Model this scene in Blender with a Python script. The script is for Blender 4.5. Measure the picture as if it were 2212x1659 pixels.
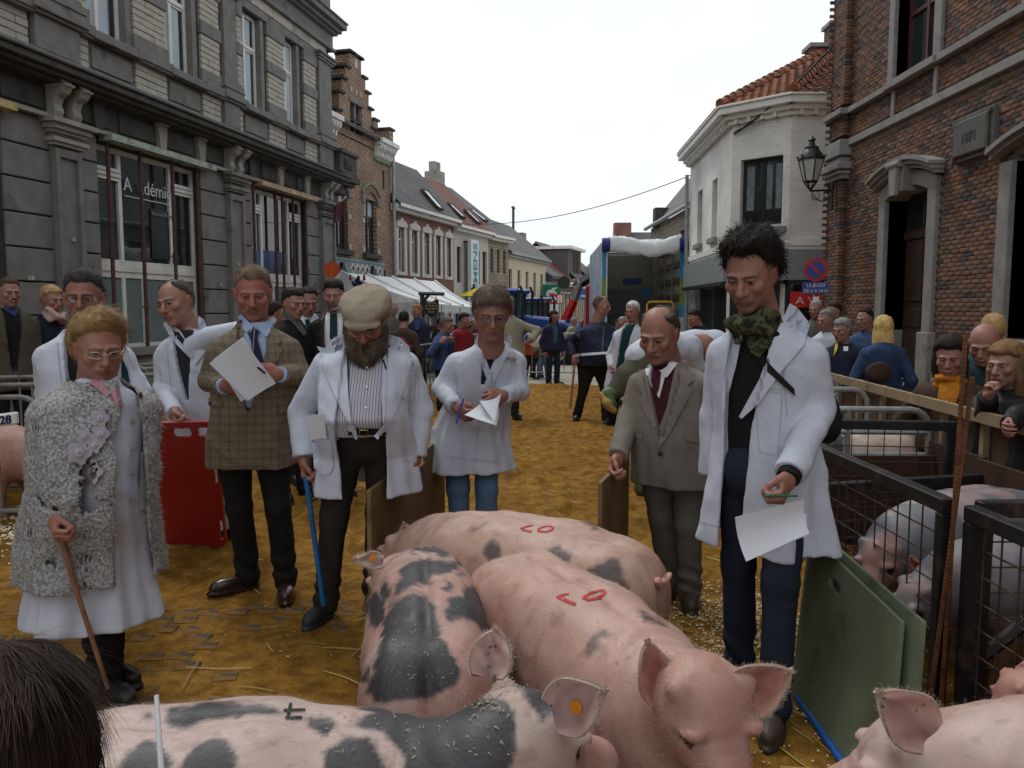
import bpy,math,random
import numpy as np
from mathutils import Vector,Matrix
from mathutils.bvhtree import BVHTree
from mathutils.geometry import delaunay_2d_cdt
random.seed(7)
rng=np.random.default_rng(11)
S=bpy.context.scene
for _o in list(S.objects):bpy.data.objects.remove(_o)
# ------------------------------------------------------------------ camera
CAM_H=1.58;FOC=1720.0;PW,PH=2212.0,1659.0;HOR=668.0
TH=math.atan((PH/2-HOR)/FOC)
cam=bpy.data.cameras.new('camera');cam_o=bpy.data.objects.new('camera',cam)
S.collection.objects.link(cam_o);S.camera=cam_o
cam_o.location=(0,0,CAM_H);cam_o.rotation_euler=(math.pi/2-TH,0,0)
cam.sensor_width=36;cam.lens=36*FOC/PW;cam.clip_start=.05;cam.clip_end=2000
# ------------------------------------------------------------------ daylight under a white overcast
SUN_EL,SUN_AZ=58,-32
w=bpy.data.worlds.new('World');S.world=w;w.use_nodes=True
nt=w.node_tree;nt.nodes.clear()
def WN(t,**k):
 n=nt.nodes.new(t)
 for a,b in k.items():setattr(n,a,b)
 return n
sky=WN('ShaderNodeTexSky',sky_type='NISHITA',sun_disc=False,sun_elevation=math.radians(SUN_EL),sun_rotation=math.radians(SUN_AZ),air_density=1.0,dust_density=3.0,ozone_density=1.0)
bw=WN('ShaderNodeRGBToBW');nt.links.new(sky.outputs[0],bw.inputs[0])
# the cloud cover evens the sky out: grey-white cloud with slow lighter and darker drifts
tc=WN('ShaderNodeTexCoord');mp=WN('ShaderNodeMapping');mp.inputs['Scale'].default_value=(1.2,1.2,3.0)
nt.links.new(tc.outputs['Generated'],mp.inputs[0])
ns=WN('ShaderNodeTexNoise');ns.inputs['Scale'].default_value=1.7;ns.inputs['Detail'].default_value=5;ns.inputs['Roughness'].default_value=.55
nt.links.new(mp.outputs[0],ns.inputs[0])
cr=WN('ShaderNodeValToRGB');cr.color_ramp.elements[0].position=.3;cr.color_ramp.elements[1].position=.7
cr.color_ramp.elements[0].color=(9.0,9.6,10.1,1);cr.color_ramp.elements[1].color=(10.6,10.9,11.1,1)
nt.links.new(ns.outputs[0],cr.inputs[0])
mx=WN('ShaderNodeMix',data_type='RGBA');mx.inputs[0].default_value=.9
nt.links.new(bw.outputs[0],mx.inputs[6]);nt.links.new(cr.outputs[0],mx.inputs[7])
bg=WN('ShaderNodeBackground');bg.inputs['Strength'].default_value=.1
nt.links.new(mx.outputs[2],bg.inputs['Color'])
wo=WN('ShaderNodeOutputWorld');nt.links.new(bg.outputs[0],wo.inputs[0])
sun=bpy.data.lights.new('sun','SUN');sun.energy=1.1;sun.angle=math.radians(14);sun.color=(1,.97,.92)
sun_o=bpy.data.objects.new('sun',sun);S.collection.objects.link(sun_o)
_a,_e=math.radians(SUN_AZ),math.radians(SUN_EL)
_d=Vector((math.sin(_a)*math.cos(_e),math.cos(_a)*math.cos(_e),math.sin(_e)))
sun_o.rotation_euler=(-_d).to_track_quat('-Z','Y').to_euler()
S.view_settings.view_transform='Standard';S.view_settings.look='None'
S.view_settings.exposure=.1;S.view_settings.gamma=1;S.view_settings.use_curve_mapping=False
S.cycles.max_bounces=6;S.cycles.diffuse_bounces=3;S.cycles.transparent_max_bounces=8
# ------------------------------------------------------------------ measuring: picture point -> place
COS_T,SIN_T=math.cos(TH),math.sin(TH)
CAMP=np.array([0,0,CAM_H])
def ray(u,v):
 x=(u-PW/2)/FOC;z=-(v-PH/2)/FOC
 return np.array([x,COS_T+z*SIN_T,z*COS_T-SIN_T])
def W(u,v,D):
 d=ray(u,v);return CAMP+d*(D/d[1])
def G(u,v,z=0.0):
 d=ray(u,v);return CAMP+d*((z-CAM_H)/d[2])
def X(u,x):
 return x*FOC/(u-PW/2)
def project(P):
 P=np.asarray(P,float)-CAMP
 f=P[:,1]*COS_T-P[:,2]*SIN_T;z=P[:,1]*SIN_T+P[:,2]*COS_T
 return PW/2+FOC*P[:,0]/f,PH/2-FOC*z/f,f
 # ------------------------------------------------------------------ materials
MATS={}
class NT:
 def __init__(s,name):
  s.m=bpy.data.materials.new(name);s.m.use_nodes=True;s.t=s.m.node_tree
  s.b=s.t.nodes['Principled BSDF']
 def n(s,t,**k):
  n=s.t.nodes.new(t)
  for a,b in k.items():
   if a.startswith('i_'):n.inputs[a[2:]].default_value=b
   else :setattr(n,a,b)
  return n
 def l(s,a,b):s.t.links.new(a,b)
 def coords(s,scale=(1,1,1)):
  c=s.n('ShaderNodeTexCoord');m=s.n('ShaderNodeMapping');m.inputs['Scale'].default_value=scale
  s.l(c.outputs['Object'],m.inputs[0]);return m.outputs[0]
 def noise(s,vec,scale,detail=3,rough=.5):
  n=s.n('ShaderNodeTexNoise');n.inputs['Scale'].default_value=scale;n.inputs['Detail'].default_value=detail;n.inputs['Roughness'].default_value=rough
  s.l(vec,n.inputs['Vector']);return n.outputs[0]
 def ramp(s,fac,stops):
  r=s.n('ShaderNodeValToRGB');e=r.color_ramp.elements
  while len(e)<len(stops):e.new(.5)
  for k,(p,c) in enumerate(stops):
   e[k].position=p;e[k].color=(*c,1) if len(c)==3 else c
  s.l(fac,r.inputs[0]);return r.outputs[0]
 def mix(s,fac,a,b,mode='MIX'):
  m=s.n('ShaderNodeMix',data_type='RGBA',blend_type=mode)
  for i,x in ((0,fac),(6,a),(7,b)):
   if isinstance(x,(int,float)):m.inputs[i].default_value=x
   elif isinstance(x,tuple):m.inputs[i].default_value=(*x,1)
   else :s.l(x,m.inputs[i])
  return m.outputs[2]
 def math(s,op,a,b=0.0):
  m=s.n('ShaderNodeMath',operation=op)
  for i,x in ((0,a),(1,b)):
   if isinstance(x,(int,float)):m.inputs[i].default_value=x
   else :s.l(x,m.inputs[i])
  return m.outputs[0]
 def bump(s,h,strength=.3,dist=.01):
  b=s.n('ShaderNodeBump');b.inputs['Strength'].default_value=strength;b.inputs['Distance'].default_value=dist
  s.l(h,b.inputs['Height']);s.l(b.outputs[0],s.b.inputs['Normal'])
 def col(s,c):
  if isinstance(c,tuple):s.b.inputs['Base Color'].default_value=(*c,1)
  else :s.l(c,s.b.inputs['Base Color'])
 def set(s,rough=.6,metal=0,spec=None):
  s.b.inputs['Roughness'].default_value=rough;s.b.inputs['Metallic'].default_value=metal
  if spec is not None:s.b.inputs['Specular IOR Level'].default_value=spec
def mat(name,c,rough=.7,metal=0,var=.25,scale=6,bump=.15,bs=60,spec=.3,dirt=None,bd=.004):
 """a plain surface with mottled colour, wear and a fine relief"""
 key=(name,)
 if key in MATS:return MATS[key]
 k=NT(name);v=k.coords();n=k.noise(v,scale,5,.6)
 lo=tuple(x*(1-var) for x in c);hi=tuple(min(1,x*(1+var)) for x in c)
 cc=k.ramp(n,[(.3,lo),(.7,hi)])
 if dirt:
  n2=k.noise(v,dirt[1],6,.65);f=k.ramp(n2,[(dirt[2],(0,0,0)),(dirt[2]+.12,(1,1,1))])
  cc=k.mix(f,cc,dirt[0])
 k.col(cc);k.set(rough,metal,spec)
 if bump:k.bump(k.noise(v,bs,3),bump,bd)
 MATS[key]=k.m;return k.m
def vcol_mat(name,rough=.6,sss=0,bump=.1,bs=90,spec=.35,var=.12,scale=25,sheen=0,bd=.003):
 """colour comes from the mesh's own colour attribute, mottled a little"""
 key=(name,)
 if key in MATS:return MATS[key]
 k=NT(name);a=k.n('ShaderNodeAttribute',attribute_name='Col');v=k.coords()
 n=k.noise(v,scale,4);f=k.ramp(n,[(.25,(1-var,)*3),(.75,(1+var,)*3)])
 k.col(k.mix(1.0,a.outputs['Color'],f,'MULTIPLY'));k.set(rough,0,spec)
 if sss:
  k.b.inputs['Subsurface Weight'].default_value=sss;k.b.inputs['Subsurface Radius'].default_value=(.012,.004,.002);k.b.inputs['Subsurface Scale'].default_value=1
 if sheen:k.b.inputs['Sheen Weight'].default_value=sheen;k.b.inputs['Sheen Roughness'].default_value=.5
 if bump:k.bump(k.noise(v,bs,3),bump,bd)
 MATS[key]=k.m;return k.m
def glass_mat(name,tint=(.03,.035,.04),rough=.03):
 key=(name,)
 if key in MATS:return MATS[key]
 k=NT(name);v=k.coords((1,1,.6));n=k.noise(v,1.3,3)
 k.col(k.ramp(n,[(.35,tuple(x*.6 for x in tint)),(.7,tuple(x*1.5 for x in tint))]));k.set(rough,0,.5)
 k.b.inputs['Coat Weight'].default_value=.4;k.b.inputs['Coat Roughness'].default_value=.02
 k.bump(k.noise(v,2.2,1),.06,.02)
 MATS[key]=k.m;return k.m
 # ------------------------------------------------------------------ objects
def link(o):S.collection.objects.link(o);return o
def tag(o,label=None,cat=None,group=None,kind=None):
 if label:o['label']=label
 if cat:o['category']=cat
 if group:o['group']=group
 if kind:o['kind']=kind
 return o
def empty(name,loc,label=None,cat=None,group=None,rz=0):
 o=bpy.data.objects.new(name,None);link(o);o.location=tuple(loc);o.rotation_euler[2]=rz;o.empty_display_size=.2
 return tag(o,label,cat,group)
def wpos(o):
 p=np.zeros(3)
 while o is not None:p=p+np.array(o.location);o=o.parent
 return p
def mesh_np(name,V,F,smooth=False,cols=None):
 """V (N,3); F either (M,4)/(M,3) array or a list of index lists"""
 me=bpy.data.meshes.new(name)
 V=np.asarray(V,np.float32)
 if isinstance(F,np.ndarray) and F.ndim==2:
  m,k=F.shape
  me.vertices.add(len(V));me.vertices.foreach_set('co',V.ravel())
  me.loops.add(m*k);me.loops.foreach_set('vertex_index',F.astype(np.int32).ravel())
  me.polygons.add(m);me.polygons.foreach_set('loop_start',np.arange(0,m*k,k,dtype=np.int32))
  me.polygons.foreach_set('loop_total',np.full(m,k,np.int32))
  me.update(calc_edges=True);me.validate()
 else :
  me.from_pydata([tuple(map(float,v)) for v in V],[],[tuple(map(int,f)) for f in F]);me.update()
 if smooth:me.polygons.foreach_set('use_smooth',np.ones(len(me.polygons),bool))
 if cols is not None:set_cols(me,cols)
 return me
def set_cols(me,cols):
 a=me.color_attributes.new('Col','FLOAT_COLOR','POINT')
 c=np.ones((len(me.vertices),4),np.float32);c[:,:3]=cols
 a.data.foreach_set('color',c.ravel())
def obj(name,me,m=None,parent=None,world=True):
 """link a mesh; mesh coordinates are world ones and get shifted into the parent's frame"""
 if parent is not None and world:
  p=wpos(parent)
  me.transform(Matrix.Translation(tuple(-p)))
 o=bpy.data.objects.new(name,me);link(o)
 if m is not None and not me.materials:me.materials.append(m)
 if parent is not None:o.parent=parent
 return o
class MB:
 """collects simple solids into one mesh"""
 def __init__(s):s.v=[];s.f=[];s.mi=[];s.cur=0
 def add(s,V,F):
  b=len(s.v);s.v+=[tuple(x) for x in V];s.f+=[tuple(i+b for i in f) for f in F];s.mi+=[s.cur]*len(F)
  return s
 def hexa(s,c):
  return s.add(c,[(3,2,1,0),(4,5,6,7),(0,1,5,4),(1,2,6,5),(2,3,7,6),(3,0,4,7)])
 def box(s,lo,hi,fr=None):
  (a,b,c),(d,e,f)=lo,hi
  if a>d:a,d=d,a
  if b>e:b,e=e,b
  if c>f:c,f=f,c
  P=[(a,b,c),(d,b,c),(d,e,c),(a,e,c),(a,b,f),(d,b,f),(d,e,f),(a,e,f)]
  if fr:P=[fr(p) for p in P]
  return s.hexa(P)
 def quad(s,a,b,c,d):return s.add([a,b,c,d],[(0,1,2,3)])
 def tube(s,pts,r,n=8,cap=True):
  pts=[np.array(p,float) for p in pts];R=r if hasattr(r,'__len__') else [r]*len(pts)
  base=len(s.v);up=None
  for i,p in enumerate(pts):
   t=pts[min(i+1,len(pts)-1)]-pts[max(i-1,0)];t=t/(np.linalg.norm(t)+1e-9)
   if up is None:up=np.array([0,0,1.]) if abs(t[2])<.9 else np.array([1.,0,0])
   a=np.cross(t,up);a/=np.linalg.norm(a)+1e-9;b=np.cross(t,a);up=-b if np.dot(-b,up)>0 else b
   b=np.cross(t,a)
   for k in range(n):
    q=2*math.pi*k/n;s.v.append(tuple(p+R[i]*(a*math.cos(q)+b*math.sin(q))))
  F=[]
  for i in range(len(pts)-1):
   for k in range(n):
    F.append((base+i*n+k,base+i*n+(k+1)%n,base+(i+1)*n+(k+1)%n,base+(i+1)*n+k))
  if cap:F.append(tuple(base+k for k in range(n))[::-1]);F.append(tuple(base+(len(pts)-1)*n+k for k in range(n)))
  s.f+=F;s.mi+=[s.cur]*len(F);return s
 def prism(s,poly,fr,t0,t1):
  """poly: 2-D outline (a, b); fr(a, b, t) -> point; extruded t0..t1"""
  n=len(poly);b=len(s.v)
  s.v+=[tuple(fr(a,c,t0)) for a,c in poly]+[tuple(fr(a,c,t1)) for a,c in poly]
  F=[tuple(b+i for i in range(n))[::-1],tuple(b+n+i for i in range(n))]
  F+=[(b+i,b+(i+1)%n,b+n+(i+1)%n,b+n+i) for i in range(n)]
  s.f+=F;s.mi+=[s.cur]*len(F);return s
 def lathe(s,c,prof,n=14,axis=None):
  b=len(s.v)
  for r,z in prof:
   for k in range(n):
    q=2*math.pi*k/n;s.v.append((c[0]+r*math.cos(q),c[1]+r*math.sin(q),c[2]+z))
  F=[(b+i*n+k,b+i*n+(k+1)%n,b+(i+1)*n+(k+1)%n,b+(i+1)*n+k) for i in range(len(prof)-1) for k in range(n)]
  F.append(tuple(b+k for k in range(n))[::-1]);F.append(tuple(b+(len(prof)-1)*n+k for k in range(n)))
  s.f+=F;s.mi+=[s.cur]*len(F);return s
 def build(s,name,m,parent=None,smooth=False,bevel=0,world=True):
  me=bpy.data.meshes.new(name);me.from_pydata(s.v,[],s.f);me.update()
  import bmesh
  bm=bmesh.new();bm.from_mesh(me);bmesh.ops.recalc_face_normals(bm,faces=bm.faces)
  if bevel:bmesh.ops.bevel(bm,geom=list(bm.edges),offset=bevel,segments=1,affect='EDGES',clamp_overlap=True)
  bm.to_mesh(me);bm.free()
  ms=m if isinstance(m,(list,tuple)) else [m]
  for x in ms:me.materials.append(x)
  if len(ms)>1 and not bevel:me.polygons.foreach_set('material_index',s.mi)
  if smooth:
   me.polygons.foreach_set('use_smooth',np.ones(len(me.polygons),bool))
   try:me.set_sharp_from_angle(angle=math.radians(40))
   except Exception:pass
  return obj(name,me,None,parent,world)
def text_mesh(txt,size=1.0,extrude=0.0,bold=0.0,align='CENTER',spacing=1.0,shear=0.0):
 c=bpy.data.curves.new('t','FONT');c.body=txt;c.size=size;c.extrude=extrude;c.offset=bold;c.align_x=align;c.space_character=spacing;c.shear=shear;c.resolution_u=3
 o=bpy.data.objects.new('t',c);link(o);dg=bpy.context.evaluated_depsgraph_get();dg.update()
 me=bpy.data.meshes.new_from_object(o.evaluated_get(dg));bpy.data.objects.remove(o)
 V=np.array([v.co[:] for v in me.vertices]).reshape(-1,3);F=[tuple(p.vertices) for p in me.polygons]
 bpy.data.meshes.remove(me);bpy.data.curves.remove(c)
 return V,F
def text_obj(name,txt,org,ax,up,size,m,parent=None,width=None,height=None,bold=0.0,depth=.006,align='CENTER',spacing=1.0,shear=0.0):
 """lettering standing in the frame (org, ax, up), raised by depth"""
 V,F=text_mesh(txt,size,depth/2,bold,align,spacing,shear)
 ax=np.array(ax,float);ax/=np.linalg.norm(ax);up=np.array(up,float);up/=np.linalg.norm(up);nn=np.cross(ax,up)
 lo,hi=V.min(0),V.max(0)
 if width:V[:,0]*=width/(hi[0]-lo[0])
 if height:V[:,1]=(V[:,1]-lo[1])*height/(hi[1]-lo[1])
 Q=np.array(org)+V[:,:1]*ax+V[:,1:2]*up+V[:,2:3]*nn
 return obj(name,mesh_np(name,Q,F),m,parent)
def dup(o,parent=None,first=True):
 """a copy of a thing with copies of its parts and sub-parts"""
 c=o.copy();link(c);c.parent=parent
 for ch in list(o.children):dup(ch,c,False)
 return c
 # ------------------------------------------------------------------ smooth solids: distance fields meshed by surface nets
LAT=np.random.default_rng(5).uniform(-1,1,32**3).astype(np.float32)
def vnoise(P,sc,seed=0):
 Q=(P*sc).astype(np.float32)+np.float32(seed*3.713+.37);fl=np.floor(Q);f=Q-fl;i=fl.astype(np.int32);f=f*f*(3-2*f)
 i0=i&31;i1=(i+1)&31;x0,x1,y0,y1,z0,z1=i0[:,0]<<10,i1[:,0]<<10,i0[:,1]<<5,i1[:,1]<<5,i0[:,2],i1[:,2];fx,fy,fz=f[:,0],f[:,1],f[:,2]
 def lz(b):a=LAT[b+z0];return a+(LAT[b+z1]-a)*fz
 a,b,c,d=lz(x0+y0),lz(x0+y1),lz(x1+y0),lz(x1+y1);a=a+(b-a)*fy;c=c+(d-c)*fy;return a+(c-a)*fx
def smin(a,b,k):
 h=np.clip(.5+.5*(b-a)/k,0,1);return b*(1-h)+a*h-k*h*(1-h)
def smax(a,b,k):return -smin(-a,-b,k)
def ell(P,c,r,R=None):
 Q=P-np.asarray(c)
 if R is not None:Q=Q@np.asarray(R)
 r=np.asarray(r,float);k0=np.sqrt(((Q/r)**2).sum(1));k1=np.sqrt(((Q/(r*r))**2).sum(1))
 return k0*(k0-1)/np.maximum(k1,1e-6)
def cap(P,a,b,ra,rb=None):
 a=np.asarray(a,float);b=np.asarray(b,float);rb=ra if rb is None else rb
 ab=b-a;t=np.clip(((P-a)@ab)/max(ab@ab,1e-9),0,1)
 return np.sqrt((((P-a)-t[:,None]*ab)**2).sum(1))-(ra+(rb-ra)*t)
def chain(P,pts,rad,k=.02):
 d=None
 for i in range(len(pts)-1):
  e=cap(P,pts[i],pts[i+1],rad[i],rad[i+1]);d=e if d is None else smin(d,e,k)
 return d
def surfnet(f,lo,hi,h,margin=.03,B=8):
 lo=np.array(lo,float)-2*h;hi=np.array(hi,float)+2*h
 nb=np.maximum(1,np.ceil((hi-lo)/(h*B)).astype(int));n=nb*B
 cb=np.stack(np.meshgrid(*[np.arange(k) for k in nb],indexing='ij'),-1).reshape(-1,3)
 cen=lo+(cb+.5)*B*h
 dc=f(cen);near=np.abs(dc)<B*h*1.1+margin
 Fd=np.repeat(np.repeat(np.repeat(dc.reshape(nb),B,0),B,1),B,2).astype(np.float32)
 off=np.stack(np.meshgrid(*[np.arange(B)]*3,indexing='ij'),-1).reshape(-1,3)
 idx=(cb[near][:,None,:]*B+off[None]).reshape(-1,3)
 for s0 in range(0,len(idx),400000):
  q=idx[s0:s0+400000];Fd[q[:,0],q[:,1],q[:,2]]=f(lo+q*h)
 ins=Fd<0
 c=[ins[a:n[0]-1+a,b:n[1]-1+b,d:n[2]-1+d] for a in (0,1) for b in (0,1) for d in (0,1)]
 cnt=sum(x.astype(np.int8) for x in c);act=(cnt>0)&(cnt<8)
 ijk=np.argwhere(act);vid=np.full(act.shape,-1,np.int64);vid[act]=np.arange(len(ijk))
 acc=np.zeros((len(ijk),3));m=np.zeros(len(ijk))
 crn=[(a,b,d) for a in (0,1) for b in (0,1) for d in (0,1)]
 val={q:Fd[ijk[:,0]+q[0],ijk[:,1]+q[1],ijk[:,2]+q[2]] for q in crn}
 for q in crn:
  for ax in range(3):
   if q[ax]==0:
    q2=list(q);q2[ax]=1;q2=tuple(q2);a,b=val[q],val[q2]
    x=(a<0)!=(b<0);t=np.where(x,a/np.where(a==b,1,a-b),0)
    pt=np.array(q,float)[None]+np.zeros((len(ijk),3));pt[:,ax]=t
    acc+=pt*x[:,None];m+=x
 V=lo+(ijk+acc/np.maximum(m,1)[:,None])*h
 quads=[]
 for ax in range(3):
  b,c2=[(1,2),(2,0),(0,1)][ax]
  sl=[slice(0,k) for k in n];sl2=list(sl);sl[ax]=slice(0,n[ax]-1);sl2[ax]=slice(1,n[ax])
  x=ins[tuple(sl)]!=ins[tuple(sl2)]
  e=np.argwhere(x);e=e[(e[:,b]>0)&(e[:,c2]>0)&(e[:,b]<n[b]-1)&(e[:,c2]<n[c2]-1)]
  if not len(e):continue
  def at(db,dc_):
   q=e.copy();q[:,b]-=db;q[:,c2]-=dc_;return vid[q[:,0],q[:,1],q[:,2]]
  Q=np.stack([at(0,0),at(1,0),at(1,1),at(0,1)],1)
  flip=~ins[e[:,0],e[:,1],e[:,2]]
  Q[flip]=Q[flip][:,::-1];quads.append(Q)
 Q=np.concatenate(quads) if quads else np.zeros((0,4),int)
 Q=Q[(Q>=0).all(1)]
 return V,Q
def vnormals(V,F):
 N=np.zeros_like(V);a=V[F[:,0]];n=np.cross(V[F[:,2]]-a,V[F[:,3 if F.shape[1]>3 else 1]]-V[F[:,1]]) if F.shape[1]>3 else np.cross(V[F[:,1]]-a,V[F[:,2]]-a)
 for k in range(F.shape[1]):np.add.at(N,F[:,k],n)
 return N/(np.linalg.norm(N,axis=1)[:,None]+1e-12)
def join(parts):
 """[(V,F,cols)] with quads -> one"""
 Vs,Fs,Cs=[],[],[];b=0
 for V,F,C in parts:
  Vs.append(V);Fs.append(F+b);Cs.append(np.broadcast_to(C,(len(V),3)));b+=len(V)
 return np.concatenate(Vs),np.concatenate(Fs),np.concatenate(Cs)
def bvh_of(V,F):return BVHTree.FromPolygons(np.asarray(V,float).tolist(),np.asarray(F).tolist())
def inpoly(u,v,poly):
 r=np.zeros(len(u),bool);n=len(poly)
 for i in range(n):
  (x0,y0),(x1,y1)=poly[i],poly[(i+1)%n]
  if y0==y1:continue
  c=((y0>v)!=(y1>v))&(u<(x1-x0)*(v-y0)/(y1-y0)+x0);r^=c
 return r
 # ================================================================== materials of the setting
M_blue=mat('bluestone',(.172,.166,.16),.75,var=.22,scale=3.5,dirt=((.075,.07,.066),1.1,.58),bs=45,bump=.35,bd=.006)
M_soot=mat('sooty_stone',(0.06,0.058,0.054),.8,var=.35,scale=4,dirt=((.19,.18,.16),2.2,.66),bump=.3,bs=45,bd=.006)
M_soft=mat('weathered_stone',(.29,.275,.25),.8,var=.2,scale=5,dirt=((.12,.11,.1),2.5,.6),bump=.3,bd=.006)
M_wblk=mat('white_stone',(0.396,0.374,0.323),.8,var=.14,scale=7,dirt=((.24,.22,.18),3,.63),bump=.35,bs=40,bd=.006)
M_joint=mat('dark_joint',(.045,.042,.04),.9,var=.2)
M_frame=mat('white_frame',(.66,.66,.64),.45,var=.1,bump=.05)
M_copper=mat('verdigris',(.30,.36,.30),.6,var=.35,scale=9,dirt=((.10,.08,.05),3,.55))
M_rustbar=mat('rusty_pipe',(.075,.032,.028),.6,var=.4,scale=14)
M_glass=glass_mat('window_glass',(.028,.034,.036))
M_glassb=glass_mat('blue_glass',(.03,.075,.13))
M_curt=mat('pale_curtain',(.42,.50,.56),.8,var=.12,scale=2.5)
M_dcurt=mat('grey_curtain',(.10,.14,.15),.8,var=.25,scale=3)
M_slate=mat('slate_roof',(.085,.083,.085),.6,var=.35,scale=3.0,bump=.5,bs=22,bd=.02)
M_white=mat('white_paint',(.70,.69,.66),.6,var=.1,scale=4,dirt=((.45,.43,.38),1.7,.62))
M_zinc=mat('zinc',(.30,.32,.33),.45,.6,var=.2)
M_black=mat('black_iron',(.018,.019,.02),.45,var=.3)
M_mort=mat('mortar',(.165,.14,.12),.9,var=.2,scale=8)
def uvmap(me,ax):
 uv=me.uv_layers.new(name='UVMap');co=np.zeros(len(me.vertices)*3,np.float32);me.vertices.foreach_get('co',co);co=co.reshape(-1,3)
 li=np.zeros(len(me.loops),np.int32);me.loops.foreach_get('vertex_index',li)
 p=co[li];q=np.stack([p@np.array(ax,np.float32),p[:,2]],1);uv.data.foreach_set('uv',q.ravel())
def brick_mat(name,c1,c2,mort,row=.065,wid=.2,ms=.012,var=.5,bias=0.0,rough=.8,squash=.5):
 key=(name,)
 if key in MATS:return MATS[key]
 k=NT(name);u=k.n('ShaderNodeUVMap');b=k.n('ShaderNodeTexBrick')
 k.l(u.outputs[0],b.inputs['Vector'])
 for n_,v_ in (('Color1',(*c1,1)),('Color2',(*c2,1)),('Mortar',(*mort,1)),('Scale',1.0),('Mortar Size',ms),('Brick Width',wid),('Row Height',row),('Bias',bias)):b.inputs[n_].default_value=v_
 n=k.noise(k.coords(),9,5,.65);f=k.ramp(n,[(.25,(1-var,)*3),(.75,(1+var*.6,)*3)])
 n3=k.noise(k.coords(),.9,3);f3=k.ramp(n3,[(.3,(.75,)*3),(.7,(1.15,)*3)])
 k.col(k.mix(1,k.mix(1,b.outputs['Color'],f,'MULTIPLY'),f3,'MULTIPLY'));k.set(rough,0,.25)
 h=k.math('SUBTRACT',1.0,b.outputs['Fac']);k.bump(h,.6,.012)
 MATS[key]=k.m;return k.m
class Frame:
 """facade frame: s along the wall, d out of it, z up"""
 def __init__(s,o,a,left=False):
  s.o=np.array([o[0],o[1],0.0]);a=np.array([a[0],a[1],0.0]);s.a=a/np.linalg.norm(a)
  s.n=np.array([s.a[1],-s.a[0],0.0]) if not left else np.array([-s.a[1],s.a[0],0.0])
 def __call__(s,p):return s.o+s.a*p[0]+s.n*p[1]+np.array([0,0,p[2]])
def facade(parent,name,fr,s0,s1,z0,z1,holes,m,reveal=.18,d=0.0):
 mb=MB();ss=sorted({s0,s1,*[h[0] for h in holes],*[h[1] for h in holes]});zz=sorted({z0,z1,*[h[2] for h in holes],*[h[3] for h in holes]})
 for i in range(len(ss)-1):
  for j in range(len(zz)-1):
   cs,cz=(ss[i]+ss[i+1])/2,(zz[j]+zz[j+1])/2
   if any(h[0]<cs<h[1] and h[2]<cz<h[3] for h in holes):continue
   mb.quad(fr((ss[i],d,zz[j])),fr((ss[i+1],d,zz[j])),fr((ss[i+1],d,zz[j+1])),fr((ss[i],d,zz[j+1])))
 for a,b,c,e in [h[:4] for h in holes]:
  r=d-reveal
  mb.quad(fr((a,d,c)),fr((a,r,c)),fr((a,r,e)),fr((a,d,e)));mb.quad(fr((b,d,c)),fr((b,d,e)),fr((b,r,e)),fr((b,r,c)))
  mb.quad(fr((a,d,e)),fr((a,r,e)),fr((b,r,e)),fr((b,d,e)));mb.quad(fr((a,d,c)),fr((b,d,c)),fr((b,r,c)),fr((a,r,c)))
 o=mb.build(name,m,parent);uvmap(o.data,fr.a);return o
def bx(fr,s0,s1,d0,d1,z0,z1,mb=None):
 mb=mb or MB();return mb.box((s0,d0,z0),(s1,d1,z1),fr)
def window(parent,fr,s0,s1,z0,z1,d,mulls=(),trans=(),w=.07,fm=None,gm=None,name='window',panes=True,curtain=None,th=.06):
 """frame bars (one mesh) with a pane behind each opening"""
 fm=fm or M_frame;gm=gm or M_glass;mb=MB()
 for a,b in ((s0,s0+w),(s1-w,s1)):bx(fr,a,b,d-th,d,z0,z1,mb)
 for a,b in ((z0,z0+w),(z1-w,z1)):bx(fr,s0+w,s1-w,d-th,d-.002,a,b,mb)
 for m_ in mulls:bx(fr,m_-w/2,m_+w/2,d-th,d+.012,z0+w,z1-w,mb)
 for t in trans:
  t,tw=t if isinstance(t,tuple) else (t,w)
  bx(fr,s0+w,s1-w,d-th,d+.006,t-tw/2,t+tw/2,mb)
  if tw>.09:bx(fr,s0+w,s1-w,d,d+.03,t-tw*.15,t+tw*.15,mb)
 wo_=mb.build(name,fm,parent)
 if panes:
  cols=[s0+w]+[m_ for m_ in mulls]+[s1-w];rows=[z0+w]+[t[0] if isinstance(t,tuple) else t for t in trans]+[z1-w]
  for i in range(len(cols)-1):
   for j in range(len(rows)-1):
    g=gm[(i+j*(len(cols)-1))%len(gm)] if isinstance(gm,list) else gm
    bx(fr,cols[i],cols[i+1],d-th*.7,d-th*.45,rows[j],rows[j+1]).build('pane',g,wo_)
 if curtain:
  for (a,b,c,e,m_) in curtain:bx(fr,a,b,d-th-.03,d-th-.012,c,e).build('curtain',m_,wo_)
 return wo_
 # ================================================================== the stone academy building on the left
A=Frame((-4.914,22.007),(.205,1));ac=empty('stone_building',A((-5,0,0)),'large grey stone building with white framed windows and heavy cornice, at left','building')
P= lambda n,mb,m,bev=0,sm=False:mb.build(n,m,ac,sm,bev)
bk=MB()
H1=[(-13.6,-10.95,.9,4.28),(-9.05,-6.2,.9,4.28),(-4.25,-1.6,.9,4.28)]
UW=[(-12.4,-11.3,6.02,8.0),(-9.15,-8.2,6.02,8.0),(-7.15,-6.28,6.0,8.0),(-4.52,-3.66,5.97,8.0),(-2.6,-1.92,5.95,8.0)]
facade(ac,'wall',A,-14,0,0,10.8,H1+UW,M_joint,.35)
mb=MB();mb.quad(A((0,0,0)),A((0,-8,0)),A((0,-8,10.8)),A((0,0,10.8)));P('side_wall',mb,M_blue)
zj=[.55,1.0,1.49,1.98,2.47,2.96,3.45,3.93,4.39]
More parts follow.
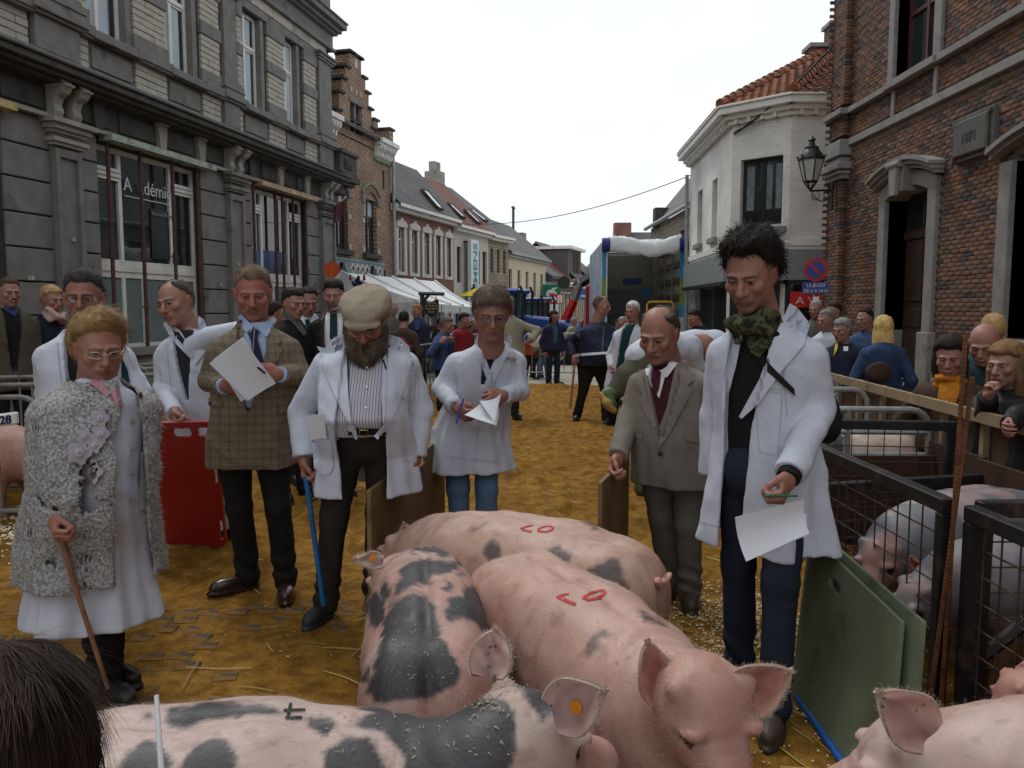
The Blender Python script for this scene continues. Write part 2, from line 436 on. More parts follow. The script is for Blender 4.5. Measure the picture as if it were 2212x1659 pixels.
for (a,b) in ((-10.93,-10.06),(-9.52,-9.06),(-6.19,-5.3),(-4.72,-4.26),(-1.59,-.86)):
 for i in range(len(zj)-1):
  bx(A,a,b,-.3,.045,zj[i]+.012,zj[i+1]-.012).build('stone_block',M_blue,ac,bevel=.012)
for (a,b) in ((-10.06,-9.52),(-5.3,-4.72),(-.86,-.06)):
 mb=MB();bx(A,a,b,-.05,.10,1.0,4.02,mb);P('pilaster',mb,M_blue,.012)
 mb=MB();fw=.09
 bx(A,a,a+fw,.10,.15,1.25,3.98,mb);bx(A,b-fw,b,.10,.15,1.25,3.98,mb);bx(A,a+fw,b-fw,.10,.149,3.86,3.98,mb);bx(A,a+fw,b-fw,.10,.149,1.25,1.4,mb)
 P('pilaster_border',mb,M_blue)
 mb=MB();bx(A,a-.05,b+.05,-.05,.22,.0,1.0,mb);P('pilaster_base',mb,M_blue,.02)
 mb=MB()
 for z,o_,h in ((4.02,.05,.05),(4.07,.09,.06),(4.2,.07,.05),(4.25,.12,.08),(4.33,.18,.07)):bx(A,a-o_,b+o_,-.05,.13+o_,z,z+h,mb)
 bx(A,a,b,-.05,.13,4.13,4.2,mb);P('capital',mb,M_soft if a<-9 else M_blue)
mb=MB();bx(A,-14,0.02,-.2,.08,0,.55,mb);P('plinth',mb,M_blue)
for a,b in ((-9.1,-6.15),(-4.3,-1.55),(-13.6,-10.9)):
 mb=MB();bx(A,a,b,-.3,.14,.78,.92,mb);P('window_sill',mb,M_blue,.01)
 mb=MB();bx(A,a,b,-.3,.04,.55,.78,mb);P('window_apron',mb,M_blue)
 # ground floor windows
glist=[M_glass,M_glass,M_glass]
for a,b,c,e in H1:
 w_=b-a;m1,m2=a+w_*.245,a+w_*.735
 cu=[(m2+.08,m2+.42,2.5,3.75,M_dcurt)] if a>-10 and a<-5 else None
 window(ac,A,a,b,c,e,-.12,(m1,m2),((2.27,.3),),.085,gm=glist,th=.08)
 for q0,q1 in ((a+.085,m1),(m2,b-.085)):
  mb=MB();bx(A,q0,q1,-.19,-.095,3.74,3.94,mb);bx(A,q0,q1,-.12,-.07,3.80,3.83,mb);bx(A,q0,q1,-.12,-.07,3.88,3.91,mb);P('transom',mb,M_frame)
 mb=MB();bx(A,m1+w_*.17,m1+w_*.17+.06,-.19,-.1,.98,2.14,mb);P('casement_bar',mb,M_frame)
 for q0,q1 in ((a+.09,m1-.04),(m1+.05,m2-.05),(m2+.05,b-.09)):
  bx(A,q0,q1,-.143,-.139,.99,2.12).build('frosted_pane',mat('frosted',(.14,.185,.19),.25,var=.12,scale=1.5,bump=0),ac)
mb=MB();bx(A,-7.3,-6.35,-.42,-.4,2.45,4.2,mb)
for i,(t0,t1) in enumerate(((-6.82,-6.66),(-6.63,-6.5))):
 mb=MB();pts=[]
 mb.tube([A((t0,-.1375,3.7)),A((t0-.03,-.1375,2.45))],[.02,.06],6);
blw=bx(A,-4.2,-3.55,-.143,-.138,2.44,2.9).build('blue_screen',mat('screen_blue',(.03,.12,.26),.3,var=.1,bump=0),ac)
blw=bx(A,-3.5,-2.4,-.143,-.138,2.44,2.95).build('blue_screen',mat('screen_blue2',(.025,.06,.16),.3,var=.1,bump=0),ac)
# awnings / lintel flashings, uprights in front of the windows
for a,b,m_ in ((-8.95,-5.95,M_copper),(-4.15,-1.35,mat('flashing',(.36,.24,.14),.6,var=.3,dirt=((.55,.5,.42),4,.6))),(-13.8,-10.85,mat('flash2',(.42,.33,.15),.6,var=.3))):
 mb=MB();bx(A,a,b,-.1,.26,4.31,4.41,mb);P('window_flashing',mb,m_)
for s_ in (-8.83,-8.02,-7.12,-6.34,-4.22,-3.25,-2.9,-2.36,-1.68):
 mb=MB();r_=.035
 mb.tube([A((s_,.06,.9)),A((s_,.06,4.31))],r_,8);mb.tube([A((s_,.06,2.42)),A((s_,.06,2.62))],r_*1.5,8)
 mb.tube([A((s_,.06,1.6)),A((s_,.06,1.64))],r_*1.5,8);mb.tube([A((s_-.12,.06,2.55)),A((s_+.12,.06,2.55))],.012,6)
 P('window_upright',mb,M_rustbar,sm=True)
 # frieze, corbels, keystones
mb=MB();bx(A,-14,0,-.05,.03,4.42,4.9,mb);P('frieze',mb,M_soot)
mb=MB();bx(A,-14,.05,0,.16,4.39,4.44,mb);bx(A,-14,.05,0,.10,4.44,4.47,mb);P('architrave_moulding',mb,M_soft)
for a,b in ((-10.9,-10.15),(-9.4,-8.75),(-8.5,-7.55),(-7.25,-6.4),(-6.0,-5.4),(-4.6,-4.1),(-3.8,-3.2),(-2.95,-2.4),(-2.1,-1.3)):
 mb=MB();bx(A,a,b,.03,.06,4.52,4.84,mb);P('frieze_panel',mb,M_soot,.01)
for s_ in (-9.05,-7.42,-6.2,-4.3,-3.0,-1.62):
 mb=MB();mb.prism([(-.13,4.86),(.13,4.86),(.085,4.44),(-.085,4.44)],lambda a,c,t,s_=s_:A((s_+a,t,c)),.0,.12)
 mb.prism([(-.16,4.95),(.16,4.95),(.13,4.86),(-.13,4.86)],lambda a,c,t,s_=s_:A((s_+a,t,c)),.0,.16);P('keystone',mb,M_soot if s_ in (-9.05,-4.3) else M_soft)
for s_ in (-9.98,-9.6,-5.22,-4.86,-.62,-.3):
 prof=[(.0,4.95),(.34,4.95),(.36,4.86),(.30,4.77),(.2,4.72),(.16,4.62),(.19,4.52),(.15,4.44),(.06,4.42),(0,4.42)]
 mb=MB();mb.prism(prof,lambda a,c,t,s_=s_:A((s_+t,a,c)),-.09,.09);bx(A,s_-.105,s_+.105,.0,.385,4.86,4.9,mb);P('corbel',mb,M_soft if s_<-4.9 or 1 else M_soot,.008)
mb=MB()
for z,h,d in ((4.9,.05,.3),(4.95,.06,.42),(5.01,.1,.5),(5.11,.04,.54)):bx(A,-14,.02+d*.35,-.1,d,z,z+h,mb)
P('cornice',mb,M_soot,.012)
mb=MB();bx(A,-14,0,-.1,.12,5.15,5.36,mb);bx(A,-14,.0,-.1,.16,5.15,5.2,mb);P('string_band',mb,M_blue,.01)
mb=MB();bx(A,-34,-14,-8,0,0,10.8,mb);P('wall',mb,M_blue)
# first floor: white stone piers with grey bands, panels below the windows
piers=[(-10.95,-10.35),(-9.35,-9.15),(-8.02,-7.15),(-6.02,-5.37),(-4.7,-4.53),(-3.4,-2.62),(-1.58,-.9)]
pil2=[(-10.3,-9.4),(-5.33,-4.75),(-.86,-.02)]
for (a,b) in piers:
 for zz0,zz1,nrow in ((5.36,5.82,4),(6.28,6.95,6),(7.2,7.75,5)):
  h=(zz1-zz0)/nrow
  for i in range(nrow):
   z=zz0+i*h;cut=[a]+([a+(b-a)*(.38 if i%2 else .62)] if b-a>.3 else [])+[b]
   for p,q in zip(cut[:-1],cut[1:]):bx(A,p+.004,q-.004,-.3,.055+rng.uniform(-.006,.006),z+.005,z+h-.005).build('white_stone',M_wblk,ac,bevel=.008)
 for z0_,z1_,d in ((5.82,5.86,.16),(5.86,6.02,.19),(6.02,6.28,.09),(6.95,7.2,.085),(7.75,8.02,.085)):
  mb=MB();bx(A,a-.04,b+.04,-.3,d,z0_,z1_,mb);P('band_stone',mb,M_blue,.01)
for (a,b) in pil2:
 mb=MB();bx(A,a,b,-.1,.12,5.36,5.84,mb);bx(A,a+.05,b-.05,-.1,.11,6.3,8.1,mb)
 for z,o_,h in ((5.84,.05,.05),(5.89,.10,.12),(6.01,.06,.08),(6.09,.08,.05),(6.14,.03,.16),(8.0,.03,.06),(8.06,.07,.06),(8.14,.1,.06)):bx(A,a-o_,b+o_,-.1,.13+o_,z,z+h,mb)
 P('upper_pilaster',mb,M_blue,.01)
for a,b in ((-12.6,-11),(-9.13,-8.04),(-7.13,-6.04),(-4.5,-3.42),(-2.6,-1.6)):
 mb=MB();bx(A,a,b,-.1,.02,5.36,5.82,mb);bx(A,a+.06,b-.06,.02,.05,5.42,5.76,mb);P('spandrel_panel',mb,M_blue,.012)
 mb=MB();bx(A,a-.03,b+.03,-.35,.2,5.84,5.97,mb);bx(A,a,b,-.35,.13,5.97,6.01,mb);P('window_sill',mb,M_blue,.008)
for a,b,c,e in UW:
 m_=a+(b-a)*.42
 window(ac,A,a,b+.0,c,e,-.1,(m_,),((7.28,.13),),.075,gm=[M_curt,M_glass,M_curt,M_glass] if a<-8 else [M_curt,M_glass,M_curt,M_glass])
 mb=MB();bx(A,b-.001,b+.14,-.33,.03,c,e,mb);P('window_jamb',mb,M_blue)
 mb=MB();bx(A,m_+.04,m_+.30,-.126,-.12,c+.08,e-.1,mb);P('curtain',mb,M_curt)
mb=MB();bx(A,-14,-.02,-.1,.07,8.02,8.2,mb);P('lintel_band',mb,M_blue,.01)
for i in range(14):
 a=-13.6+i*.95;mb=MB();bx(A,a+.01,min(a+.94,-.05),-.1,.09,8.2,8.42,mb);P('lintel_stone',mb,M_wblk if i%3 else M_soft,.01)
mb=MB()
for z,h,d in ((8.42,.08,.18),(8.5,.34,.12),(8.84,.06,.24),(8.9,.1,.34),(9.0,.14,.46),(9.14,.05,.5)):bx(A,-14,.0+d*.5,-.1,d,z,z+h,mb)
P('upper_cornice',mb,M_blue,.012)
mb=MB();bx(A,-14,-.02,-.1,.1,9.19,10.8,mb);P('top_storey',mb,M_blue)
# balcony on the corner
mb=MB();bx(A,.02,1.25,-1.6,.35,5.1,5.28,mb);bx(A,.02,1.1,-1.6,.25,5.0,5.1,mb);bx(A,.02,.8,-1.6,.1,4.75,5.0,mb);bx(A,.02,.5,-1.6,.0,4.5,4.75,mb);P('corner_balcony',mb,M_soot,.02)
mb=MB();bx(A,.05,1.15,-1.5,.27,5.28,5.82,mb);bx(A,.02,1.22,-1.55,.33,5.82,5.92,mb);bx(A,.02,1.2,-1.55,.31,5.28,5.36,mb);P('balcony_parapet',mb,M_soot,.012)
mb=MB();bx(A,.3,.85,.27,.30,5.44,5.76,mb);bx(A,.4,.75,.3,.325,5.5,5.7,mb);P('parapet_panel',mb,M_soot,.01)
# window lettering
M_letter=mat('white_lettering',(.62,.64,.66),.6,var=.03,bump=0)
text_obj('lettering','A  adémie',A((-7.6,-.1,3.62)),A.a,(0,0,1),.34,M_letter,ac,width=1.32)
mb=MB();bx(A,-8.24,-6.96,-.11,-.1,3.52,3.535,mb);P('lettering_rule',mb,M_letter)
text_obj('lettering','Arts de la Parole',A((-7.22,-.1,3.28)),A.a,(0,0,1),.1,mat('grey_lettering',(.28,.29,.3),.6,bump=0),ac,width=.6)
mb=MB();bx(A,-7.52,-6.94,-.138,-.133,2.5,3.4,mb);P('dark_poster',mb,mat('poster_dark',(.02,.022,.026),.4,bump=0))
for s_,z in ((-9.75,2.62),(-5.02,2.5),(-10.6,2.0),(-5.7,2.05),(-.45,2.4)):
 mb=MB();bx(A,s_-.025,s_+.025,.05 if abs(s_+10.6)<.1 else .1,.13,z,z+.06,mb);P('wall_fixing',mb,M_wblk)
for s_ in (-9.28,-5.0+.55,-1.2):
 mb=MB();bx(A,s_-.012,s_+.012,.045,.05,2.1,2.26,mb);P('wall_slot',mb,M_joint)
 # ================================================================== the brick building on the right
R=Frame((6.0,0),(0,1),left=True);rb=empty('brick_building',(6,12,0),'brown brick building with bluestone trim, arched doorway and 1871 stone, at right','building')
P= lambda n,mb,m,bev=0,sm=False:mb.build(n,m,rb,sm,bev)
M_trim=mat('trim_stone',(.235,.225,.215),.75,var=.2,scale=4,dirt=((.11,.1,.1),2,.6),bump=.25,bd=.005)
HR=[(11.6,12.9,.5,3.42),(8.0,9.68,1.22,3.4),(11.66,12.86,5.12,7.6),(8.4,9.5,5.12,7.6)]
o=facade(rb,'wall',R,7.6,15.1,0,8.6,HR,M_mort,.3,-.012)
mb=MB();mb.quad((6.012,15.1,0),(12,15.1,0),(12,15.1,8.6),(6.012,15.1,8.6));o=mb.build('end_wall',brick_mat('end_brick',(.17,.08,.05),(.10,.05,.04),(.24,.2,.17)),rb);uvmap(o.data,(1,0,0))
BR=[(0.132,0.069,0.044),(0.112,0.06,0.042),(0.096,0.057,0.044),(0.152,0.074,0.042),(0.06,0.046,0.044),(0.128,0.074,0.052),(0.104,0.063,0.049),(0.116,0.055,0.036),(0.048,0.039,0.039)]
BC,BL=.0605,.205
M_brick=vcol_mat('brick',.85,bump=.5,bs=70,spec=.2,var=.3,scale=30,bd=.006)
banned=HR+[(11.35,13.1,.4,3.62),(7.6,15.2,4.44,4.6),(7.6,15.2,5.0,5.14),(11.55,12.98,5.0,8.6),(8.3,9.6,5,8.6),(10.05,11.0,3.5,4.12),(7.6,9.8,1.1,3.55),(7.6,15.2,0,.7)]
BXF=np.array([(1,2,6,5),(0,1,5,4),(3,0,4,7),(4,5,6,7),(2,3,7,6),(0,3,2,1)])
bricks=[];z=.7;row=0
while z<8.5:
 y=7.6-(BL/2 if row%2 else 0)
 while y<14.5:
  L_=BL if (row%2) else BL
  c=(y+L_/2,z+BC/2)
  if not any(b[0]-.05<c[0]<b[1]+.05 and b[2]-.02<c[1]<b[3]+.02 for b in banned) and y>7.62:bricks.append((y,z,L_))
  y+=L_
 z+=BC;row+=1
def brick_box(y,z,L_,d):return np.array([[6-d if q else 6.02,yy,zz] for zz in (z+.004,z+BC-.004) for (q,yy) in ((1,y+.005),(1,y+L_-.005),(0,y+L_-.005),(0,y+.005))])
def brick_sheet(par,lst,name,box):
 Vs=np.concatenate([box(*b) for b in lst]);F=(np.arange(len(lst))[:,None,None]*8+BXF[None,:5]).reshape(-1,4)
 cols=np.repeat(np.array([BR[rng.integers(len(BR))] for _ in lst])*rng.uniform(.8,1.2,(len(lst),1)),8,0)
 o=obj(name,mesh_np(name,Vs,F,cols=cols),M_brick,par);return o
bricks=[(y,z,L_,rng.uniform(-.003,.006)) for y,z,L_ in bricks]
bricks.sort(key= lambda b:abs(b[0]-9.6)*.5+abs(b[1]-2.2));near,rest=bricks[:298],bricks[298:]
o=brick_sheet(rb,rest,'brickwork',brick_box);o['kind']='stuff'
bmesh_=[]
for k in range(9):
 Vb=brick_box(-BL/2,-BC/2,BL,.002)-np.array([6,0,0]);bmesh_.append(mesh_np('brick',Vb,BXF[:5],cols=np.array([BR[k]]*8)));bmesh_[-1].materials.append(M_brick)
for (y,z,L_,d) in near:
 o=bpy.data.objects.new('brick',bmesh_[rng.integers(9)]);link(o);o.parent=rb;o.location=(-d,y+L_/2-12,z+BC/2)
mb=MB();mb.box((6.0,-14,0),(14,7.6,10.5));o=mb.build('wall',brick_mat('end_brick',(.17,.08,.05),(.10,.05,.04),(.24,.2,.17)),rb);uvmap(o.data,(0,1,0))
mb=MB();mb.box((6.012,7.6,8.6),(14,15.1,10.5));o=mb.build('wall',brick_mat('end_brick',(.17,.08,.05),(.10,.05,.04),(.24,.2,.17)),rb);uvmap(o.data,(0,1,0))
# corner pilaster of toothed brick
cb=[];z=0;row=0
while z<8.5:
 if not (4.1<z<4.62 or 5.0<z<5.16 or 3.85<z<4.1 or z<.68):
  for y,L_ in (((14.5,.2),(14.7,.2),(14.9,.22)) if row%2 else ((14.5,.1),(14.6,.2),(14.8,.2),(15.0,.12))):cb.append((y,z,L_,.12))
 z+=BC;row+=1
o=brick_sheet(rb,cb,'corner_brickwork',brick_box);o['kind']='stuff'
o=brick_sheet(rb,[(6.0+i*.2+(.1 if r%2 else 0),.7+r*BC,.2,0) for r in range(128) for i in range(-1,5)],'end_brickwork',lambda y,z,L_,d:np.array([[yy,15.125 if q else 15.09,zz] for zz in (z+.004,z+BC-.004) for (q,yy) in ((1,y+.005),(1,y+L_-.005),(0,y+L_-.005),(0,y+.005))]))
o['kind']='stuff'
mb=MB();bx(R,7.6,14.5,-.05,.06,4.46,4.58,mb);bx(R,14.42,15.2,-.05,.20,4.46,4.58,mb);P('string_course',mb,M_trim,.008)
mb=MB();bx(R,7.6,14.5,-.05,.09,5.02,5.12,mb);bx(R,14.42,15.22,-.05,.22,5.02,5.12,mb);bx(R,11.5,13.0,-.3,.12,5.015,5.125,mb);P('string_course',mb,M_trim,.008)
mb=MB()
for z,o_,h in ((4.3,.1,.16),(4.18,.05,.1),(4.06,.13,.12),(3.98,.09,.06),(3.9,.04,.08)):bx(R,14.5-o_,15.1+o_,-.05,.12+o_,z,z+h,mb)
P('corner_capital',mb,M_trim,.012)
for y in (11.6,12.86):
 mb=MB();bx(R,y-.04,y+.04,-.02,.03,4.6,5.0,mb);P('sill_bracket',mb,M_trim)
for a,b in ((11.46,11.66),(12.86,13.04),(8.2,8.4),(9.5,9.68)):
 mb=MB();bx(R,a,b,-.3,.05,5.125,8.0,mb);P('window_surround',mb,M_trim,.006)
mb=MB();bx(R,7.6,15.18,-.05,.1,0,.5,mb);bx(R,7.6,11.25,-.05,.07,.5,.7,mb);bx(R,13.2,15.15,-.05,.14,.5,.7,mb);P('plinth',mb,M_trim,.01)
M_dwood=mat('dark_wood',(.05,.028,.02),.5,var=.3,scale=3)
M_cream=mat('cream_blind',(.5,.48,.4),.8,var=.1)
window(rb,R,11.66,12.86,5.12,7.7,-.18,(12.26,),(6.1,7.0),.06,fm=mat('red_brown_frame',(.09,.03,.03),.5),gm=M_glass,curtain=None)
mb=MB();bx(R,11.72,12.2,-.215,-.21,5.2,7.6,mb);P('curtain',mb,M_cream);mb=MB();bx(R,12.32,12.6,-.215,-.21,5.2,7.6,mb);P('curtain',mb,M_cream)
window(rb,R,8.4,9.5,5.12,7.7,-.18,(8.95,),(6.1,),.06,fm=mat('red_brown_frame',(.09,.03,.03),.5),gm=M_glass)
window(rb,R,8.0,9.68,1.22,3.4,-.28,(8.85,),(2.8,),.07,fm=M_dwood,gm=M_glass)
# doorway: jambs, segmental arch, keystone, leaf
def arch(y0,y1,z0,rise,n=10,dz=0):return [(y0+(y1-y0)*i/n,z0+dz+rise*(1-((i/n-.5)*2)**2)) for i in range(n+1)]
for a,b in ((11.36,11.6),(12.9,13.12)):
 mb=MB();bx(R,a,b,-.32,.06,.95,3.3,mb);P('door_jamb',mb,M_trim,.01)
 mb=MB();bx(R,a-.05,b+.03,-.3,.11,.4,1.25,mb);P('jamb_base',mb,M_trim,.012)
lo=arch(11.6,12.9,3.3,.14);hi=arch(11.36,13.12,3.45,.2)
mb=MB()
for i in range(10):mb.prism([lo[i],lo[i+1],hi[i+1],hi[i]],lambda a,c,t:R((a,t,c)),-.3,.06)
mb.prism([(11.36,3.3),(11.6,3.3),lo[0],hi[0]],lambda a,c,t:R((a,t,c)),-.3,.061);mb.prism([(12.9,3.3),(13.12,3.3),hi[-1],lo[-1]],lambda a,c,t:R((a,t,c)),-.3,.061);P('door_arch',mb,M_trim)
for dz,th_,d in ((0,.06,.14),(.06,.06,.2),(.12,.05,.25)):
 h0=arch(11.28-dz*.3,13.2+dz*.3,3.47,.2,12,dz);h1=arch(11.28-dz*.3,13.2+dz*.3,3.47,.2,12,dz+th_);mb=MB()
 for i in range(12):mb.prism([h0[i],h0[i+1],h1[i+1],h1[i]],lambda a,c,t:R((a,t,c)),0,d)
 P('hood_moulding',mb,M_trim)
mb=MB();mb.prism([(12.1,3.34),(12.4,3.34),(12.47,3.86),(12.03,3.86)],lambda a,c,t:R((a,t,c)),-.2,.2);mb.prism([(12.16,3.28),(12.34,3.28),(12.38,3.72),(12.12,3.72)],lambda a,c,t:R((a,t,c)),.2,.27);mb.tube([R((12.05,.24,3.74)),R((12.45,.24,3.74))],.06,8);P('keystone',mb,M_trim,.01)
mb=MB();bx(R,11.6,12.9,-.36,-.31,.5,3.44,mb);P('door',mb,M_dwood)
for z0,z1 in ((.7,1.2),(1.3,1.6),(1.7,2.65),(2.85,3.3)):
 for a,b in ((11.7,12.18),(12.32,12.8)):
  mb=MB();bx(R,a,b,-.31,-.285,z0,z1,mb);P('door_panel',mb,M_dwood if z1<3 else M_glass,.015)
mb=MB();bx(R,11.6,12.9,-.31,-.27,2.68,2.8,mb);P('door_transom',mb,M_dwood)
for i,(d,z) in enumerate(((.55,.0),(.3,.17),(.06,.34))):
 mb=MB();bx(R,11.2,13.3,-.3,d,z,z+.165,mb);P('door_step',mb,M_trim,.012)
 # second doorway at the right edge
mb=MB();bx(R,9.68,9.92,-.3,.06,1.22,3.35,mb);P('window_jamb',mb,M_trim,.01);mb=MB();bx(R,7.6,10.0,-.3,.14,1.08,1.22,mb);P('window_sill',mb,M_trim,.01)
for dz,th_,d in ((0,.06,.14),(.06,.06,.2)):
 h0=arch(7.9,10.0,3.4,.2,10,dz);h1=arch(7.9,10.0,3.4,.2,10,dz+th_);mb=MB()
 for i in range(10):mb.prism([h0[i],h0[i+1],h1[i+1],h1[i]],lambda a,c,t:R((a,t,c)),0,d)
 P('hood_moulding',mb,M_trim)
 # date stone
M_plq=mat('plaque_stone',(.10,.098,.09),.7,var=.2)
mb=MB();bx(R,10.08,10.98,-.02,.06,3.52,4.1,mb);P('date_stone_back',mb,M_plq,.012)
mb=MB();bx(R,10.15,10.91,.06,.11,3.58,4.04,mb);P('date_stone',mb,M_plq,.02)
for y,z in ((10.13,3.57),(10.93,3.57),(10.13,4.05),(10.93,4.05)):
 mb=MB();mb.tube([R((y,.06,z)),R((y,.1,z))],.035,8);P('stone_boss',mb,M_plq)
text_obj('date_lettering','1871',R((10.53,.113,3.74)),(0,-1,0),(0,0,1),.18,mat('plaque_letter',(.06,.058,.055),.7),rb,bold=.003,depth=.012)
# ================================================================== the white corner house
wh=empty('corner_house',(5.5,19,0),'white painted corner house with orange tiled roof and grey shopfront','house')
P= lambda n,mb,m,bev=0,sm=False:mb.build(n,m,wh,sm,bev)
WA,WB,WL,WC=np.array([4.89,18.08]),np.array([5.86,17.13]),np.array([5.11,23.25]),np.array([9.0,17.13])
M_wbrick=brick_mat('white_brick',(.78,.77,.75),(.73,.72,.70),(.66,.65,.63),.07,.21,.007,.08,rough=.7)
fL=Frame(WL,WA-WL,left=False);fA=Frame(WA,WB-WA);fB=Frame(WB,WC-WB)
lenL,lenA,lenB=[float(np.linalg.norm(x)) for x in (WA-WL,WB-WA,WC-WB)]
ZE=5.62
facade(wh,'side_wall',fL,0,lenL,2.85,ZE,[(1.2,1.85,3.35,4.75),(3.1,3.7,3.35,4.75)],M_wbrick,.16)
facade(wh,'corner_wall',fA,0,lenA,2.85,ZE,[(.22,1.2,3.4,4.85)],M_wbrick,.16)
facade(wh,'front_wall',fB,0,lenB,2.85,ZE,[],M_wbrick,.16)
M_dframe=mat('dark_window_frame',(.022,.025,.03),.4)
M_lace=mat('lace_curtain',(.16,.19,.21),.8,var=.3,scale=6)
window(wh,fA,.22,1.2,3.4,4.85,-.12,(.72,),(),.07,fm=M_dframe,gm=M_glass)
for a,b in ((.3,.48),(.76,.9),(.98,1.12)):
 mb=MB();bx(fA,a,b,-.151,-.146,3.75,4.7,mb);P('curtain',mb,M_lace)
for a,b in ((1.2,1.85),(3.1,3.7)):
 window(wh,fL,a,b,3.35,4.75,-.12,(),(4.3,),.05,fm=M_dwood,gm=M_glass);mb=MB();bx(fL,a-.12,b+.12,-.1,.1,3.2,3.33,mb);P('window_sill',mb,M_trim,.01)
mb=MB();bx(fA,.02,1.32,-.1,.1,3.2,3.34,mb);P('window_sill',mb,M_trim,.01)
for f_,l_ in ((fL,lenL),(fA,lenA),(fB,lenB)):
 mb=MB();bx(f_,-.03,l_+.03,-.05,.06,2.93,3.06,mb);bx(f_,-.02,l_+.02,-.05,.03,2.85,2.93,mb);P('string_course',mb,M_white)
 mb=MB()
 for z,h,d in ((ZE,.1,.10),(ZE+.1,.1,.2),(ZE+.2,.14,.34),(ZE+.34,.05,.38)):bx(f_,-d*.45,l_+d*.45,-.1,d,z,z+h,mb)
 P('eaves_cornice',mb,M_white,.01)
 n_=int(l_/.3)
 for i in range(n_):mb=MB();bx(f_,.12+i*.3,.19+i*.3,.0,.17,ZE-.0,ZE+.1,mb);P('eaves_bracket',mb,M_white)
M_shop=mat('shop_grey',(.22,.24,.25),.5,var=.1,bump=.03)
for f_,l_ in ((fL,lenL),(fA,lenA),(fB,lenB)):
 mb=MB();bx(f_,-.05,l_+.05,-.1,.14,2.2,2.84,mb);P('shop_fascia',mb,M_shop)
 mb=MB();bx(f_,-.02,l_+.02,-.1,.18,2.12,2.2,mb);P('shop_fascia_edge',mb,M_dframe)
 mb=MB();bx(f_,0,l_,-.25,-.2,.35,2.12,mb);P('shop_window',mb,M_glass)
 n_=max(1,int(l_/1.3))
 for i in range(n_+1):mb=MB();s_=l_*i/n_;bx(f_,s_-.05,s_+.05,-.25,-.02 if f_ is not fA else .0,0,2.12,mb);P('shop_mullion',mb,M_dframe if i else M_white)
 mb=MB();bx(f_,0,l_,-.25,.02,0,.35,mb);P('shop_stall_riser',mb,M_trim)
mb=MB();mb.tube([(5.05,23.2,0.1),(5.0,23.2,5.4)],.05,8);mb.tube([fL((.25,.08,3.0)),fL((.25,.08,0))],.045,8);P('drain_pipe',mb,M_zinc,sm=True)
mb=MB();bx(fB,1.0,2.3,.15,.18,1.15,1.75,mb);av=P('sale_board',mb,mat('sale_white',(.7,.7,.7),.5,bump=0))
mb=MB();bx(fB,.02,1.5,.2,.22,1.62,1.95,mb);sb_=P('sale_banner',mb,mat('sale_red',(.55,.03,.035),.5,bump=0,var=.08))
text_obj('lettering','A VENDRE',fB((.78,.222,1.69)),fB.a,(0,0,1),.22,M_letter,wh,width=1.3)
# roof: curved orange tiles, each its own
M_tile=vcol_mat('roof_tile',.75,bump=.3,bs=60,var=.35,scale=12,spec=.25)
APEX=np.array([8.7,21.6,8.55])
def roof_face(p,q,apex2=None,zt=ZE+.36):
 """rows of tiles on the slope from eave p-q up to the apex"""
 p=np.array([*p,zt]);q=np.array([*q,zt]);a=(q-p);la=np.linalg.norm(a);a/=la
 up=APEX-p;up=up-a*(up@a);lu=np.linalg.norm(up);up/=lu;nn=np.cross(a,up);nn=nn if nn[2]>0 else -nn
 s_ap=(APEX-p)@a;out=[]
 rows=int(lu/.2)
 for r in range(rows):
  t=r*.2;s0=s_ap*t/lu;s1=la+(s_ap-la)*t/lu;n_=int((s1-s0)/.2)
  for i in range(n_+1):
   out.append((p+a*(s0+i*.2+(.1 if r%2 else 0))+up*t,a,up,nn))
 mb=MB();mb.add([p,q,APEX],[(0,1,2)]);return out,mb
def tile_mesh(c):
 n=6;V=[];F=[]
 for j,(t,lift) in enumerate(((0,.035),(.24,.008))):
  for k in range(n+1):
   x=-.1+.2*k/n;V.append((x,t,lift+.032*math.sin(k/n*math.pi*1.6+.2)))
 for k in range(n):F.append((k,k+1,n+2+k,n+1+k))
 for k in range(n):V+=[]
 b=len(V)
 for k in range(n+1):x,t,z_=V[k];V.append((x,t,z_-.022))
 for k in range(n):F.append((b+k,b+k+1,k+1,k))
 me=mesh_np('roof_tile',np.array(V),np.array(F),True,cols=np.array([c]*len(V)));me.materials.append(M_tile);return me
TC=[(.26,.095,.045),(.21,.078,.042),(.29,.13,.07),(.16,.066,.042),(.27,.105,.052),(.10,.058,.05),(.23,.11,.07)]
tms=[tile_mesh(c) for c in TC]
slots=[]
ext= lambda a,f_,d:a+f_.n[:2]*d
faces_=[(ext(WL,fL,.36),ext(WA,fL,.36)),(ext(WA,fL,.3)+np.array([-.02,-.1]),ext(WB,fB,.34)+np.array([-.1,0])),(ext(WB,fB,.36),ext(WC,fB,.36))]
for p,q in faces_:
 o_,mb=roof_face(p,q);P('roof_slope',mb,mat('roof_under',(.12,.05,.03),.8));slots+=o_
wp=wpos(wh)
slots=[s for s in slots if True]
uu,vv,ff=project(np.array([s[0] for s in slots]));vis=[(s,u,v) for s,u,v in zip(slots,uu,vv) if u<1880]
for n_,(s,u,v) in enumerate(vis):
 if n_<300 or True:
  pass
vis.sort(key= lambda t:-t[1]*0-((t[0][0][1]<20)*1));k_=0
stuffV,stuffF,stuffC=[],[],[];b_=0
tv=np.array([v.co[:] for v in tms[0].vertices]);tf=np.array([list(p.vertices) for p in tms[0].polygons])
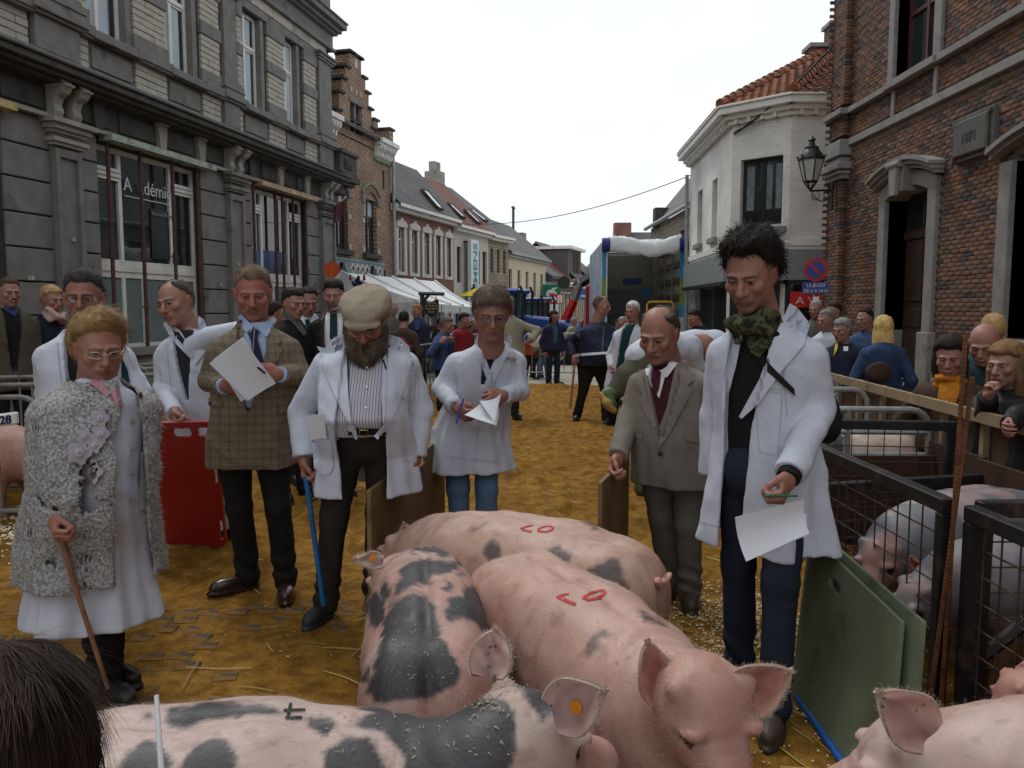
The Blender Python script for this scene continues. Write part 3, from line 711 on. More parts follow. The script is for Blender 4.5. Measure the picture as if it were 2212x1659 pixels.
for (p,a,up,nn),u,v in vis:
 Rm=np.stack([a,up,nn],1)
 if k_<295:
  o=bpy.data.objects.new('roof_tile',tms[rng.integers(7)]);link(o);o.parent=wh
  o.matrix_local=Matrix(((*Rm[0],p[0]-wp[0]),(*Rm[1],p[1]-wp[1]),(*Rm[2],p[2]-wp[2]),(0,0,0,1)));k_+=1
 else :
  stuffV.append(tv@Rm.T+p);stuffF.append(tf+b_);b_+=len(tv);stuffC.append(np.array([TC[rng.integers(7)]]*len(tv)))
if stuffV:
 o=obj('roof_tiling',mesh_np('roof_tiling',np.concatenate(stuffV),np.concatenate(stuffF),True,np.concatenate(stuffC)),M_tile,wh);o['kind']='stuff'
for (p,q) in ((np.array([*faces_[1][0],ZE+.4]),APEX),(np.array([*faces_[1][1],ZE+.4]),APEX)):
 n_=22
 for i in range(n_):
  a0=p+(q-p)*(i/n_);a1=p+(q-p)*((i+1.12)/n_);mb=MB();mb.tube([a0+np.array([0,0,.05]),a1+np.array([0,0,.02])],[.12,.095],8);c_=TC[rng.integers(6)]
  o=mb.build('hip_tile',mat('hip_%d'%(i%4),TC[i%4],.75,var=.35),wh,True)
for x,y,z,h in ((7.85,21.0,7.4,.85),(8.45,21.3,7.9,1.0)):
 mb=MB();mb.box((x-.3,y-.25,z-.6),(x+.3,y+.25,z+h-.1));o=P('chimney',mb,brick_mat('chim_brick',(.13,.06,.045),(.09,.045,.04),(.2,.17,.15)));uvmap(o.data,(1,0,0))
 mb=MB();mb.box((x-.36,y-.31,z+h-.1),(x+.36,y+.31,z+h));P('chimney_cap',mb,M_trim)
 # ================================================================== old stone house beyond the corner
oh=empty('old_house',(5.4,26,0),'old rubble stone house with steep roof between truck and white corner house','house')
fo=Frame((5.25,30.5),(0,-1));M_rub=brick_mat('rubble',(.36,.30,.22),(.24,.2,.16),(.2,.17,.14),.16,.34,.02,.5)
o=facade(oh,'wall',fo,0,7.2,-1,4.6,[(2.6,3.3,2.9,4.0),(5.3,5.9,2.9,4.0)],M_rub,.2)
for a,b in ((2.6,3.3),(5.3,5.9)):window(oh,fo,a,b,2.9,4.0,-.12,(),(),.05,fm=M_dwood)
mb=MB();mb.quad((5.1,23.3,4.55),(5.1,30.6,4.55),(8,30.6,8.1),(8,23.3,8.1));mb.build('roof',M_slate,oh)
mb=MB();mb.add([(5.25,23.35,0),(10,23.35,0),(10,23.35,8),(8,23.35,8.0),(5.25,23.35,4.6)],[(0,1,2,3,4)]);o=mb.build('gable_wall',M_rub,oh);uvmap(o.data,(1,0,0))
mb=MB();mb.tube([(5.1,23.3,4.6),(5.05,30.6,4.6)],.07,8);mb.build('gutter',M_zinc,oh)
mb=MB();mb.box((5.12,28.9,4.5),(5.6,29.4,5.2));mb.build('chimney',M_soot,oh)
# ================================================================== the row of houses on the left
def roof(h,fr,L,ze,back,rise,m,over=.3,gab=None,depth=7):
 a0,a1=-.02,L+.02
 mb=MB();k_=rise/back
 p=[fr((a0,over,ze-.0)),fr((a1,over,ze-.0)),fr((a1,-back,ze+rise+over*k_)),fr((a0,-back,ze+rise+over*k_))]
 q=[x-np.array([0,0,.12]) for x in p];mb.hexa(q+p)
 p2=[fr((a0,-back,ze+rise+over*k_)),fr((a1,-back,ze+rise+over*k_)),fr((a1,-2*back,ze)),fr((a0,-2*back,ze))];mb.hexa([x-np.array([0,0,.12]) for x in p2]+p2)
 o=mb.build('roof',m,h);uvmap(o.data,fr.a)
 for s_ in (.0,L):
  mb=MB();mb.add([fr((s_,0,-1.6)),fr((s_,-2*back,-1.6)),fr((s_,-2*back,ze)),fr((s_,-back,ze+rise)),fr((s_,0,ze))],[(0,1,2,3,4)])
  o=mb.build('party_wall',gab or M_hbrick,h);uvmap(o.data,fr.n)
def slate_rows(name,c1,c2,row=.22,wid=.3):return brick_mat(name,c1,c2,tuple(x*.45 for x in c1),row,wid,.012,.35,rough=.6)
M_hbrick=brick_mat('house_brick',(.24,.075,.05),(.19,.06,.045),(.26,.19,.16),.07,.22,.012,.3)
M_gbrick=brick_mat('gable_brick',(.26,.13,.07),(.15,.075,.05),(.40,.31,.23),.072,.22,.016,.45)
M_rslate=slate_rows('slates',(.085,.082,.08),(.06,.06,.062));M_rred=slate_rows('red_tiles',(.17,.055,.035),(.13,.045,.03),.2,.22);M_rgrey=slate_rows('grey_slates',(.11,.11,.115),(.085,.086,.09))
M_render=mat('pale_render',(.47,.44,.40),.85,var=.1,scale=2,dirt=((.34,.3,.26),1.2,.6))
M_cream2=mat('cream_render',(.50,.45,.33),.85,var=.08,scale=2)
M_sill=mat('pale_surround',(.55,.53,.48),.8,var=.12)
def row_house(label,p0,p1,ze,back,rise,wallm,roofm,wins,group='row houses along the left side of the street',eave=M_white,eh=.22,ed=.38):
 fr=Frame(p0,np.array(p1)-np.array(p0));L=float(np.linalg.norm(np.array(p1)-np.array(p0)))
 h=empty('row_house',fr((L/2,0,0)),label,'house',group)
 facade(h,'wall',fr,0,L,-1.6,ze,[(a,b,c,d) for (a,b,c,d,*_) in wins],wallm,.16)
 for w_ in wins:
  a,b,c,d=w_[:4];st_=w_[4] if len(w_)>4 else {}
  window(h,fr,a,b,c,d,-.1,st_.get('m',()),st_.get('t',(c+(d-c)*.68,)),.05,fm=st_.get('fm',M_frame),gm=st_.get('gm',M_glass))
  if st_.get('sur'):
   k_=st_['sur'];mb=MB();bx(fr,a-k_,a,-.1,.03,c-k_*.6,d+.02,mb);bx(fr,b,b+k_,-.1,.03,c-k_*.6,d+.02,mb);bx(fr,a,b,-.1,.032,d,d+k_*.9,mb);bx(fr,a,b,-.1,.05,c-k_*.6,c,mb)
   if st_.get('arch'):
    pts=[(a-k_,d+.02),(a-k_,d+.16),(a-k_*.4,d+.22),((a+b)/2-.1,d+.26),((a+b)/2-.08,d+.34),((a+b)/2+.08,d+.34),((a+b)/2+.1,d+.26),(b+k_*.4,d+.22),(b+k_,d+.16),(b+k_,d+.02)]
    mb.prism(pts,lambda s_,z_,t:fr((s_,t,z_)),-.05,.07)
   mb.build('window_surround',st_.get('sm',M_sill),h)
 mb=MB();bx(fr,-.02,L+.02,-.1,ed*.6,ze-eh,ze-eh*.45,mb);bx(fr,-.02,L+.02,-.1,ed,ze-eh*.45,ze+.02,mb);mb.build('eaves_cornice',eave,h)
 if roofm:roof(h,fr,L,ze,back,rise,roofm,ed-.02,gab=wallm if wallm in (M_hbrick,) else M_hbrick)
 return h,fr,L
def skylight(h,fr,s_,t,ze,back,rise,w_=.55,l_=.95):
 k_=rise/back;ll=math.hypot(1,k_);up=np.array([0,0,k_])-fr.n;up/=np.linalg.norm(up);nn=np.cross(fr.a,up);nn=nn if nn[2]>0 else -nn
 o=fr((s_,.36,ze))+up*t+nn*.03;mb=MB()
 g= lambda p:o+fr.a*p[0]+up*p[1]+nn*p[2]
 for lo,hi in (((-.06,0,0),(0,l_,.09)),((w_,0,0),(w_+.06,l_,.09)),((0,-.06,0),(w_,.0,.085)),((0,l_,0),(w_,l_+.06,.085))):mb.box(lo,hi,g)
 f_=mb.build('skylight',M_soot,h);mb=MB();mb.box((0,0,.0),(w_,l_,.06),g);mb.build('pane',mat('sky_pane',(.5,.53,.55),.05,0,var=.05,bump=0,spec=.8),f_)
 # stepped gable house
gp0,gp1=np.array([-5.45,22.6]),np.array([-4.15,27.8]);fg=Frame(gp0,gp1-gp0);gL=float(np.linalg.norm(gp1-gp0))
gh=empty('gabled_house',fg((gL/2,0,0)),'brown brick house with stepped gable and white bracketed eaves, beside the stone building','house')
P= lambda n,mb,m,bev=0,sm=False:mb.build(n,m,gh,sm,bev)
holes=[(1.05,1.95,3.35,5.1),(3.15,4.1,3.35,5.1),(.75,1.95,.9,2.25),(2.95,4.15,.9,2.25)]
facade(gh,'wall',fg,0,gL,-1,6.75,holes,M_gbrick,.2)
for a,b,c,d in holes:
 up_=c>3
 window(gh,fg,a,b,c,d,-.12,((a+b)/2,) if up_ else (),(d-.55,) if up_ else (d-.4,),.06,fm=M_dwood,gm=[M_glass,M_glass,M_curt,M_curt] if up_ else mat('red_drape',(.12,.03,.035),.4,var=.5,scale=3),name='window')
 lo=arch(a,b,d,.22,8);hi=arch(a-.18,b+.18,d+.1,.34,8);mb=MB()
 for i in range(8):mb.prism([lo[i],lo[i+1],hi[i+1],hi[i]],lambda s_,z_,t:fg((s_,t,z_)),-.05,.05)
 P('window_arch',mb,mat('arch_brick',(.19,.11,.07),.8,var=.3,scale=14))
 h0=arch(a-.2,b+.2,d+.12,.34,8);h1=arch(a-.24,b+.24,d+.2,.36,8);mb=MB()
 for i in range(8):mb.prism([h0[i],h0[i+1],h1[i+1],h1[i]],lambda s_,z_,t:fg((s_,t,z_)),-.05,.08)
 P('arch_hood',mb,mat('mossy_stone',(.17,.23,.15),.85,var=.3));mb=MB();mb.add([fg((a,-.11,d)),fg((b,-.11,d))]+[fg((s_,-.11,z_)) for s_,z_ in lo[::-1][1:-1]],[tuple(range(2+len(lo)-2))]);P('arch_pane',mb,M_curt if up_ else M_dwood)
 for s_ in (a-.1,b+.1):
  mb=MB();bx(fg,s_-.1,s_+.1,-.05,.06,d-.15,d+.12,mb);P('arch_springer',mb,M_blue)
  if up_:
   for z_ in (c+.05,c+.95):mb=MB();bx(fg,s_-.1,s_+.1,-.05,.03,z_,z_+.16,mb);P('quoin_stone',mb,M_wblk)
 mb=MB();bx(fg,a-.15,b+.15,-.1,.12,c-.14,c,mb);P('window_sill',mb,M_soot)
 if not up_:
  q=(a+b)/2;mb=MB();mb.prism([(q-.13,d+.2),(q+.13,d+.2),(q+.16,d+.5),(q+.06,d+.62),(q+.04,d+.72),(q-.04,d+.72),(q-.06,d+.62),(q-.16,d+.5)],lambda s_,z_,t:fg((s_,t,z_)),0,.14);P('arch_ornament',mb,M_black)
mb=MB();bx(fg,.3,4.6,-.05,.02,2.62,3.05,mb);P('frieze_band',mb,mat('band_blue',(.27,.31,.33),.8,var=.1))
mb=MB();bx(fg,.25,4.65,-.05,.04,3.05,3.12,mb);bx(fg,.25,4.65,-.05,.04,2.55,2.62,mb);P('frieze_edge',mb,mat('band_edge',(.22,.36,.40),.7))
M_dia=mat('diamond_tile',(.16,.075,.05),.7)
for i in range(7):
 q=2.2+i*.34
 mb=MB();mb.prism([(q,2.66),(q+.17,2.835),(q,3.01),(q-.17,2.835)],lambda s_,z_,t:fg((s_,t,z_)),.0,.035);P('diamond_tile',mb,M_white)
 mb=MB();mb.prism([(q,2.74),(q+.1,2.835),(q,2.93),(q-.1,2.835)],lambda s_,z_,t:fg((s_,t,z_)),.0,.045);P('diamond_tile',mb,M_dia)
for s_ in (.6,2.55,4.7):
 for z_ in (2.3,5.6):mb=MB();bx(fg,s_-.03,s_+.03,0,.04,z_,z_+.6,mb);P('wall_anchor',mb,M_black)
 # stepped gable (centre 1.35 .. 3.5)
gc=2.55
steps=[(1.35,6.75,7.35),(1.15,7.35,7.9),(.95,7.9,8.35),(.72,8.35,8.75),(.42,8.75,9.25)]
for hw,z0,z1 in steps:
 o=facade(gh,'gable_step',fg,gc-hw,gc+hw,z0,z1,[(gc-.42,gc+.42,max(z0,6.95),z1)] if z1<8.0 else [],M_gbrick,.25,.06)
 for q in (-1,1):
  mb=MB();mb.quad(fg((gc+q*hw,.06,z0)),fg((gc+q*hw,-.4,z0)),fg((gc+q*hw,-.4,z1)),fg((gc+q*hw,.06,z1)));o=P('step_side',mb,M_gbrick);uvmap(o.data,fg.n)
  mb=MB();bx(fg,gc+q*(hw+.07)-.0,gc+q*(hw-.3),-.45,.14,z1,z1+.07,mb);P('step_coping',mb,M_soot)
 mb=MB();bx(fg,gc-hw,gc+hw,-.42,.05,z1-.06,z1-.005,mb);P('step_top',mb,M_soot)
mb=MB();bx(fg,gc-.5,gc+.5,-.45,.14,9.25,9.32,mb);P('step_coping',mb,M_soot)
mb=MB()
for s_ in (gc-.4,gc,gc+.4):bx(fg,s_-.06,s_+.06,-.1,.02,6.75,7.85,mb)
bx(fg,gc-.5,gc+.5,-.1,.1,7.82,7.95,mb);P('gable_window',mb,M_blue);mb=MB();bx(fg,gc-.42,gc+.42,-.2,-.12,6.75,7.85,mb);P('gable_pane',mb,M_glass)
mb=MB();bx(fg,gc-.07,gc+.07,.06,.09,8.9,9.15,mb);P('gable_stone',mb,M_sill)
for q in (-.35,0,.35):mb=MB();bx(fg,gc+q-.05,gc+q+.05,.06,.085,8.1,8.25,mb);P('gable_stone',mb,M_wblk)
for a,b in ((.0,1.15),(3.95,gL)):
 mb=MB();bx(fg,a,b,-.1,.34,6.98,7.12,mb);bx(fg,a,b,-.1,.26,6.9,6.98,mb);P('eaves_cornice',mb,M_white)
 mb=MB();bx(fg,a,b,-.1,.06,6.42,6.52,mb);P('eaves_band',mb,mat('mossy_stone',(.17,.23,.15),.85,var=.3))
 n_=int((b-a)/.19)
 for i in range(n_):
  s_=a+.1+i*.19;mb=MB();mb.prism([(0,6.9),(.28,6.9),(.26,6.8),(.14,6.72),(.12,6.58),(.0,6.5)],lambda d_,z_,t,s_=s_:fg((s_+t,d_,z_)),-.045,.045);P('eaves_bracket',mb,M_white)
mb=MB();q=[fg((-.4,.25,7.1)),fg((gL,.25,7.1)),fg((gL,-3,9.0)),fg((-.4,-3,9.0))];mb.hexa([x-np.array([0,0,.1]) for x in q]+q);o=P('roof',mb,M_rslate);uvmap(o.data,fg.a)
mb=MB();bx(fg,.7,1.1,-1.8,-.4,7.7,8.5,mb);P('dormer',mb,M_rslate)
for i,(d,z) in enumerate(((.0,7.6),(-.55,7.95),(-1.1,8.35),(-1.7,8.75))):
 mb=MB();bx(fg,gL-.32,gL+.02,d-.6,d+.1,6.8,z,mb);o=P('end_step',mb,M_gbrick);uvmap(o.data,fg.n);mb=MB();bx(fg,gL-.38,gL+.08,d-.62,d+.16,z,z+.07,mb);P('step_coping',mb,M_soot)
mb=MB();bx(fg,.3,1.0,-3.2,-2.6,8.6,9.45,mb);o=P('chimney',mb,M_gbrick);uvmap(o.data,fg.a);mb=MB();bx(fg,.22,1.08,-3.28,-2.52,9.45,9.55,mb);P('chimney_cap',mb,M_soot)
mb=MB();mb.tube([fg((gL-.06,.12,7)),fg((gL-.06,.12,0))],.055,8);P('drain_pipe',mb,M_zinc,sm=True)
# red brick house with pale window surrounds
q2=(-2.42,33.37);A_=(-4.15,27.84)
st=dict(sur=.2,arch=True,sm=M_sill,m=(),t=(4.05,))
wn=[(.5+i*1.12,.98+i*1.12,2.9,4.45,dict(st)) for i in range(5)]+[(.5+i*1.12,.98+i*1.12,.8,1.95,dict(st,t=(1.6,))) for i in range(5)]
h,f2,L2=row_house('red brick row house with five pale carved window surrounds',A_,q2,5.2,1.62,1.76,M_hbrick,M_rslate,wn)
skylight(h,f2,3.7,.35,5.2,1.62,1.76)
# rendered shop house with the tall sign
h,f3,L3=row_house('pale rendered row house with tall vertical sign and red roof',(-2.42,33.39),(-1.1,37.33),5.05,2.16,2.0,M_render,M_rred,[(.35,.85,2.7,4.2,dict(fm=M_dwood)),(2.5,3.05,2.7,4.2,dict(fm=M_dwood)),(3.4,3.95,2.7,4.2,dict(fm=M_dwood))])
skylight(h,f3,.9,.6,5.05,2.16,2.0,.5,.8);skylight(h,f3,2.6,.5,5.05,2.16,2.0,.5,.8)
M_sgn=mat('sign_white',(.62,.66,.68),.5,var=.05,bump=0);M_teal=mat('sign_teal',(.02,.24,.30),.5,var=.05,bump=0)
so=empty('shop_sign',f3((1.5,.3,3)),'tall white vertical sign with teal letters on pale shop house','sign')
mb=MB();bx(f3,1.12,2.02,.18,.34,1.75,4.55,mb);mb.build('sign_box',M_sgn,so)
for i,z_ in enumerate((4.45,1.85)):mb=MB();bx(f3,1.1,1.2,0,.18,z_-.04,z_+.04,mb);mb.build('sign_bracket',M_black,so)
text_obj('lettering','SIEMENS',f3((1.86,.345,3.15)),(0,0,1),tuple(-f3 .a),.7,M_teal,so,width=2.55,height=.5,bold=.02)
so=empty('shop_sign',f3((3,.3,2)),'red and white box sign projecting under the tall vertical sign','sign')
mb=MB();bx(f3,2.4,3.75,.42,.56,1.72,2.28,mb);mb.build('sign_box',M_sgn,so)
mb=MB();bx(f3,3.55,4.3,.14,.3,1.66,2.5,mb);mb.build('sign_box',mat('sign_red',(.5,.02,.03),.45,bump=0,var=.05),so)
text_obj('lettering','AEG',f3((3.92,.305,2.02)),f3 .a,(0,0,1),.34,M_letter,so,width=.6)
mb=MB();bx(f3,2.5,2.6,0,.42,2.0,2.06,mb);mb.build('sign_bracket',M_black,so)
so=empty('shop_banner',f3((2,.1,1)),'dark blue shop banner with white capitals above the marquee','sign')
mb=MB();bx(f3,.15,4.1,.03,.12,.95,1.42,mb);mb.build('banner_board',mat('banner_blue',(.035,.075,.15),.6,bump=0,var=.1),so)
text_obj('lettering','Ets DESAER A. TV-VIDEO-HIFI',f3((2.1,.125,1.05)),f3 .a,(0,0,1),.3,M_letter,so,width=3.6,height=.26)
# rubble stone house, cream house, and the smaller ones beyond
small=dict(fm=M_dwood,t=())
h,f4,L4=row_house('narrow rubble stone row house with small dark windows',(-1.1,37.35),(-.17,39.5),5.0,3.14,2.37,M_rub,M_rgrey,[(.25,.55,3.3,4.4,small),(.98,1.28,3.3,4.4,small),(1.7,2.0,3.3,4.4,small),(.98,1.28,1.2,2.7,small),(1.7,2.0,1.2,2.7,small)])
skylight(h,f4,.6,1.2,5.0,3.14,2.37,.5,.9)
mb=MB();bx(f4,-.6,.1,-3.0,-2.3,6.9,8.0,mb);mb.build('chimney',M_soft,h)
for s_ in (-.42,-.08):mb=MB();bx(f4,s_-.12,s_+.12,-2.8,-2.5,8.0,8.45,mb);mb.build('chimney_pot',M_soft,h)
dk=dict(fm=mat('brown_shutter',(.10,.075,.065),.7),gm=mat('brown_blind',(.085,.06,.055),.6,var=.2),t=())
h,f5,L5=row_house('cream rendered row house with five tall brown windows and grey shopfront',(-.34,39.65),(1.98,47.26),4.4,2.19,1.8,M_cream2,M_rgrey,[(.6+i*1.55,1.15+i*1.55,1.6,3.6,dk) for i in range(5)],eave=M_zinc)
mb=MB();bx(f5,.0,L5,.0,.25,.75,1.5,mb);mb.build('shop_fascia',mat('shop_pale',(.36,.37,.38),.6),h)
for i in range(9):mb=MB();bx(f5,.2+i*.9,.3+i*.9,.25,.3,.75,1.5,mb);mb.build('fascia_post',M_sgn,h)
mb=MB();bx(f5,1.0,L5-.5,-.02,.02,-.3,.7,mb);mb.build('shop_window',M_glass,h)
so=empty('apple_sign',f5((7.2,.6,2)),'small green sign with white fruit emblem on cream house','sign')
g_= lambda p:f5((6.9+p[1],.1+p[0],p[2]));mb=MB();mb.box((0,0,2.1),(1.05,.14,3.0),g_);mb.build('sign_box',mat('sign_green',(.01,.16,.09),.5,bump=0),so)
V_=[];
o_=g_((.52,-.02,2.5));mb=MB();mb.prism([(.3*math.cos(t)*1.05,.24*math.sin(t)) for t in np.linspace(0,6.28,17)[:-1]],lambda a,c,t:g_((.52+a,-t,2.47+c)),.0,.02);mb.prism([(-.05,.2),(.3,.28),(.38,.36),(.1,.34)],lambda a,c,t:g_((.52+a,-t,2.47+c)),.0,.022);mb.build('sign_emblem',M_sgn,so)
mb=MB();mb.prism([(-.22,.02),(0,-.03),(.22,.03),(.22,.07),(0,.01),(-.22,.06)],lambda a,c,t:g_((.52+a,-t,2.47+c)),.02,.03);mb.build('sign_emblem',mat('sign_green',(.01,.16,.09),.5),so)
pale=dict(fm=M_frame,sur=.1,t=())
h,f6,L6=row_house('small grey white row house with dark flat eaves',(2.0,47.3),(2.95,50.6),3.55,1.6,1.1,mat('grey_render',(.42,.42,.45),.8),M_rgrey,[(.5,1.05,1.0,2.9,pale),(2.0,2.55,1.0,2.9,pale)],eave=mat('dark_eave',(.05,.06,.07),.5),eh=.35)
h,f7,L7=row_house('brown brick row house with three pale windows and orange roof',(2.95,50.65),(4.1,54.2),3.3,2.6,2.2,brick_mat('brown_brick',(.15,.085,.065),(.12,.07,.06),(.2,.16,.14)),M_rred,[(.4+i*1.05,.95+i*1.05,.4,2.6,dict(pale,sm=M_cream2)) for i in range(3)])
mb=MB();bx(f7,-.5,.2,-2.9,-2.2,5.2,6.4,mb);mb.build('chimney',M_hbrick,h)
mb=MB();mb.tube([f7((-1.6,-2.5,5)),f7((-1.6,-2.5,7.9))],.09,6);mb.tube([f7((-1.85,-2.5,7.8)),f7((-1.35,-2.5,7.8))],.06,6);mb.build('mast',M_soot,h)
h,f8,L8=row_house('brown brick row house with wide dormer under a flat white roof',(4.1,54.25),(5.2,57.6),3.6,2.6,2.3,brick_mat('brown_brick2',(.17,.085,.07),(.14,.075,.06),(.2,.16,.14)),M_rgrey,[(.4+i*1.05,.95+i*1.05,.5,2.7,dict(pale,sm=M_cream2)) for i in range(3)])
mb=MB();bx(f8,-.6,L8-.3,-2.6,-.2,3.7,5.6,mb);mb.build('dormer',mat('dormer_grey',(.09,.085,.09),.7),h);mb=MB();bx(f8,-.8,L8-.1,-2.8,.1,5.6,5.8,mb);mb.build('dormer_roof',M_white,h)
for a in (.9,1.9):mb=MB();bx(f8,a,a+.7,-.22,-.16,4.0,5.4,mb);mb.build('dormer_window',M_dwood,h)
h,f9,L9=row_house('far pale row house with grey roof at the end of the row',(5.2,57.7),(6.6,62.5),3.9,2.4,2.0,M_render,M_rgrey,[(.6+i*1.5,1.2+i*1.5,1.0,2.8,pale) for i in range(3)])
eh_=empty('end_house',(10,60,0),'large pale house with grey hipped roof and two chimneys behind truck','house');fe=Frame((5.8,60),(1,0))
facade(eh_,'wall',fe,0,10,-1.6,4.3,[(.6,1.2,1.5,3.2),(2.4,3.0,1.5,3.2)],M_render,.15)
for a in (.6,2.4):window(eh_,fe,a,a+.6,1.5,3.2,-.1,(),(2.6,),.05)
V_=[fe((-.3,.3,4.3)),fe((10.3,.3,4.3)),fe((10.3,-7,4.3)),fe((-.3,-7,4.3)),fe((2.4,-3.4,7.6)),fe((10.3,-3.4,7.6))]
mb=MB();mb.add(V_,[(0,1,5,4),(2,3,4,5),(3,0,4),(1,2,5)]);o=mb.build('roof',M_rgrey,eh_);uvmap(o.data,(1,0,0))
for x_,m_ in ((2.2,M_hbrick),(6.2,M_soft)):mb=MB();bx(fe,x_,x_+1.3,-3.9,-2.9,6.6,8.3,mb);o=mb.build('chimney',m_,eh_);uvmap(o.data,(1,0,0))
# ================================================================== ground
def smooth(a,b,x):t=np.clip((x-a)/(b-a),0,1);return t*t*(3-2*t)
k=NT('square_paving');v=k.coords();n1=k.noise(v,.35,4);n2=k.noise(v,3.5,5,.7)
k.col(k.mix(.5,k.ramp(n1,[(.3,(.27,.245,.205)),(.7,(.40,.37,.31))]),k.ramp(n2,[(.3,(.22,.2,.17)),(.7,(.42,.39,.33))])));k.set(.9,0,.2);k.bump(k.noise(v,30,4),.4,.01)
mb=MB();mb.quad((-400,-60,-.06),(400,-60,-.06),(400,18.6,-.06),(-400,18.6,-.06));mb.quad((-400,18.6,-.06),(400,18.6,-.06),(400,55,-.95),(-400,55,-.95));mb.quad((-400,55,-.95),(400,55,-.95),(400,900,-1.2),(-400,900,-1.2));o=mb.build('ground',k.m);tag(o,kind='structure')
k=NT('sand');v=k.coords();n1=k.noise(v,1.1,5,.6);n2=k.noise(v,9,6,.7);n3=k.noise(v,60,3,.6)
c=k.ramp(n1,[(.3,(.215,.108,.018)),(.5,(.32,.165,.026)),(.72,(.40,.22,.045))])
c=k.mix(k.ramp(n2,[(.40,(0,0,0)),(.62,(1,1,1))]),k.mix(1,c,(.50,.45,.40),'MULTIPLY'),c)
c=k.mix(k.ramp(n3,[(.61,(0,0,0)),(.70,(.7,)*3)]),c,(.075,.038,.013))
k.col(c);k.set(.95,0,.15);k.bump(k.noise(v,45,6,.75),.9,.016)
def sand_h(P):
 y=P[:,1];a=smooth(3.3,6.0,y);Q=np.stack([P[:,0],y,0*y],1)
 f=np.abs(vnoise(Q,3.1,5));b=vnoise(Q,1.2,1)*.014+vnoise(Q,6.5,2)*.013+vnoise(Q,14,3)*.009
 lump=np.maximum(0,vnoise(Q,5.2,9)-.25)*.075+np.maximum(0,vnoise(Q,9.0,19)-.3)*.06-np.maximum(0,vnoise(Q,7.0,29)-.3)*.07
 return a*(b+lump-.012*np.maximum(0,.3-f))+(1-a)*(vnoise(Q,2.1,4)*.006+vnoise(Q,8,6)*.004)
xs=np.concatenate([np.arange(-6.4,6.0,.045)]);ys=np.concatenate([np.arange(.8,9,.045),np.arange(9,17.6,.09)])
gx,gy=np.meshgrid(xs,ys,indexing='ij');P_=np.stack([gx.ravel(),gy.ravel(),0*gx.ravel()],1);P_[:,2]=sand_h(P_)
edge=smooth(16.6,17.4,P_[:,1]+vnoise(P_*np.array([1,0,0]),1.5,3)*.5);P_[:,2]=P_[:,2]*(1-edge)-.08*edge
nx,ny=len(xs),len(ys);ii=np.arange(nx*ny).reshape(nx,ny);Fq=np.stack([ii[:-1,:-1],ii[1:,:-1],ii[1:,1:],ii[:-1,1:]],-1).reshape(-1,4)
sand=obj('sand',mesh_np('sand',P_,Fq,True),k.m);tag(sand,kind='structure')
# setts showing through where the sand is thin
M_sett=mat('sett',(.085,.077,.066),.95,var=.35,scale=9,spec=.1,dirt=((.20,.105,.03),7,.42),bump=.3,bs=50)
sm_=[]
for q in range(5):
 mb=MB();a,b=.062+.006*rng.uniform(-1,1),.046+.005*rng.uniform(-1,1);mb.hexa([(-a,-b,-.08),(a,-b,-.08),(a,b,-.08),(-a,b,-.08),(-a*.86,-b*.84,0),(a*.9,-b*.86,0),(a*.86,b*.85,0),(-a*.9,b*.86,0)])
 o=mb.build('sett',M_sett);sm_.append(o.data);bpy.data.objects.remove(o)
st_=[]
for j in range(46):
 for i in range(42):
  x,y=-3.0+i*.142+(.07 if j%2 else 0),2.1+j*.108
  if x>2.3 or y>6:continue
  q=np.array([[x,y,0.]]);h_=sand_h(q)[0];zz=-.014+vnoise(q,1.1,44)[0]*.024+rng.uniform(-.007,.006)-.03*max(0,(y-4.2))
  if zz>h_-.002 and rng.random()<.62:st_.append((x+rng.uniform(-.012,.012),y+rng.uniform(-.01,.01),min(zz,h_+.0045)))
st_.sort(key= lambda s:s[1])
for x,y,zz in st_[:290]:
 o=bpy.data.objects.new('sett',sm_[rng.integers(5)]);link(o);o.location=(x,y,zz);o.rotation_euler=(rng.uniform(-.035,.035),rng.uniform(-.035,.035),rng.uniform(-.16,.16));o.parent=sand
 # straw and shavings
M_straw=vcol_mat('straw',.8,bump=0,var=.1)
def straw(nm,spots,n,L_,wd,cset,zf=.012):
 V_,F_,C_=[],[],[]
 for _ in range(n):
  cx,cy,r=spots[rng.integers(len(spots))];q=rng.normal(size=2)*r;p=np.array([cx+q[0],cy+q[1],0.]);p[2]=sand_h(p[None])[0]+zf*rng.uniform(.5,1.6)
  a=rng.uniform(0,math.pi);l=L_*rng.uniform(.4,1.3);d=np.array([math.cos(a),math.sin(a),rng.uniform(-.05,.05)]);s_=np.array([-d[1],d[0],0]);bend=rng.uniform(-.05,.05)*l
  c_=np.array(cset[rng.integers(len(cset))])*rng.uniform(.75,1.2);b=len(V_);m_=p+d*l*.5+s_*bend
  for e,q_ in ((p,-1),(m_,0),(p+d*l,1)):
   V_.extend([e-s_*wd,e+np.array([0,0,wd*1.6]),e+s_*wd]);C_.extend([c_]*3)
  for t in (0,3):
   for i in (0,1):F_.append((b+t+i,b+t+i+1,b+t+i+4,b+t+i+3))
 o=obj(nm,mesh_np(nm,np.array(V_),np.array(F_),False,np.array(C_)),M_straw);tag(o,kind='stuff');return o
SC=[(.36,.24,.08),(.28,.18,.055),(.43,.31,.12)]
straw('straw',[(-.9,3.0,.5),(-.6,3.2,.4),(-1.3,3.4,.5),(-.4,3.7,.4)],46,.27,.003,SC)
straw('straw',[(.9,2.5,.25),(1.1,2.6,.2)],26,.2,.0026,SC)
straw('straw',[(.4,7,1.6),(-.3,5.5,1.2),(.6,9,1.5),(-1.5,5,1)],120,.12,.003,SC)
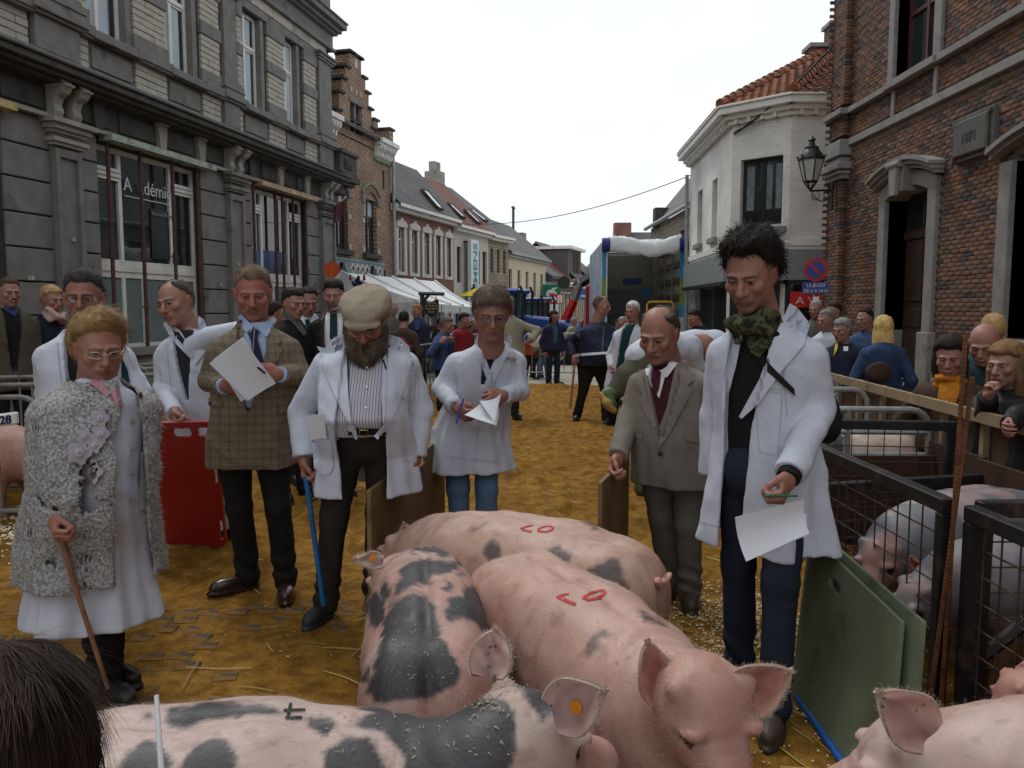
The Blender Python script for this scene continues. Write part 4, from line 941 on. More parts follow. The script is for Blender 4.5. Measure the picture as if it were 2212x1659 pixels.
straw('wood_shavings',[(1.05,3.9,.22),(1.2,3.6,.2),(1.1,3.3,.25),(1.35,4.1,.2)],1900,.014,.0035,[(.50,.40,.25),(.42,.33,.19),(.58,.5,.34)],.008)
straw('wood_shavings',[(-.8,3.1,.8),(-.2,4,.6),(.7,3.6,.5),(1.15,2.7,.2),(1.3,2.6,.15)],420,.010,.0026,[(.55,.44,.26),(.6,.5,.36)],.006)
straw('wood_shavings',[(-3.5,5.6,.25),(-3.8,5.4,.3)],1000,.02,.005,[(.6,.5,.34),(.7,.62,.48)],.01)
def PX(u,v,x):d=ray(u,v);return CAMP+d*(x/d[0])
M_galv=mat('galvanised',(.33,.35,.34),.5,.55,var=.25,scale=12,dirt=((.16,.14,.11),5,.58),bump=.1)
M_galvd=mat('galvanised_dull',(.20,.205,.195),.55,.4,var=.25,scale=12,dirt=((.12,.10,.07),5,.55),bump=.1)
M_tagw=mat('tag_white',(.72,.72,.75),.5,var=.04,bump=0);M_ink=mat('ink_blue',(.012,.018,.07),.6,var=0,bump=0)
# ================================================================== steel barriers
def barrier(p,q,h,label,group,nb=14,m=None,num=None,r=.019,horiz=False,z0=.12):
 m=m or M_galv;p=np.array([*p,0.]);q=np.array([*q,0.]);a=q-p;L=np.linalg.norm(a);a/=L;z=np.array([0,0,1.]);n_=np.array([-a[1],a[0],0])
 b=empty('crowd_barrier',(p+q)/2,label,'barrier',group);c=.13;pts=[]
 for (s_,t_,a0) in ((c,h-c,90),(L-c,h-c,0),(L-c,z0+c,-90),(c,z0+c,-180)):
  for k_ in range(5):
   g=math.radians(a0+90-22.5*k_) if a0!=90 else math.radians(180-22.5*k_)
   g=math.radians({90:180,0:90,-90:0,-180:-90}[a0]-22.5*k_);pts.append(p+a*(s_+c*math.cos(g))+z*(t_+c*math.sin(g)))
 pts.append(pts[0]);mb=MB();mb.tube(pts,r,8,cap=False);mb.build('frame',m,b,True)
 if horiz:
  for i in range(4):mb=MB();zz=z0+(h-z0)*(i+1)/5;mb.tube([p+a*.02+z*zz,p+a*(L-.02)+z*zz],r*.85,7);mb.build('rail',m,b,True)
  mb=MB();mb.tube([p+a*L*.5+z*z0,p+a*L*.5+z*h],r,7);mb.build('upright',m,b,True)
 else :
  for i in range(nb):s_=L*(i+1)/(nb+1);mb=MB();mb.tube([p+a*s_+z*z0,p+a*s_+z*h],r*.5,6);mb.build('bar',m,b,True)
 for s_ in (.3,L-.3):
  mb=MB();mb.tube([p+a*s_+z*z0,p+a*s_+z*.03-n_*.26,],r*.8,6);mb.tube([p+a*s_+z*z0,p+a*s_+z*.03+n_*.26],r*.8,6);mb.build('foot',m,b,True)
 return b,p,a
e0,e1=np.array([-3.42,5.72]),np.array([-1.55,11.35])
for i,t in enumerate((0,.17,.34,.5,.62,.72,.80,.865,.92,.965,1.0)):
 p=e0+(e1-e0)*t;d_=np.array([-2.3,-.35]);nm=['28','27','26','25','24','23','22','21','20','19','18'][i]
 b,p3,a3=barrier(p+d_,p,.96 if i else .95,'grey steel pen barrier tagged 28 at the left edge beside the woman' if i==0 else 'grey steel pen barrier with small white tag in the row left of the ring','pen barriers along the left of the ring',nb=7,m=M_galvd)
 c_=np.array([*p,0])-np.array([.13,.02,0]);tz=.83 if i==0 else .78
 if i==0:
  b.scale=(1,1,1);mb=MB();cc=np.array([-3.53,5.69,.745])
  for s_ in (-.11,.01):pass
  mb.prism([(-.085,-.045),(.085,-.045),(.085,.045),(-.085,.045)],lambda x_,z_,t_:np.array([-3.60+x_,5.64-t_*1,.80+z_+x_*.12]),.0,.05);mb.build('number_tag',M_tagw,b,bevel=.012)
  text_obj('number','28',(-3.585,5.585,.772),(1,0,.12),(0,0,1),.085,M_ink,b,bold=.002)
  mb=MB();mb.box((-3.687,5.6,.745),(-3.665,5.64,.83));mb.build('tag_edge',mat('tag_blue',(.03,.04,.2),.5),b)
 else :
  mb=MB();mb.box((p[0]-.05,p[1]-.06,tz-.09),(p[0]+.035,p[1]-.03,tz+.05));mb.build('number_tag',M_tagw,b,bevel=.006)
  text_obj('number',nm,(p[0]-.007,p[1]-.063,tz-.05),(1,0,0),(0,0,1),.07,M_ink,b)
for (p,q,lb) in (((-1.75,11.8),(-1.2,13.9),'steel barrier closing the far end of the left pens'),((-3.9,11.2),(-1.7,11.75),'steel barrier laid across the far end of the left pens'),((-6.0,6.5),(-3.7,6.9),'steel barrier rail behind the number 28 pen, at left edge'),((-6.4,7.5),(-3.7,8.1),'farther steel barrier behind the smiling man in white coat')):
 barrier(p,q,1.0,lb,None,nb=12,m=M_galvd)
barrier((.28,18.5),(2.5,18.3),1.02,'bright steel crowd barrier with the two small children behind it',None,nb=11)
barrier((-1.55,17.5),(-.55,17.9),1.02,'steel crowd barrier partly hidden behind the man reading papers',None,nb=6)
barrier((2.6,18.2),(4.7,18.0),1.02,'steel crowd barrier behind the large man in navy jacket',None,nb=11)
# ================================================================== pens on the right
M_blk=mat('black_steel',(.022,.02,.022),.5,.3,var=.4,scale=12,dirt=((.10,.055,.035),6,.56),bump=.15)
M_rod=mat('rusty_rod',(.075,.048,.036),.65,.3,var=.4,scale=20)
M_rust=mat('rust',(.13,.05,.02),.85,var=.45,scale=18,bump=.6,bs=150)
def mesh_panel(p,q,h,label,step=.1,brace=False,z0=.05,tb=.028):
 p=np.array([*p,0.]);q=np.array([*q,0.]);a=q-p;L=np.linalg.norm(a);a/=L;n_=np.array([-a[1],a[0],0.]);z=np.array([0,0,1.])
 b=empty('mesh_panel',(p+q)/2,label,'fence panel','black mesh panels of the pig pen');g= lambda c:p+a*c[0]+n_*c[1]+z*c[2]
 mb=MB();mb.box((0,-tb,h-.06),(L,tb,h),g);mb.build('top_bar',M_blk,b,bevel=.005)
 for s_ in (0,L-.05):mb=MB();mb.box((s_,-tb,0),(s_+.05,tb,h-.061),g);mb.build('post',M_blk,b,bevel=.004)
 mb=MB();mb.box((.051,-tb*.8,z0),(L-.051,tb*.8,z0+.04),g);mb.build('bottom_bar',M_blk,b)
 for i in range(1,int(L/step)):mb=MB();mb.tube([g((i*step,-.004,z0)),g((i*step,-.004,h-.05))],.0035,5);mb.build('rod',M_rod,b)
 for i in range(1,int(h/step)):mb=MB();mb.tube([g((.03,.004,i*step)),g((L-.03,.004,i*step))],.0038,5);mb.build('rod',M_rod,b)
 if brace:mb=MB();mb.tube([g((.05,0,.25)),g((L*.75,0,h-.05))],.025,6);mb.build('brace',M_blk,b)
 return b
mesh_panel((1.66,4.28),(1.68,3.0),.855,'black wire mesh pen panel behind the leaning green boards')
mesh_panel((1.72,2.93),(1.74,2.08),.85,'black wire mesh pen panel at the right edge above the spotted pig')
mesh_panel((1.76,2.95),(2.72,2.98),.86,'black wire mesh pen divider with diagonal brace, right of the rusty rods',brace=True)
mesh_panel((1.66,4.32),(2.75,4.6),.62,'low black wire mesh pen panel at the back of the grey pig pen')
mesh_panel((1.7,5.15),(2.82,5.02),.87,'black wire mesh panel in front of the white spotted pig')
pb=empty('pen_boards',(2.4,5.1,0),'dark brown boards closing the back of the pig pen, behind mesh','boards')
for i in range(4):mb=MB();mb.box((1.72,5.19,.02+i*.15),(2.82,5.22,.165+i*.15));mb.build('board',mat('dark_board%d'%(i%2),(.05+.01*(i%2),.03,.02),.8,var=.35,scale=5),pb)
for i in range(5):mb=MB();mb.box((2.60+i*.05,2.2+i*.62,.02),(2.63+i*.05,2.81+i*.62,.7));mb.build('board',mat('dark_board%d'%(i%2),(.05+.01*(i%2),.03,.02),.8,var=.35,scale=5),pb)
for (u0,v0,zt,lb) in ((2086,726,1.5,'tall rusty ribbed steel rod standing at the pen corner'),(2101,814,1.34,'shorter rusty ribbed steel rod standing at the pen corner')):
 t_=W(u0,v0,2.96);b_=W(u0-(24 if v0<800 else 36),1090,2.96);d_=(b_-t_)/np.linalg.norm(b_-t_);foot=t_+d_*((t_[2])/-d_[2]);n_=170
 pts=[foot+(t_-foot)*i/n_ for i in range(n_+1)];mb=MB();mb.tube(pts,[.0082+(.0013 if i%2 else 0) for i in range(n_+1)],7);o=mb.build('steel_rod',M_rust);tag(o,lb,'rod')
for (x0,x1,y,h,lb) in ((1.75,2.84,5.42,.90,'galvanised barrier with horizontal rails nearest the mesh pen'),(1.72,2.9,6.5,.93,'second galvanised pen barrier with rounded end, right side'),(1.72,2.98,7.3,.96,'third galvanised pen barrier with rounded end, right side'),(1.7,3.0,8.3,1.0,'farthest galvanised pen barrier on the right side')):
 barrier((x0,y),(x1,y-.05),h,lb,'galvanised barriers of the right pens',m=M_galv,horiz=True,r=.022)
 # wooden rail with plywood behind the pens
M_wood=mat('raw_wood',(.27,.195,.115),.8,var=.2,scale=7,bump=.2);M_ply=mat('ply_dirty',(.10,.068,.04),.8,var=.3,scale=4)
wr=empty('wooden_rail',(2.6,5.5,0),'pale wooden handrail with posts in front of the spectators on the right','fence')
ra,rb_=np.array([3.10,8.1,.97]),np.array([2.74,3.6,.97]);ad=(rb_-ra)/np.linalg.norm(rb_-ra);an=np.array([-ad[1],ad[0],0])
for t0,t1 in ((0,.33),(.335,1)):mb=MB();mb.box((np.linalg.norm(rb_-ra)*t0,-.02,-.07),(np.linalg.norm(rb_-ra)*t1,.02,0),lambda c:ra+ad*c[0]+an*c[1]+np.array([0,0,c[2]]));mb.build('rail',M_wood,wr)
for i in range(9):s_=.05+i*.54;mb=MB();mb.box((s_,.021,-.94),(s_+.045,.06,-.005),lambda c:ra+ad*c[0]+an*c[1]+np.array([0,0,c[2]]));mb.build('post',M_wood,wr)
for i in range(4):mb=MB();mb.box((i*1.12,.061,-.94),(i*1.12+1.105,.075,-.09),lambda c:ra+ad*c[0]+an*c[1]+np.array([0,0,c[2]]));mb.build('plywood_sheet',M_ply,wr)
# ================================================================== boards
def plate(name,corners,th,m,holes=(),parent=None,rnd=0.0,grid=1):
 """a board: 4 corner points, thickness along its normal, rounded outline, slots given in (0..1)^2"""
 c=[np.array(x,float) for x in corners];ex=c[1]-c[0];ey=c[3]-c[0];nn=np.cross(ex,ey);nn/=np.linalg.norm(nn);lx,ly=np.linalg.norm(ex),np.linalg.norm(ey)
 bil= lambda s,t:(c[0]*(1-s)+c[1]*s)*(1-t)+(c[3]*(1-s)+c[2]*s)*t
 def rr(x0,y0,x1,y1,r,n=5):
  out=[]
  for (cx,cy,g0) in ((x1-r,y1-r,0),(x0+r,y1-r,90),(x0+r,y0+r,180),(x1-r,y0+r,270)):
   for i in range(n):g=math.radians(g0+90*i/(n-1));out.append((cx+r*math.cos(g),cy+r*math.sin(g)))
  return out
 outer=rr(0,0,lx,ly,max(rnd,.001));hs=[rr(a*lx,b*ly,e*lx,f*ly,min((e-a)*lx,(f-b)*ly)*.45) for a,b,e,f in holes]
 pts=[Vector(p) for p in outer];edges=[(i,(i+1)%len(outer)) for i in range(len(outer))]
 for h in hs:b0=len(pts);pts+=[Vector(p) for p in h];edges+=[(b0+i,b0+(i+1)%len(h)) for i in range(len(h))]
 vs,es,fs,*_=delaunay_2d_cdt(pts,edges,[],1,1e-6);vs=[np.array(v) for v in vs];keep=[]
 for f in fs:
  q=np.mean([vs[i] for i in f],0)
  if any(inpoly(np.array([q[0]]),np.array([q[1]]),h)[0] for h in hs):continue
  keep.append(f)
 mb=MB();N=len(vs);mb.v=[tuple(bil(v[0]/lx,v[1]/ly)+nn*th/2) for v in vs]+[tuple(bil(v[0]/lx,v[1]/ly)-nn*th/2) for v in vs]
 mb.f=[tuple(f) for f in keep]+[tuple(N+i for i in f[::-1]) for f in keep]
 for loop in [outer]+hs:
  idx=[min(range(N),key= lambda j:(vs[j][0]-p[0])**2+(vs[j][1]-p[1])**2) for p in loop]
  for i in range(len(idx)):a,b=idx[i],idx[(i+1)%len(idx)];mb.f.append((a,b,N+b,N+a))
 mb.mi=[0]*len(mb.f);return mb.build(name,m,parent)
M_redp=mat('red_plastic',(.30,.013,.010),.38,var=.12,scale=4,dirt=((.22,.05,.03),3,.62),spec=.5,bump=.05)
o=plate('sorting_board',[W(310,1168,5.12),W(492,1180,5.12),W(462,909,4.9),W(310,913,4.9)],.025,M_redp,[(.42,.88,.68,.955),(.76,.89,.96,.955),(.93,.52,.975,.74),(.93,.06,.975,.22)],rnd=.05)
tag(o,'red plastic board with handle slots held upright by the leaning man','board')
M_plyb=mat('old_plywood',(.20,.125,.06),.75,var=.25,scale=3,dirt=((.13,.075,.03),2.2,.56),bump=.2)
def ply(u0,v0,u1,v1,h,nm,holes=()):
 def onz(u,v):d=ray(u,v);return CAMP+d*((h-CAM_H)/d[2])
 a,b=onz(u0,v0),onz(u1,v1);return plate('plywood_board',[a*np.array([1,1,0]),b*np.array([1,1,0]),b,a],.02,M_plyb,holes,rnd=.01)
o=ply(796,1060,957,942,.75,'',[(.55,.9,.68,.96)]);tag(o,'worn brown plywood board held by the bearded man, behind the spotted pigs','board')
o=ply(1296,1042,1356,984,.75,'');tag(o,'narrow plywood board held by the man in the grey suit','board')
M_green=mat('green_board',(.125,.15,.095),.6,var=.2,scale=5,dirt=((.085,.085,.05),3.2,.57),bump=.2)
gt0,gt1=W(1752,1156,3.35),W(1949,1342,2.55)
def gb(dx,ext,lab):
 a,b=gt0+np.array([dx,0,dx*.2]),gt1+np.array([dx,-ext,dx*.2+.02*ext*10]);f0=G(1712,1500,.01)+np.array([dx,0,0]);f1=b+(f0-a)
 o=plate('green_board',[f1,f0,a,b],.018,M_green,[(.56,.82,.70,.89)] if dx==0 else [(.50,.82,.64,.89)],rnd=.004);tag(o,lab,'board',None)
gb(0,0,'front one of two green boards with hand slot leaning on the mesh');gb(.045,.05,'rear one of two green boards leaning on the mesh')
mb=MB();p0,p1=G(1722,1505,.02),G(1850,1690,.02);mb.tube([p0,p1],.014,10);o=mb.build('blue_stick',mat('blue_plastic',(.012,.09,.36),.4,var=.05,bump=0),None,True);tag(o,'blue plastic stick lying on the ground at the foot of green boards','stick')
mb=MB();mb.tube([W(338,1502,1.35),W(352,1720,1.25)],[.004,.0055],8);o=mb.build('white_stick',M_tagw,None,True);tag(o,'thin white stick held up in front of the spotted pig, bottom left','stick')
# ================================================================== marquee
M_tent=mat('tent_canvas',(.70,.715,.73),.6,var=.06,scale=1.2,bump=.5,bs=2.2,bd=.12)
tt=empty('marquee',(-3,21,0),'large white marquee with lion emblem gable in front of the brick houses','tent')
tA,tL,tR,tRR,tE=W(735,588,21.8),W(710,600,21.8),W(902,652,18.0),W(1026,664,24.0),W(941,608,26.0)
def sheet(name,a,b,c,d,nu,nv,sag,parent,m,wob=0,seed=0):
 V_,F_=[],[]
 for i in range(nu+1):
  for j in range(nv+1):
   s,t=i/nu,j/nv;p=(a*(1-s)+b*s)*(1-t)+(d*(1-s)+c*s)*t;p=p-np.array([0,0,sag*math.sin(math.pi*t)*(.6+.4*abs(math.sin(s*math.pi*4)))])
   if wob:p=p+np.array([0,-1,0])*wob*math.sin(i*2.1+seed+j*.3)
   V_.append(p)
 for i in range(nu):
  for j in range(nv):k_=i*(nv+1)+j;F_.append((k_,k_+1,k_+nv+2,k_+nv+1))
 o=obj(name,mesh_np(name,np.array(V_),np.array(F_),True),m,parent);return o
sheet('roof',tA,tE,tRR,tR,24,10,.09,tt,M_tent)
mb=MB()
for i in range(5):
 s=i/4*.98+.01;a_,b_=tA+(tE-tA)*s,tR+(tRR-tR)*s;pts=[a_*(1-t)+b_*t+np.array([0,0,.03-.09*math.sin(math.pi*t)*.75]) for t in np.linspace(0,1,9)];mb=MB();mb.tube(pts,.035,6);mb.build('roof_seam',M_tent,tt,True)
gz=1.6
gb0,gb1=np.array([tL[0],tL[1],gz]),np.array([tR[0],tR[1],gz])
mb=MB();mb.add([tL,tA,tR,gb1,gb0],[(0,1,2,3,4)]);mb.build('gable',M_tent,tt)
sheet('side_curtain',np.array([tL[0],tL[1],gz]),gb1,gb1*np.array([1,1,0]),np.array([tL[0],tL[1],0]),40,3,0,tt,M_tent,.05)
# scalloped valance
def valance(a,b,n,h=.17):
 V_,F_=[],[]
 for i in range(n*4+1):
  s=i/(n*4);p=a*(1-s)+b*s;V_+=[p,p-np.array([0,0,h+.05*abs(math.sin(math.pi*s*n))])]
 F_=[(2*i,2*i+1,2*i+3,2*i+2) for i in range(n*4)]
 return mesh_np('valance',np.array(V_),np.array(F_))
obj('valance',valance(tR+np.array([.02,-.02,0]),tRR+np.array([.02,-.02,0]),26),M_tent,tt);obj('valance',valance(tR+np.array([0,-.03,.0]),gb0+np.array([0,-.03,.1]),12,.12),M_tent,tt)
for s in (0,.33,.66,1):p=tR+(tRR-tR)*s;mb=MB();mb.tube([p-np.array([0,0,.02]),p*np.array([1,1,0])],.04,8);mb.build('tent_pole',M_galv,tt,True)
back0,back1=tR+np.array([-1.7,2.2,0]),tRR+np.array([-1.2,1.9,0])
for s in (.1,.35,.55,.85):p=back0+(back1-back0)*s;sheet('curtain',p,p+np.array([.45,.25,0]),(p+np.array([.3,.2,0]))*np.array([1,1,0]),p*np.array([1,1,0]),8,3,0,tt,M_tent,.05)
gd=tR-tL;gd[2]=0;gd/=np.linalg.norm(gd)
gp= lambda u,v:( lambda d:CAMP+d*(((tL-CAMP)@np.array([gd[1],-gd[0],0]))/(d@np.array([gd[1],-gd[0],0]))))(ray(u,v))-np.array([.0,.03,0])
gn=np.array([gd[1],-gd[0],0.])
text_obj('lettering','Ville de',gp(752,642),gd,(0,0,1),.22,mat('tent_grey',(.25,.3,.3),.7,bump=0),tt,width=.6)
text_obj('lettering','Lessignies',gp(762,664),gd,(0,0,1),.32,M_ink,tt,width=1.15,bold=.01)
lion=[(-.3,-.1),(-.18,-.2),(-.1,-.12),(.02,-.14),(.1,-.26),(.2,-.24),(.14,-.1),(.22,.02),(.36,.04),(.3,.12),(.16,.12),(.2,.26),(.08,.3),(0,.2),(-.1,.16),(-.14,.04),(-.26,.16),(-.34,.12),(-.22,.0)]
mb=MB();o_=gp(772,618);mb.prism(lion,lambda a,c,t:o_+gd*a*.9+np.array([0,0,c*.9])+gn*t,0,.02);mb.build('lion_emblem',M_ink,tt)
for du in (-14,16):mb=MB();q_=gp(772+du,606);mb.prism([(-.06,0),(.06,0),(.04,.14),(-.04,.14)],lambda a,c,t:q_+gd*a+np.array([0,0,c])+gn*t,0,.02);mb.build('tower_emblem',mat('emblem_red',(.4,.02,.03),.6,bump=0),tt)
t2=empty('market_tent',W(1096,690,30),'small white tent corner between the marquee and the blue tractor','tent');a_=[W(1062,664,30),W(1109,657,28),W(1109,700,28),W(1062,700,30)]
mb=MB();mb.quad(*a_);mb.build('side_panel',M_tent,t2);mb=MB();mb.add([a_[0],a_[1],W(1085,645,31)],[(0,1,2)]);mb.build('roof',M_tent,t2);mb=MB();mb.tube([a_[1],a_[1]*np.array([1,1,0])],.04,6);mb.build('tent_pole',M_galv,t2)
yp=empty('parasol',W(1028,632,31),'yellow parasol top rising above the marquee eave','parasol');c_=W(1028,622,31);mb=MB();ring=[c_+np.array([.75*math.cos(q),.75*math.sin(q),-.32]) for q in np.linspace(0,6.28,9)[:-1]]
mb.add([c_]+ring,[(0,i+1,(i+1)%8+1) for i in range(8)]);mb.build('canopy',mat('yellow_cloth',(.62,.47,.02),.7,var=.1),yp);mb=MB();mb.tube([c_,c_*np.array([1,1,0])],.025,6);mb.build('pole',M_galv,yp)
# counter under the marquee
ctr=empty('bar_counter',(-1.4,21,0),'long bar counter with white and blue cloth under the marquee','counter');ca,cb_=W(880,728,19.5),W(1040,716,25.5)
fr_=Frame(ca[:2],cb_[:2]-ca[:2]);Lc=float(np.linalg.norm(cb_[:2]-ca[:2]))
for z0,z1,d0,d1,m_,n_ in ((0,.72,-.5,0,mat('cloth_blue',(.18,.27,.40),.8),'front_cloth'),(.72,1.0,-.5,.02,mat('cloth_white',(.5,.52,.54),.8),'white_cloth'),(1.0,1.12,-.55,.08,mat('counter_top',(.06,.035,.025),.5),'counter_top')):mb=MB();bx(fr_,0,Lc,d0,d1,z0,z1,mb);mb.build(n_,m_,ctr)
# ================================================================== truck with open box
tk=empty('truck',(4,26,0),'box truck seen from behind with open painted cargo box and rolled white tarpaulin','truck');P= lambda n,mb,m,bev=0,sm=False:mb.build(n,m,tk,sm,bev)
k=NT('translucent_roof');k.t.nodes.remove(k.b);a_=k.n('ShaderNodeBsdfTranslucent');a_.inputs[0].default_value=(.75,.76,.76,1);b_=k.n('ShaderNodeBsdfDiffuse');b_.inputs[0].default_value=(.6,.61,.62,1);m_=k.n('ShaderNodeMixShader');m_.inputs[0].default_value=.35;k.l(a_.outputs[0],m_.inputs[1]);k.l(b_.outputs[0],m_.inputs[2]);k.l(m_.outputs[0],k.t.nodes['Material Output'].inputs[0]);roof_m=k.m
TB=24.2;tl,tr_=W(1305,520,TB),W(1478,528,TB);zt=3.62;zb=1.02;x0,x1=tl[0],tr_[0];TLn=7.5
M_box_in=mat('box_inside',(.22,.20,.17),.8,var=.1,scale=1.5);M_boxw=mat('box_wall',(.32,.30,.27),.75,var=.12)
sl=.035
sh= lambda y:sl*(y-TB)*-1
k=NT('painted_side');v_=k.coords();n_a=k.noise(v_,.55,4);n_b=k.noise(v_,1.4,5,.7)
c_=k.ramp(n_a,[(.33,(.06,.20,.34)),(.45,(.20,.34,.46)),(.56,(.28,.31,.44)),(.65,(.34,.20,.22)),(.70,(.16,.28,.38)),(.8,(.05,.17,.34))])
k.col(k.mix(k.ramp(n_b,[(.5,(0,0,0)),(.62,(.8,)*3)]),c_,(.52,.62,.68)));k.set(.45);M_art=k.m
mb=MB();mb.hexa([(x0,TB,zb),(x0+.05,TB,zb),(x0+.05-.35,TB+TLn,zb),(x0-.35,TB+TLn,zb),(x0,TB,zt),(x0+.05,TB,zt),(x0+.05-.35,TB+TLn,zt),(x0-.35,TB+TLn,zt)]);P('side_wall',mb,M_art)
mb=MB();mb.hexa([(x1-.05,TB,zb),(x1,TB,zb),(x1-.35,TB+TLn,zb),(x1-.40,TB+TLn,zb),(x1-.05,TB,zt),(x1,TB,zt),(x1-.35,TB+TLn,zt),(x1-.40,TB+TLn,zt)]);P('side_wall',mb,M_boxw)
mb=MB();mb.hexa([(x0,TB,zb-.12),(x1,TB,zb-.12),(x1-.35,TB+TLn,zb-.12),(x0-.35,TB+TLn,zb-.12),(x0,TB,zb),(x1,TB,zb),(x1-.35,TB+TLn,zb),(x0-.35,TB+TLn,zb)]);P('floor',mb,M_dwood)
mb=MB();mb.hexa([(x0,TB,zt),(x1,TB,zt),(x1-.35,TB+TLn,zt),(x0-.35,TB+TLn,zt),(x0,TB,zt+.06),(x1,TB,zt+.06),(x1-.35,TB+TLn,zt+.06),(x0-.35,TB+TLn,zt+.06)]);P('roof',mb,roof_m)
mb=MB();mb.box((x0-.3,TB+6.2,zb),(x1-.3,TB+6.3,zt));P('front_wall',mb,M_box_in)
for i in range(5):z=zb+.35+i*.5;mb=MB();mb.hexa([(x1-.09,TB+.1,z),(x1-.05,TB+.1,z),(x1-.38,TB+6.2,z),(x1-.42,TB+6.2,z),(x1-.09,TB+.1,z+.18),(x1-.05,TB+.1,z+.18),(x1-.38,TB+6.2,z+.18),(x1-.42,TB+6.2,z+.18)]);P('side_slat',mb,mat('slat_wood',(.16,.10,.06),.8,var=.2))
for y in (1.5,3,4.5):mb=MB();mb.box((x1-.14-.05*y,TB+y,zb),(x1-.09-.05*y,TB+y+.08,zt));P('side_post',mb,M_galvd);mb=MB();mb.box((x0-.05*y,TB+y,zt-.1),(x1-.05*y,TB+y+.06,zt-.03));P('roof_bow',mb,M_galvd)
mb=MB();mb.box((x0+.9,TB+6.15,2.55),(x0+1.6,TB+6.2,2.75));P('inner_sign',mb,mat('inner_blue',(.03,.05,.2),.5))
mb=MB();mb.box((x0+.1,TB+6.1,zb),(x0+2.0,TB+6.18,2.35));P('inner_board',mb,mat('inner_grey',(.12,.135,.15),.6));mb=MB();mb.prism([(x0+1.5,2.33),(x0+1.98,2.33),(x0+1.98,1.95)],lambda a,c,t:np.array([a,TB+6.08-t,c]),0,.015);P('inner_board_corner',mb,mat('inner_cyan',(.03,.22,.4),.5))
# painted rear posts and the tarp roll
post= lambda xa,xb:[[(xa,TB-.02,z0),(xb,TB-.02,z0),(xb,TB+.1,z0),(xa,TB+.1,z0),(xa,TB-.02,z1),(xb,TB-.02,z1),(xb,TB+.1,z1),(xa,TB+.1,z1)] for z0,z1 in ((zb,1.7),(1.7,2.5),(2.5,zt))]
pc=[mat('post_cyan',(.03,.27,.48),.5,bump=0),mat('post_green',(.16,.26,.04),.5,var=.4,bump=0),mat('post_blue',(.02,.24,.48),.5,bump=0)]
for xa,xb in ((x0-.04,x0+.10),(x1-.12,x1+.05)):
 for c8,m_ in zip(post(xa,xb),pc):mb=MB();mb.hexa(c8);P('rear_post',mb,m_)
 mb=MB();mb.box((xa+.12,TB-.04,zb),(xa+.15,TB-.0,zt));P('post_edge',mb,M_white)
V_,F_=[],[]
nu,nv=30,12
for i in range(nu+1):
 for j in range(nv):
  s=i/nu;g=2*math.pi*j/nv;q=np.array([[s*6,j*.5,0.]]);r=.17+.07*vnoise(q,1.6,3)[0];rz=.24+.09*vnoise(q,1.5,8)[0]+.05*vnoise(q,4,9)[0]
  V_.append((x0+.12+(x1-x0-.24)*s,TB-.08+r*.7*math.cos(g),zt-.12+rz*math.sin(g)-.06*math.sin(s*math.pi)+.05*math.sin(s*7)))
for i in range(nu):
 for j in range(nv):F_.append((i*nv+j,i*nv+(j+1)%nv,(i+1)*nv+(j+1)%nv,(i+1)*nv+j))
obj('tarpaulin_roll',mesh_np('tarpaulin_roll',np.array(V_),np.array(F_),True),M_tent,tk)
for x_ in (x0+.06,x1-.06):mb=MB();mb.tube([(x_-.12,TB-.08,zt-.12),(x_+.12,TB-.08,zt-.12)],.22,12);P('roll_cap',mb,mat('cap_blue',(.02,.025,.16),.45,bump=0),.02)
M_yel=mat('yellow_paint',(.62,.36,.02),.5,bump=0)
yx0,yx1=W(1401,690,TB-.6)[0],W(1457,690,TB-.6)[0];zr=W(1401,652,TB-.6)[2];mb=MB();mb.tube([(yx0,TB-.6,.6),(yx0,TB-.6,zr-.08),(yx0+.06,TB-.6,zr),(yx1-.06,TB-.6,zr),(yx1,TB-.6,zr-.08),(yx1,TB-.6,.6)],.03,8);P('guard_rail',mb,M_yel,sm=True)
mb=MB();p_=W(1380,663,TB-.5);mb.tube([p_,p_*np.array([1,1,0])],.03,6);P('lift_lever',mb,M_yel)
mb=MB();mb.box((W(1395,700,TB-.62)[0],TB-.66,.35),(x1,TB-.6,1.35));P('tail_lift',mb,mat('tail_grey',(.45,.47,.45),.6,var=.1));mb=MB();mb.box((x0,TB,.55),(x1,TB+.2,.9));P('chassis',mb,M_black)
for x_ in (x0+.3,x1-.3):
 for y_ in (1.0,6.4):mb=MB();mb.tube([(x_-.15-.05*y_,TB+y_,.48),(x_+.15-.05*y_,TB+y_,.48)],.48,20);P('wheel',mb,M_black)
mb=MB();mb.box((x0-.5,TB+7.6,.5),(x1-.5,TB+9.4,2.6));P('cab',mb,mat('cab_red',(.35,.02,.02),.35),.12)
tk.rotation_euler[2]=-.087;tk.location[0]+=.16
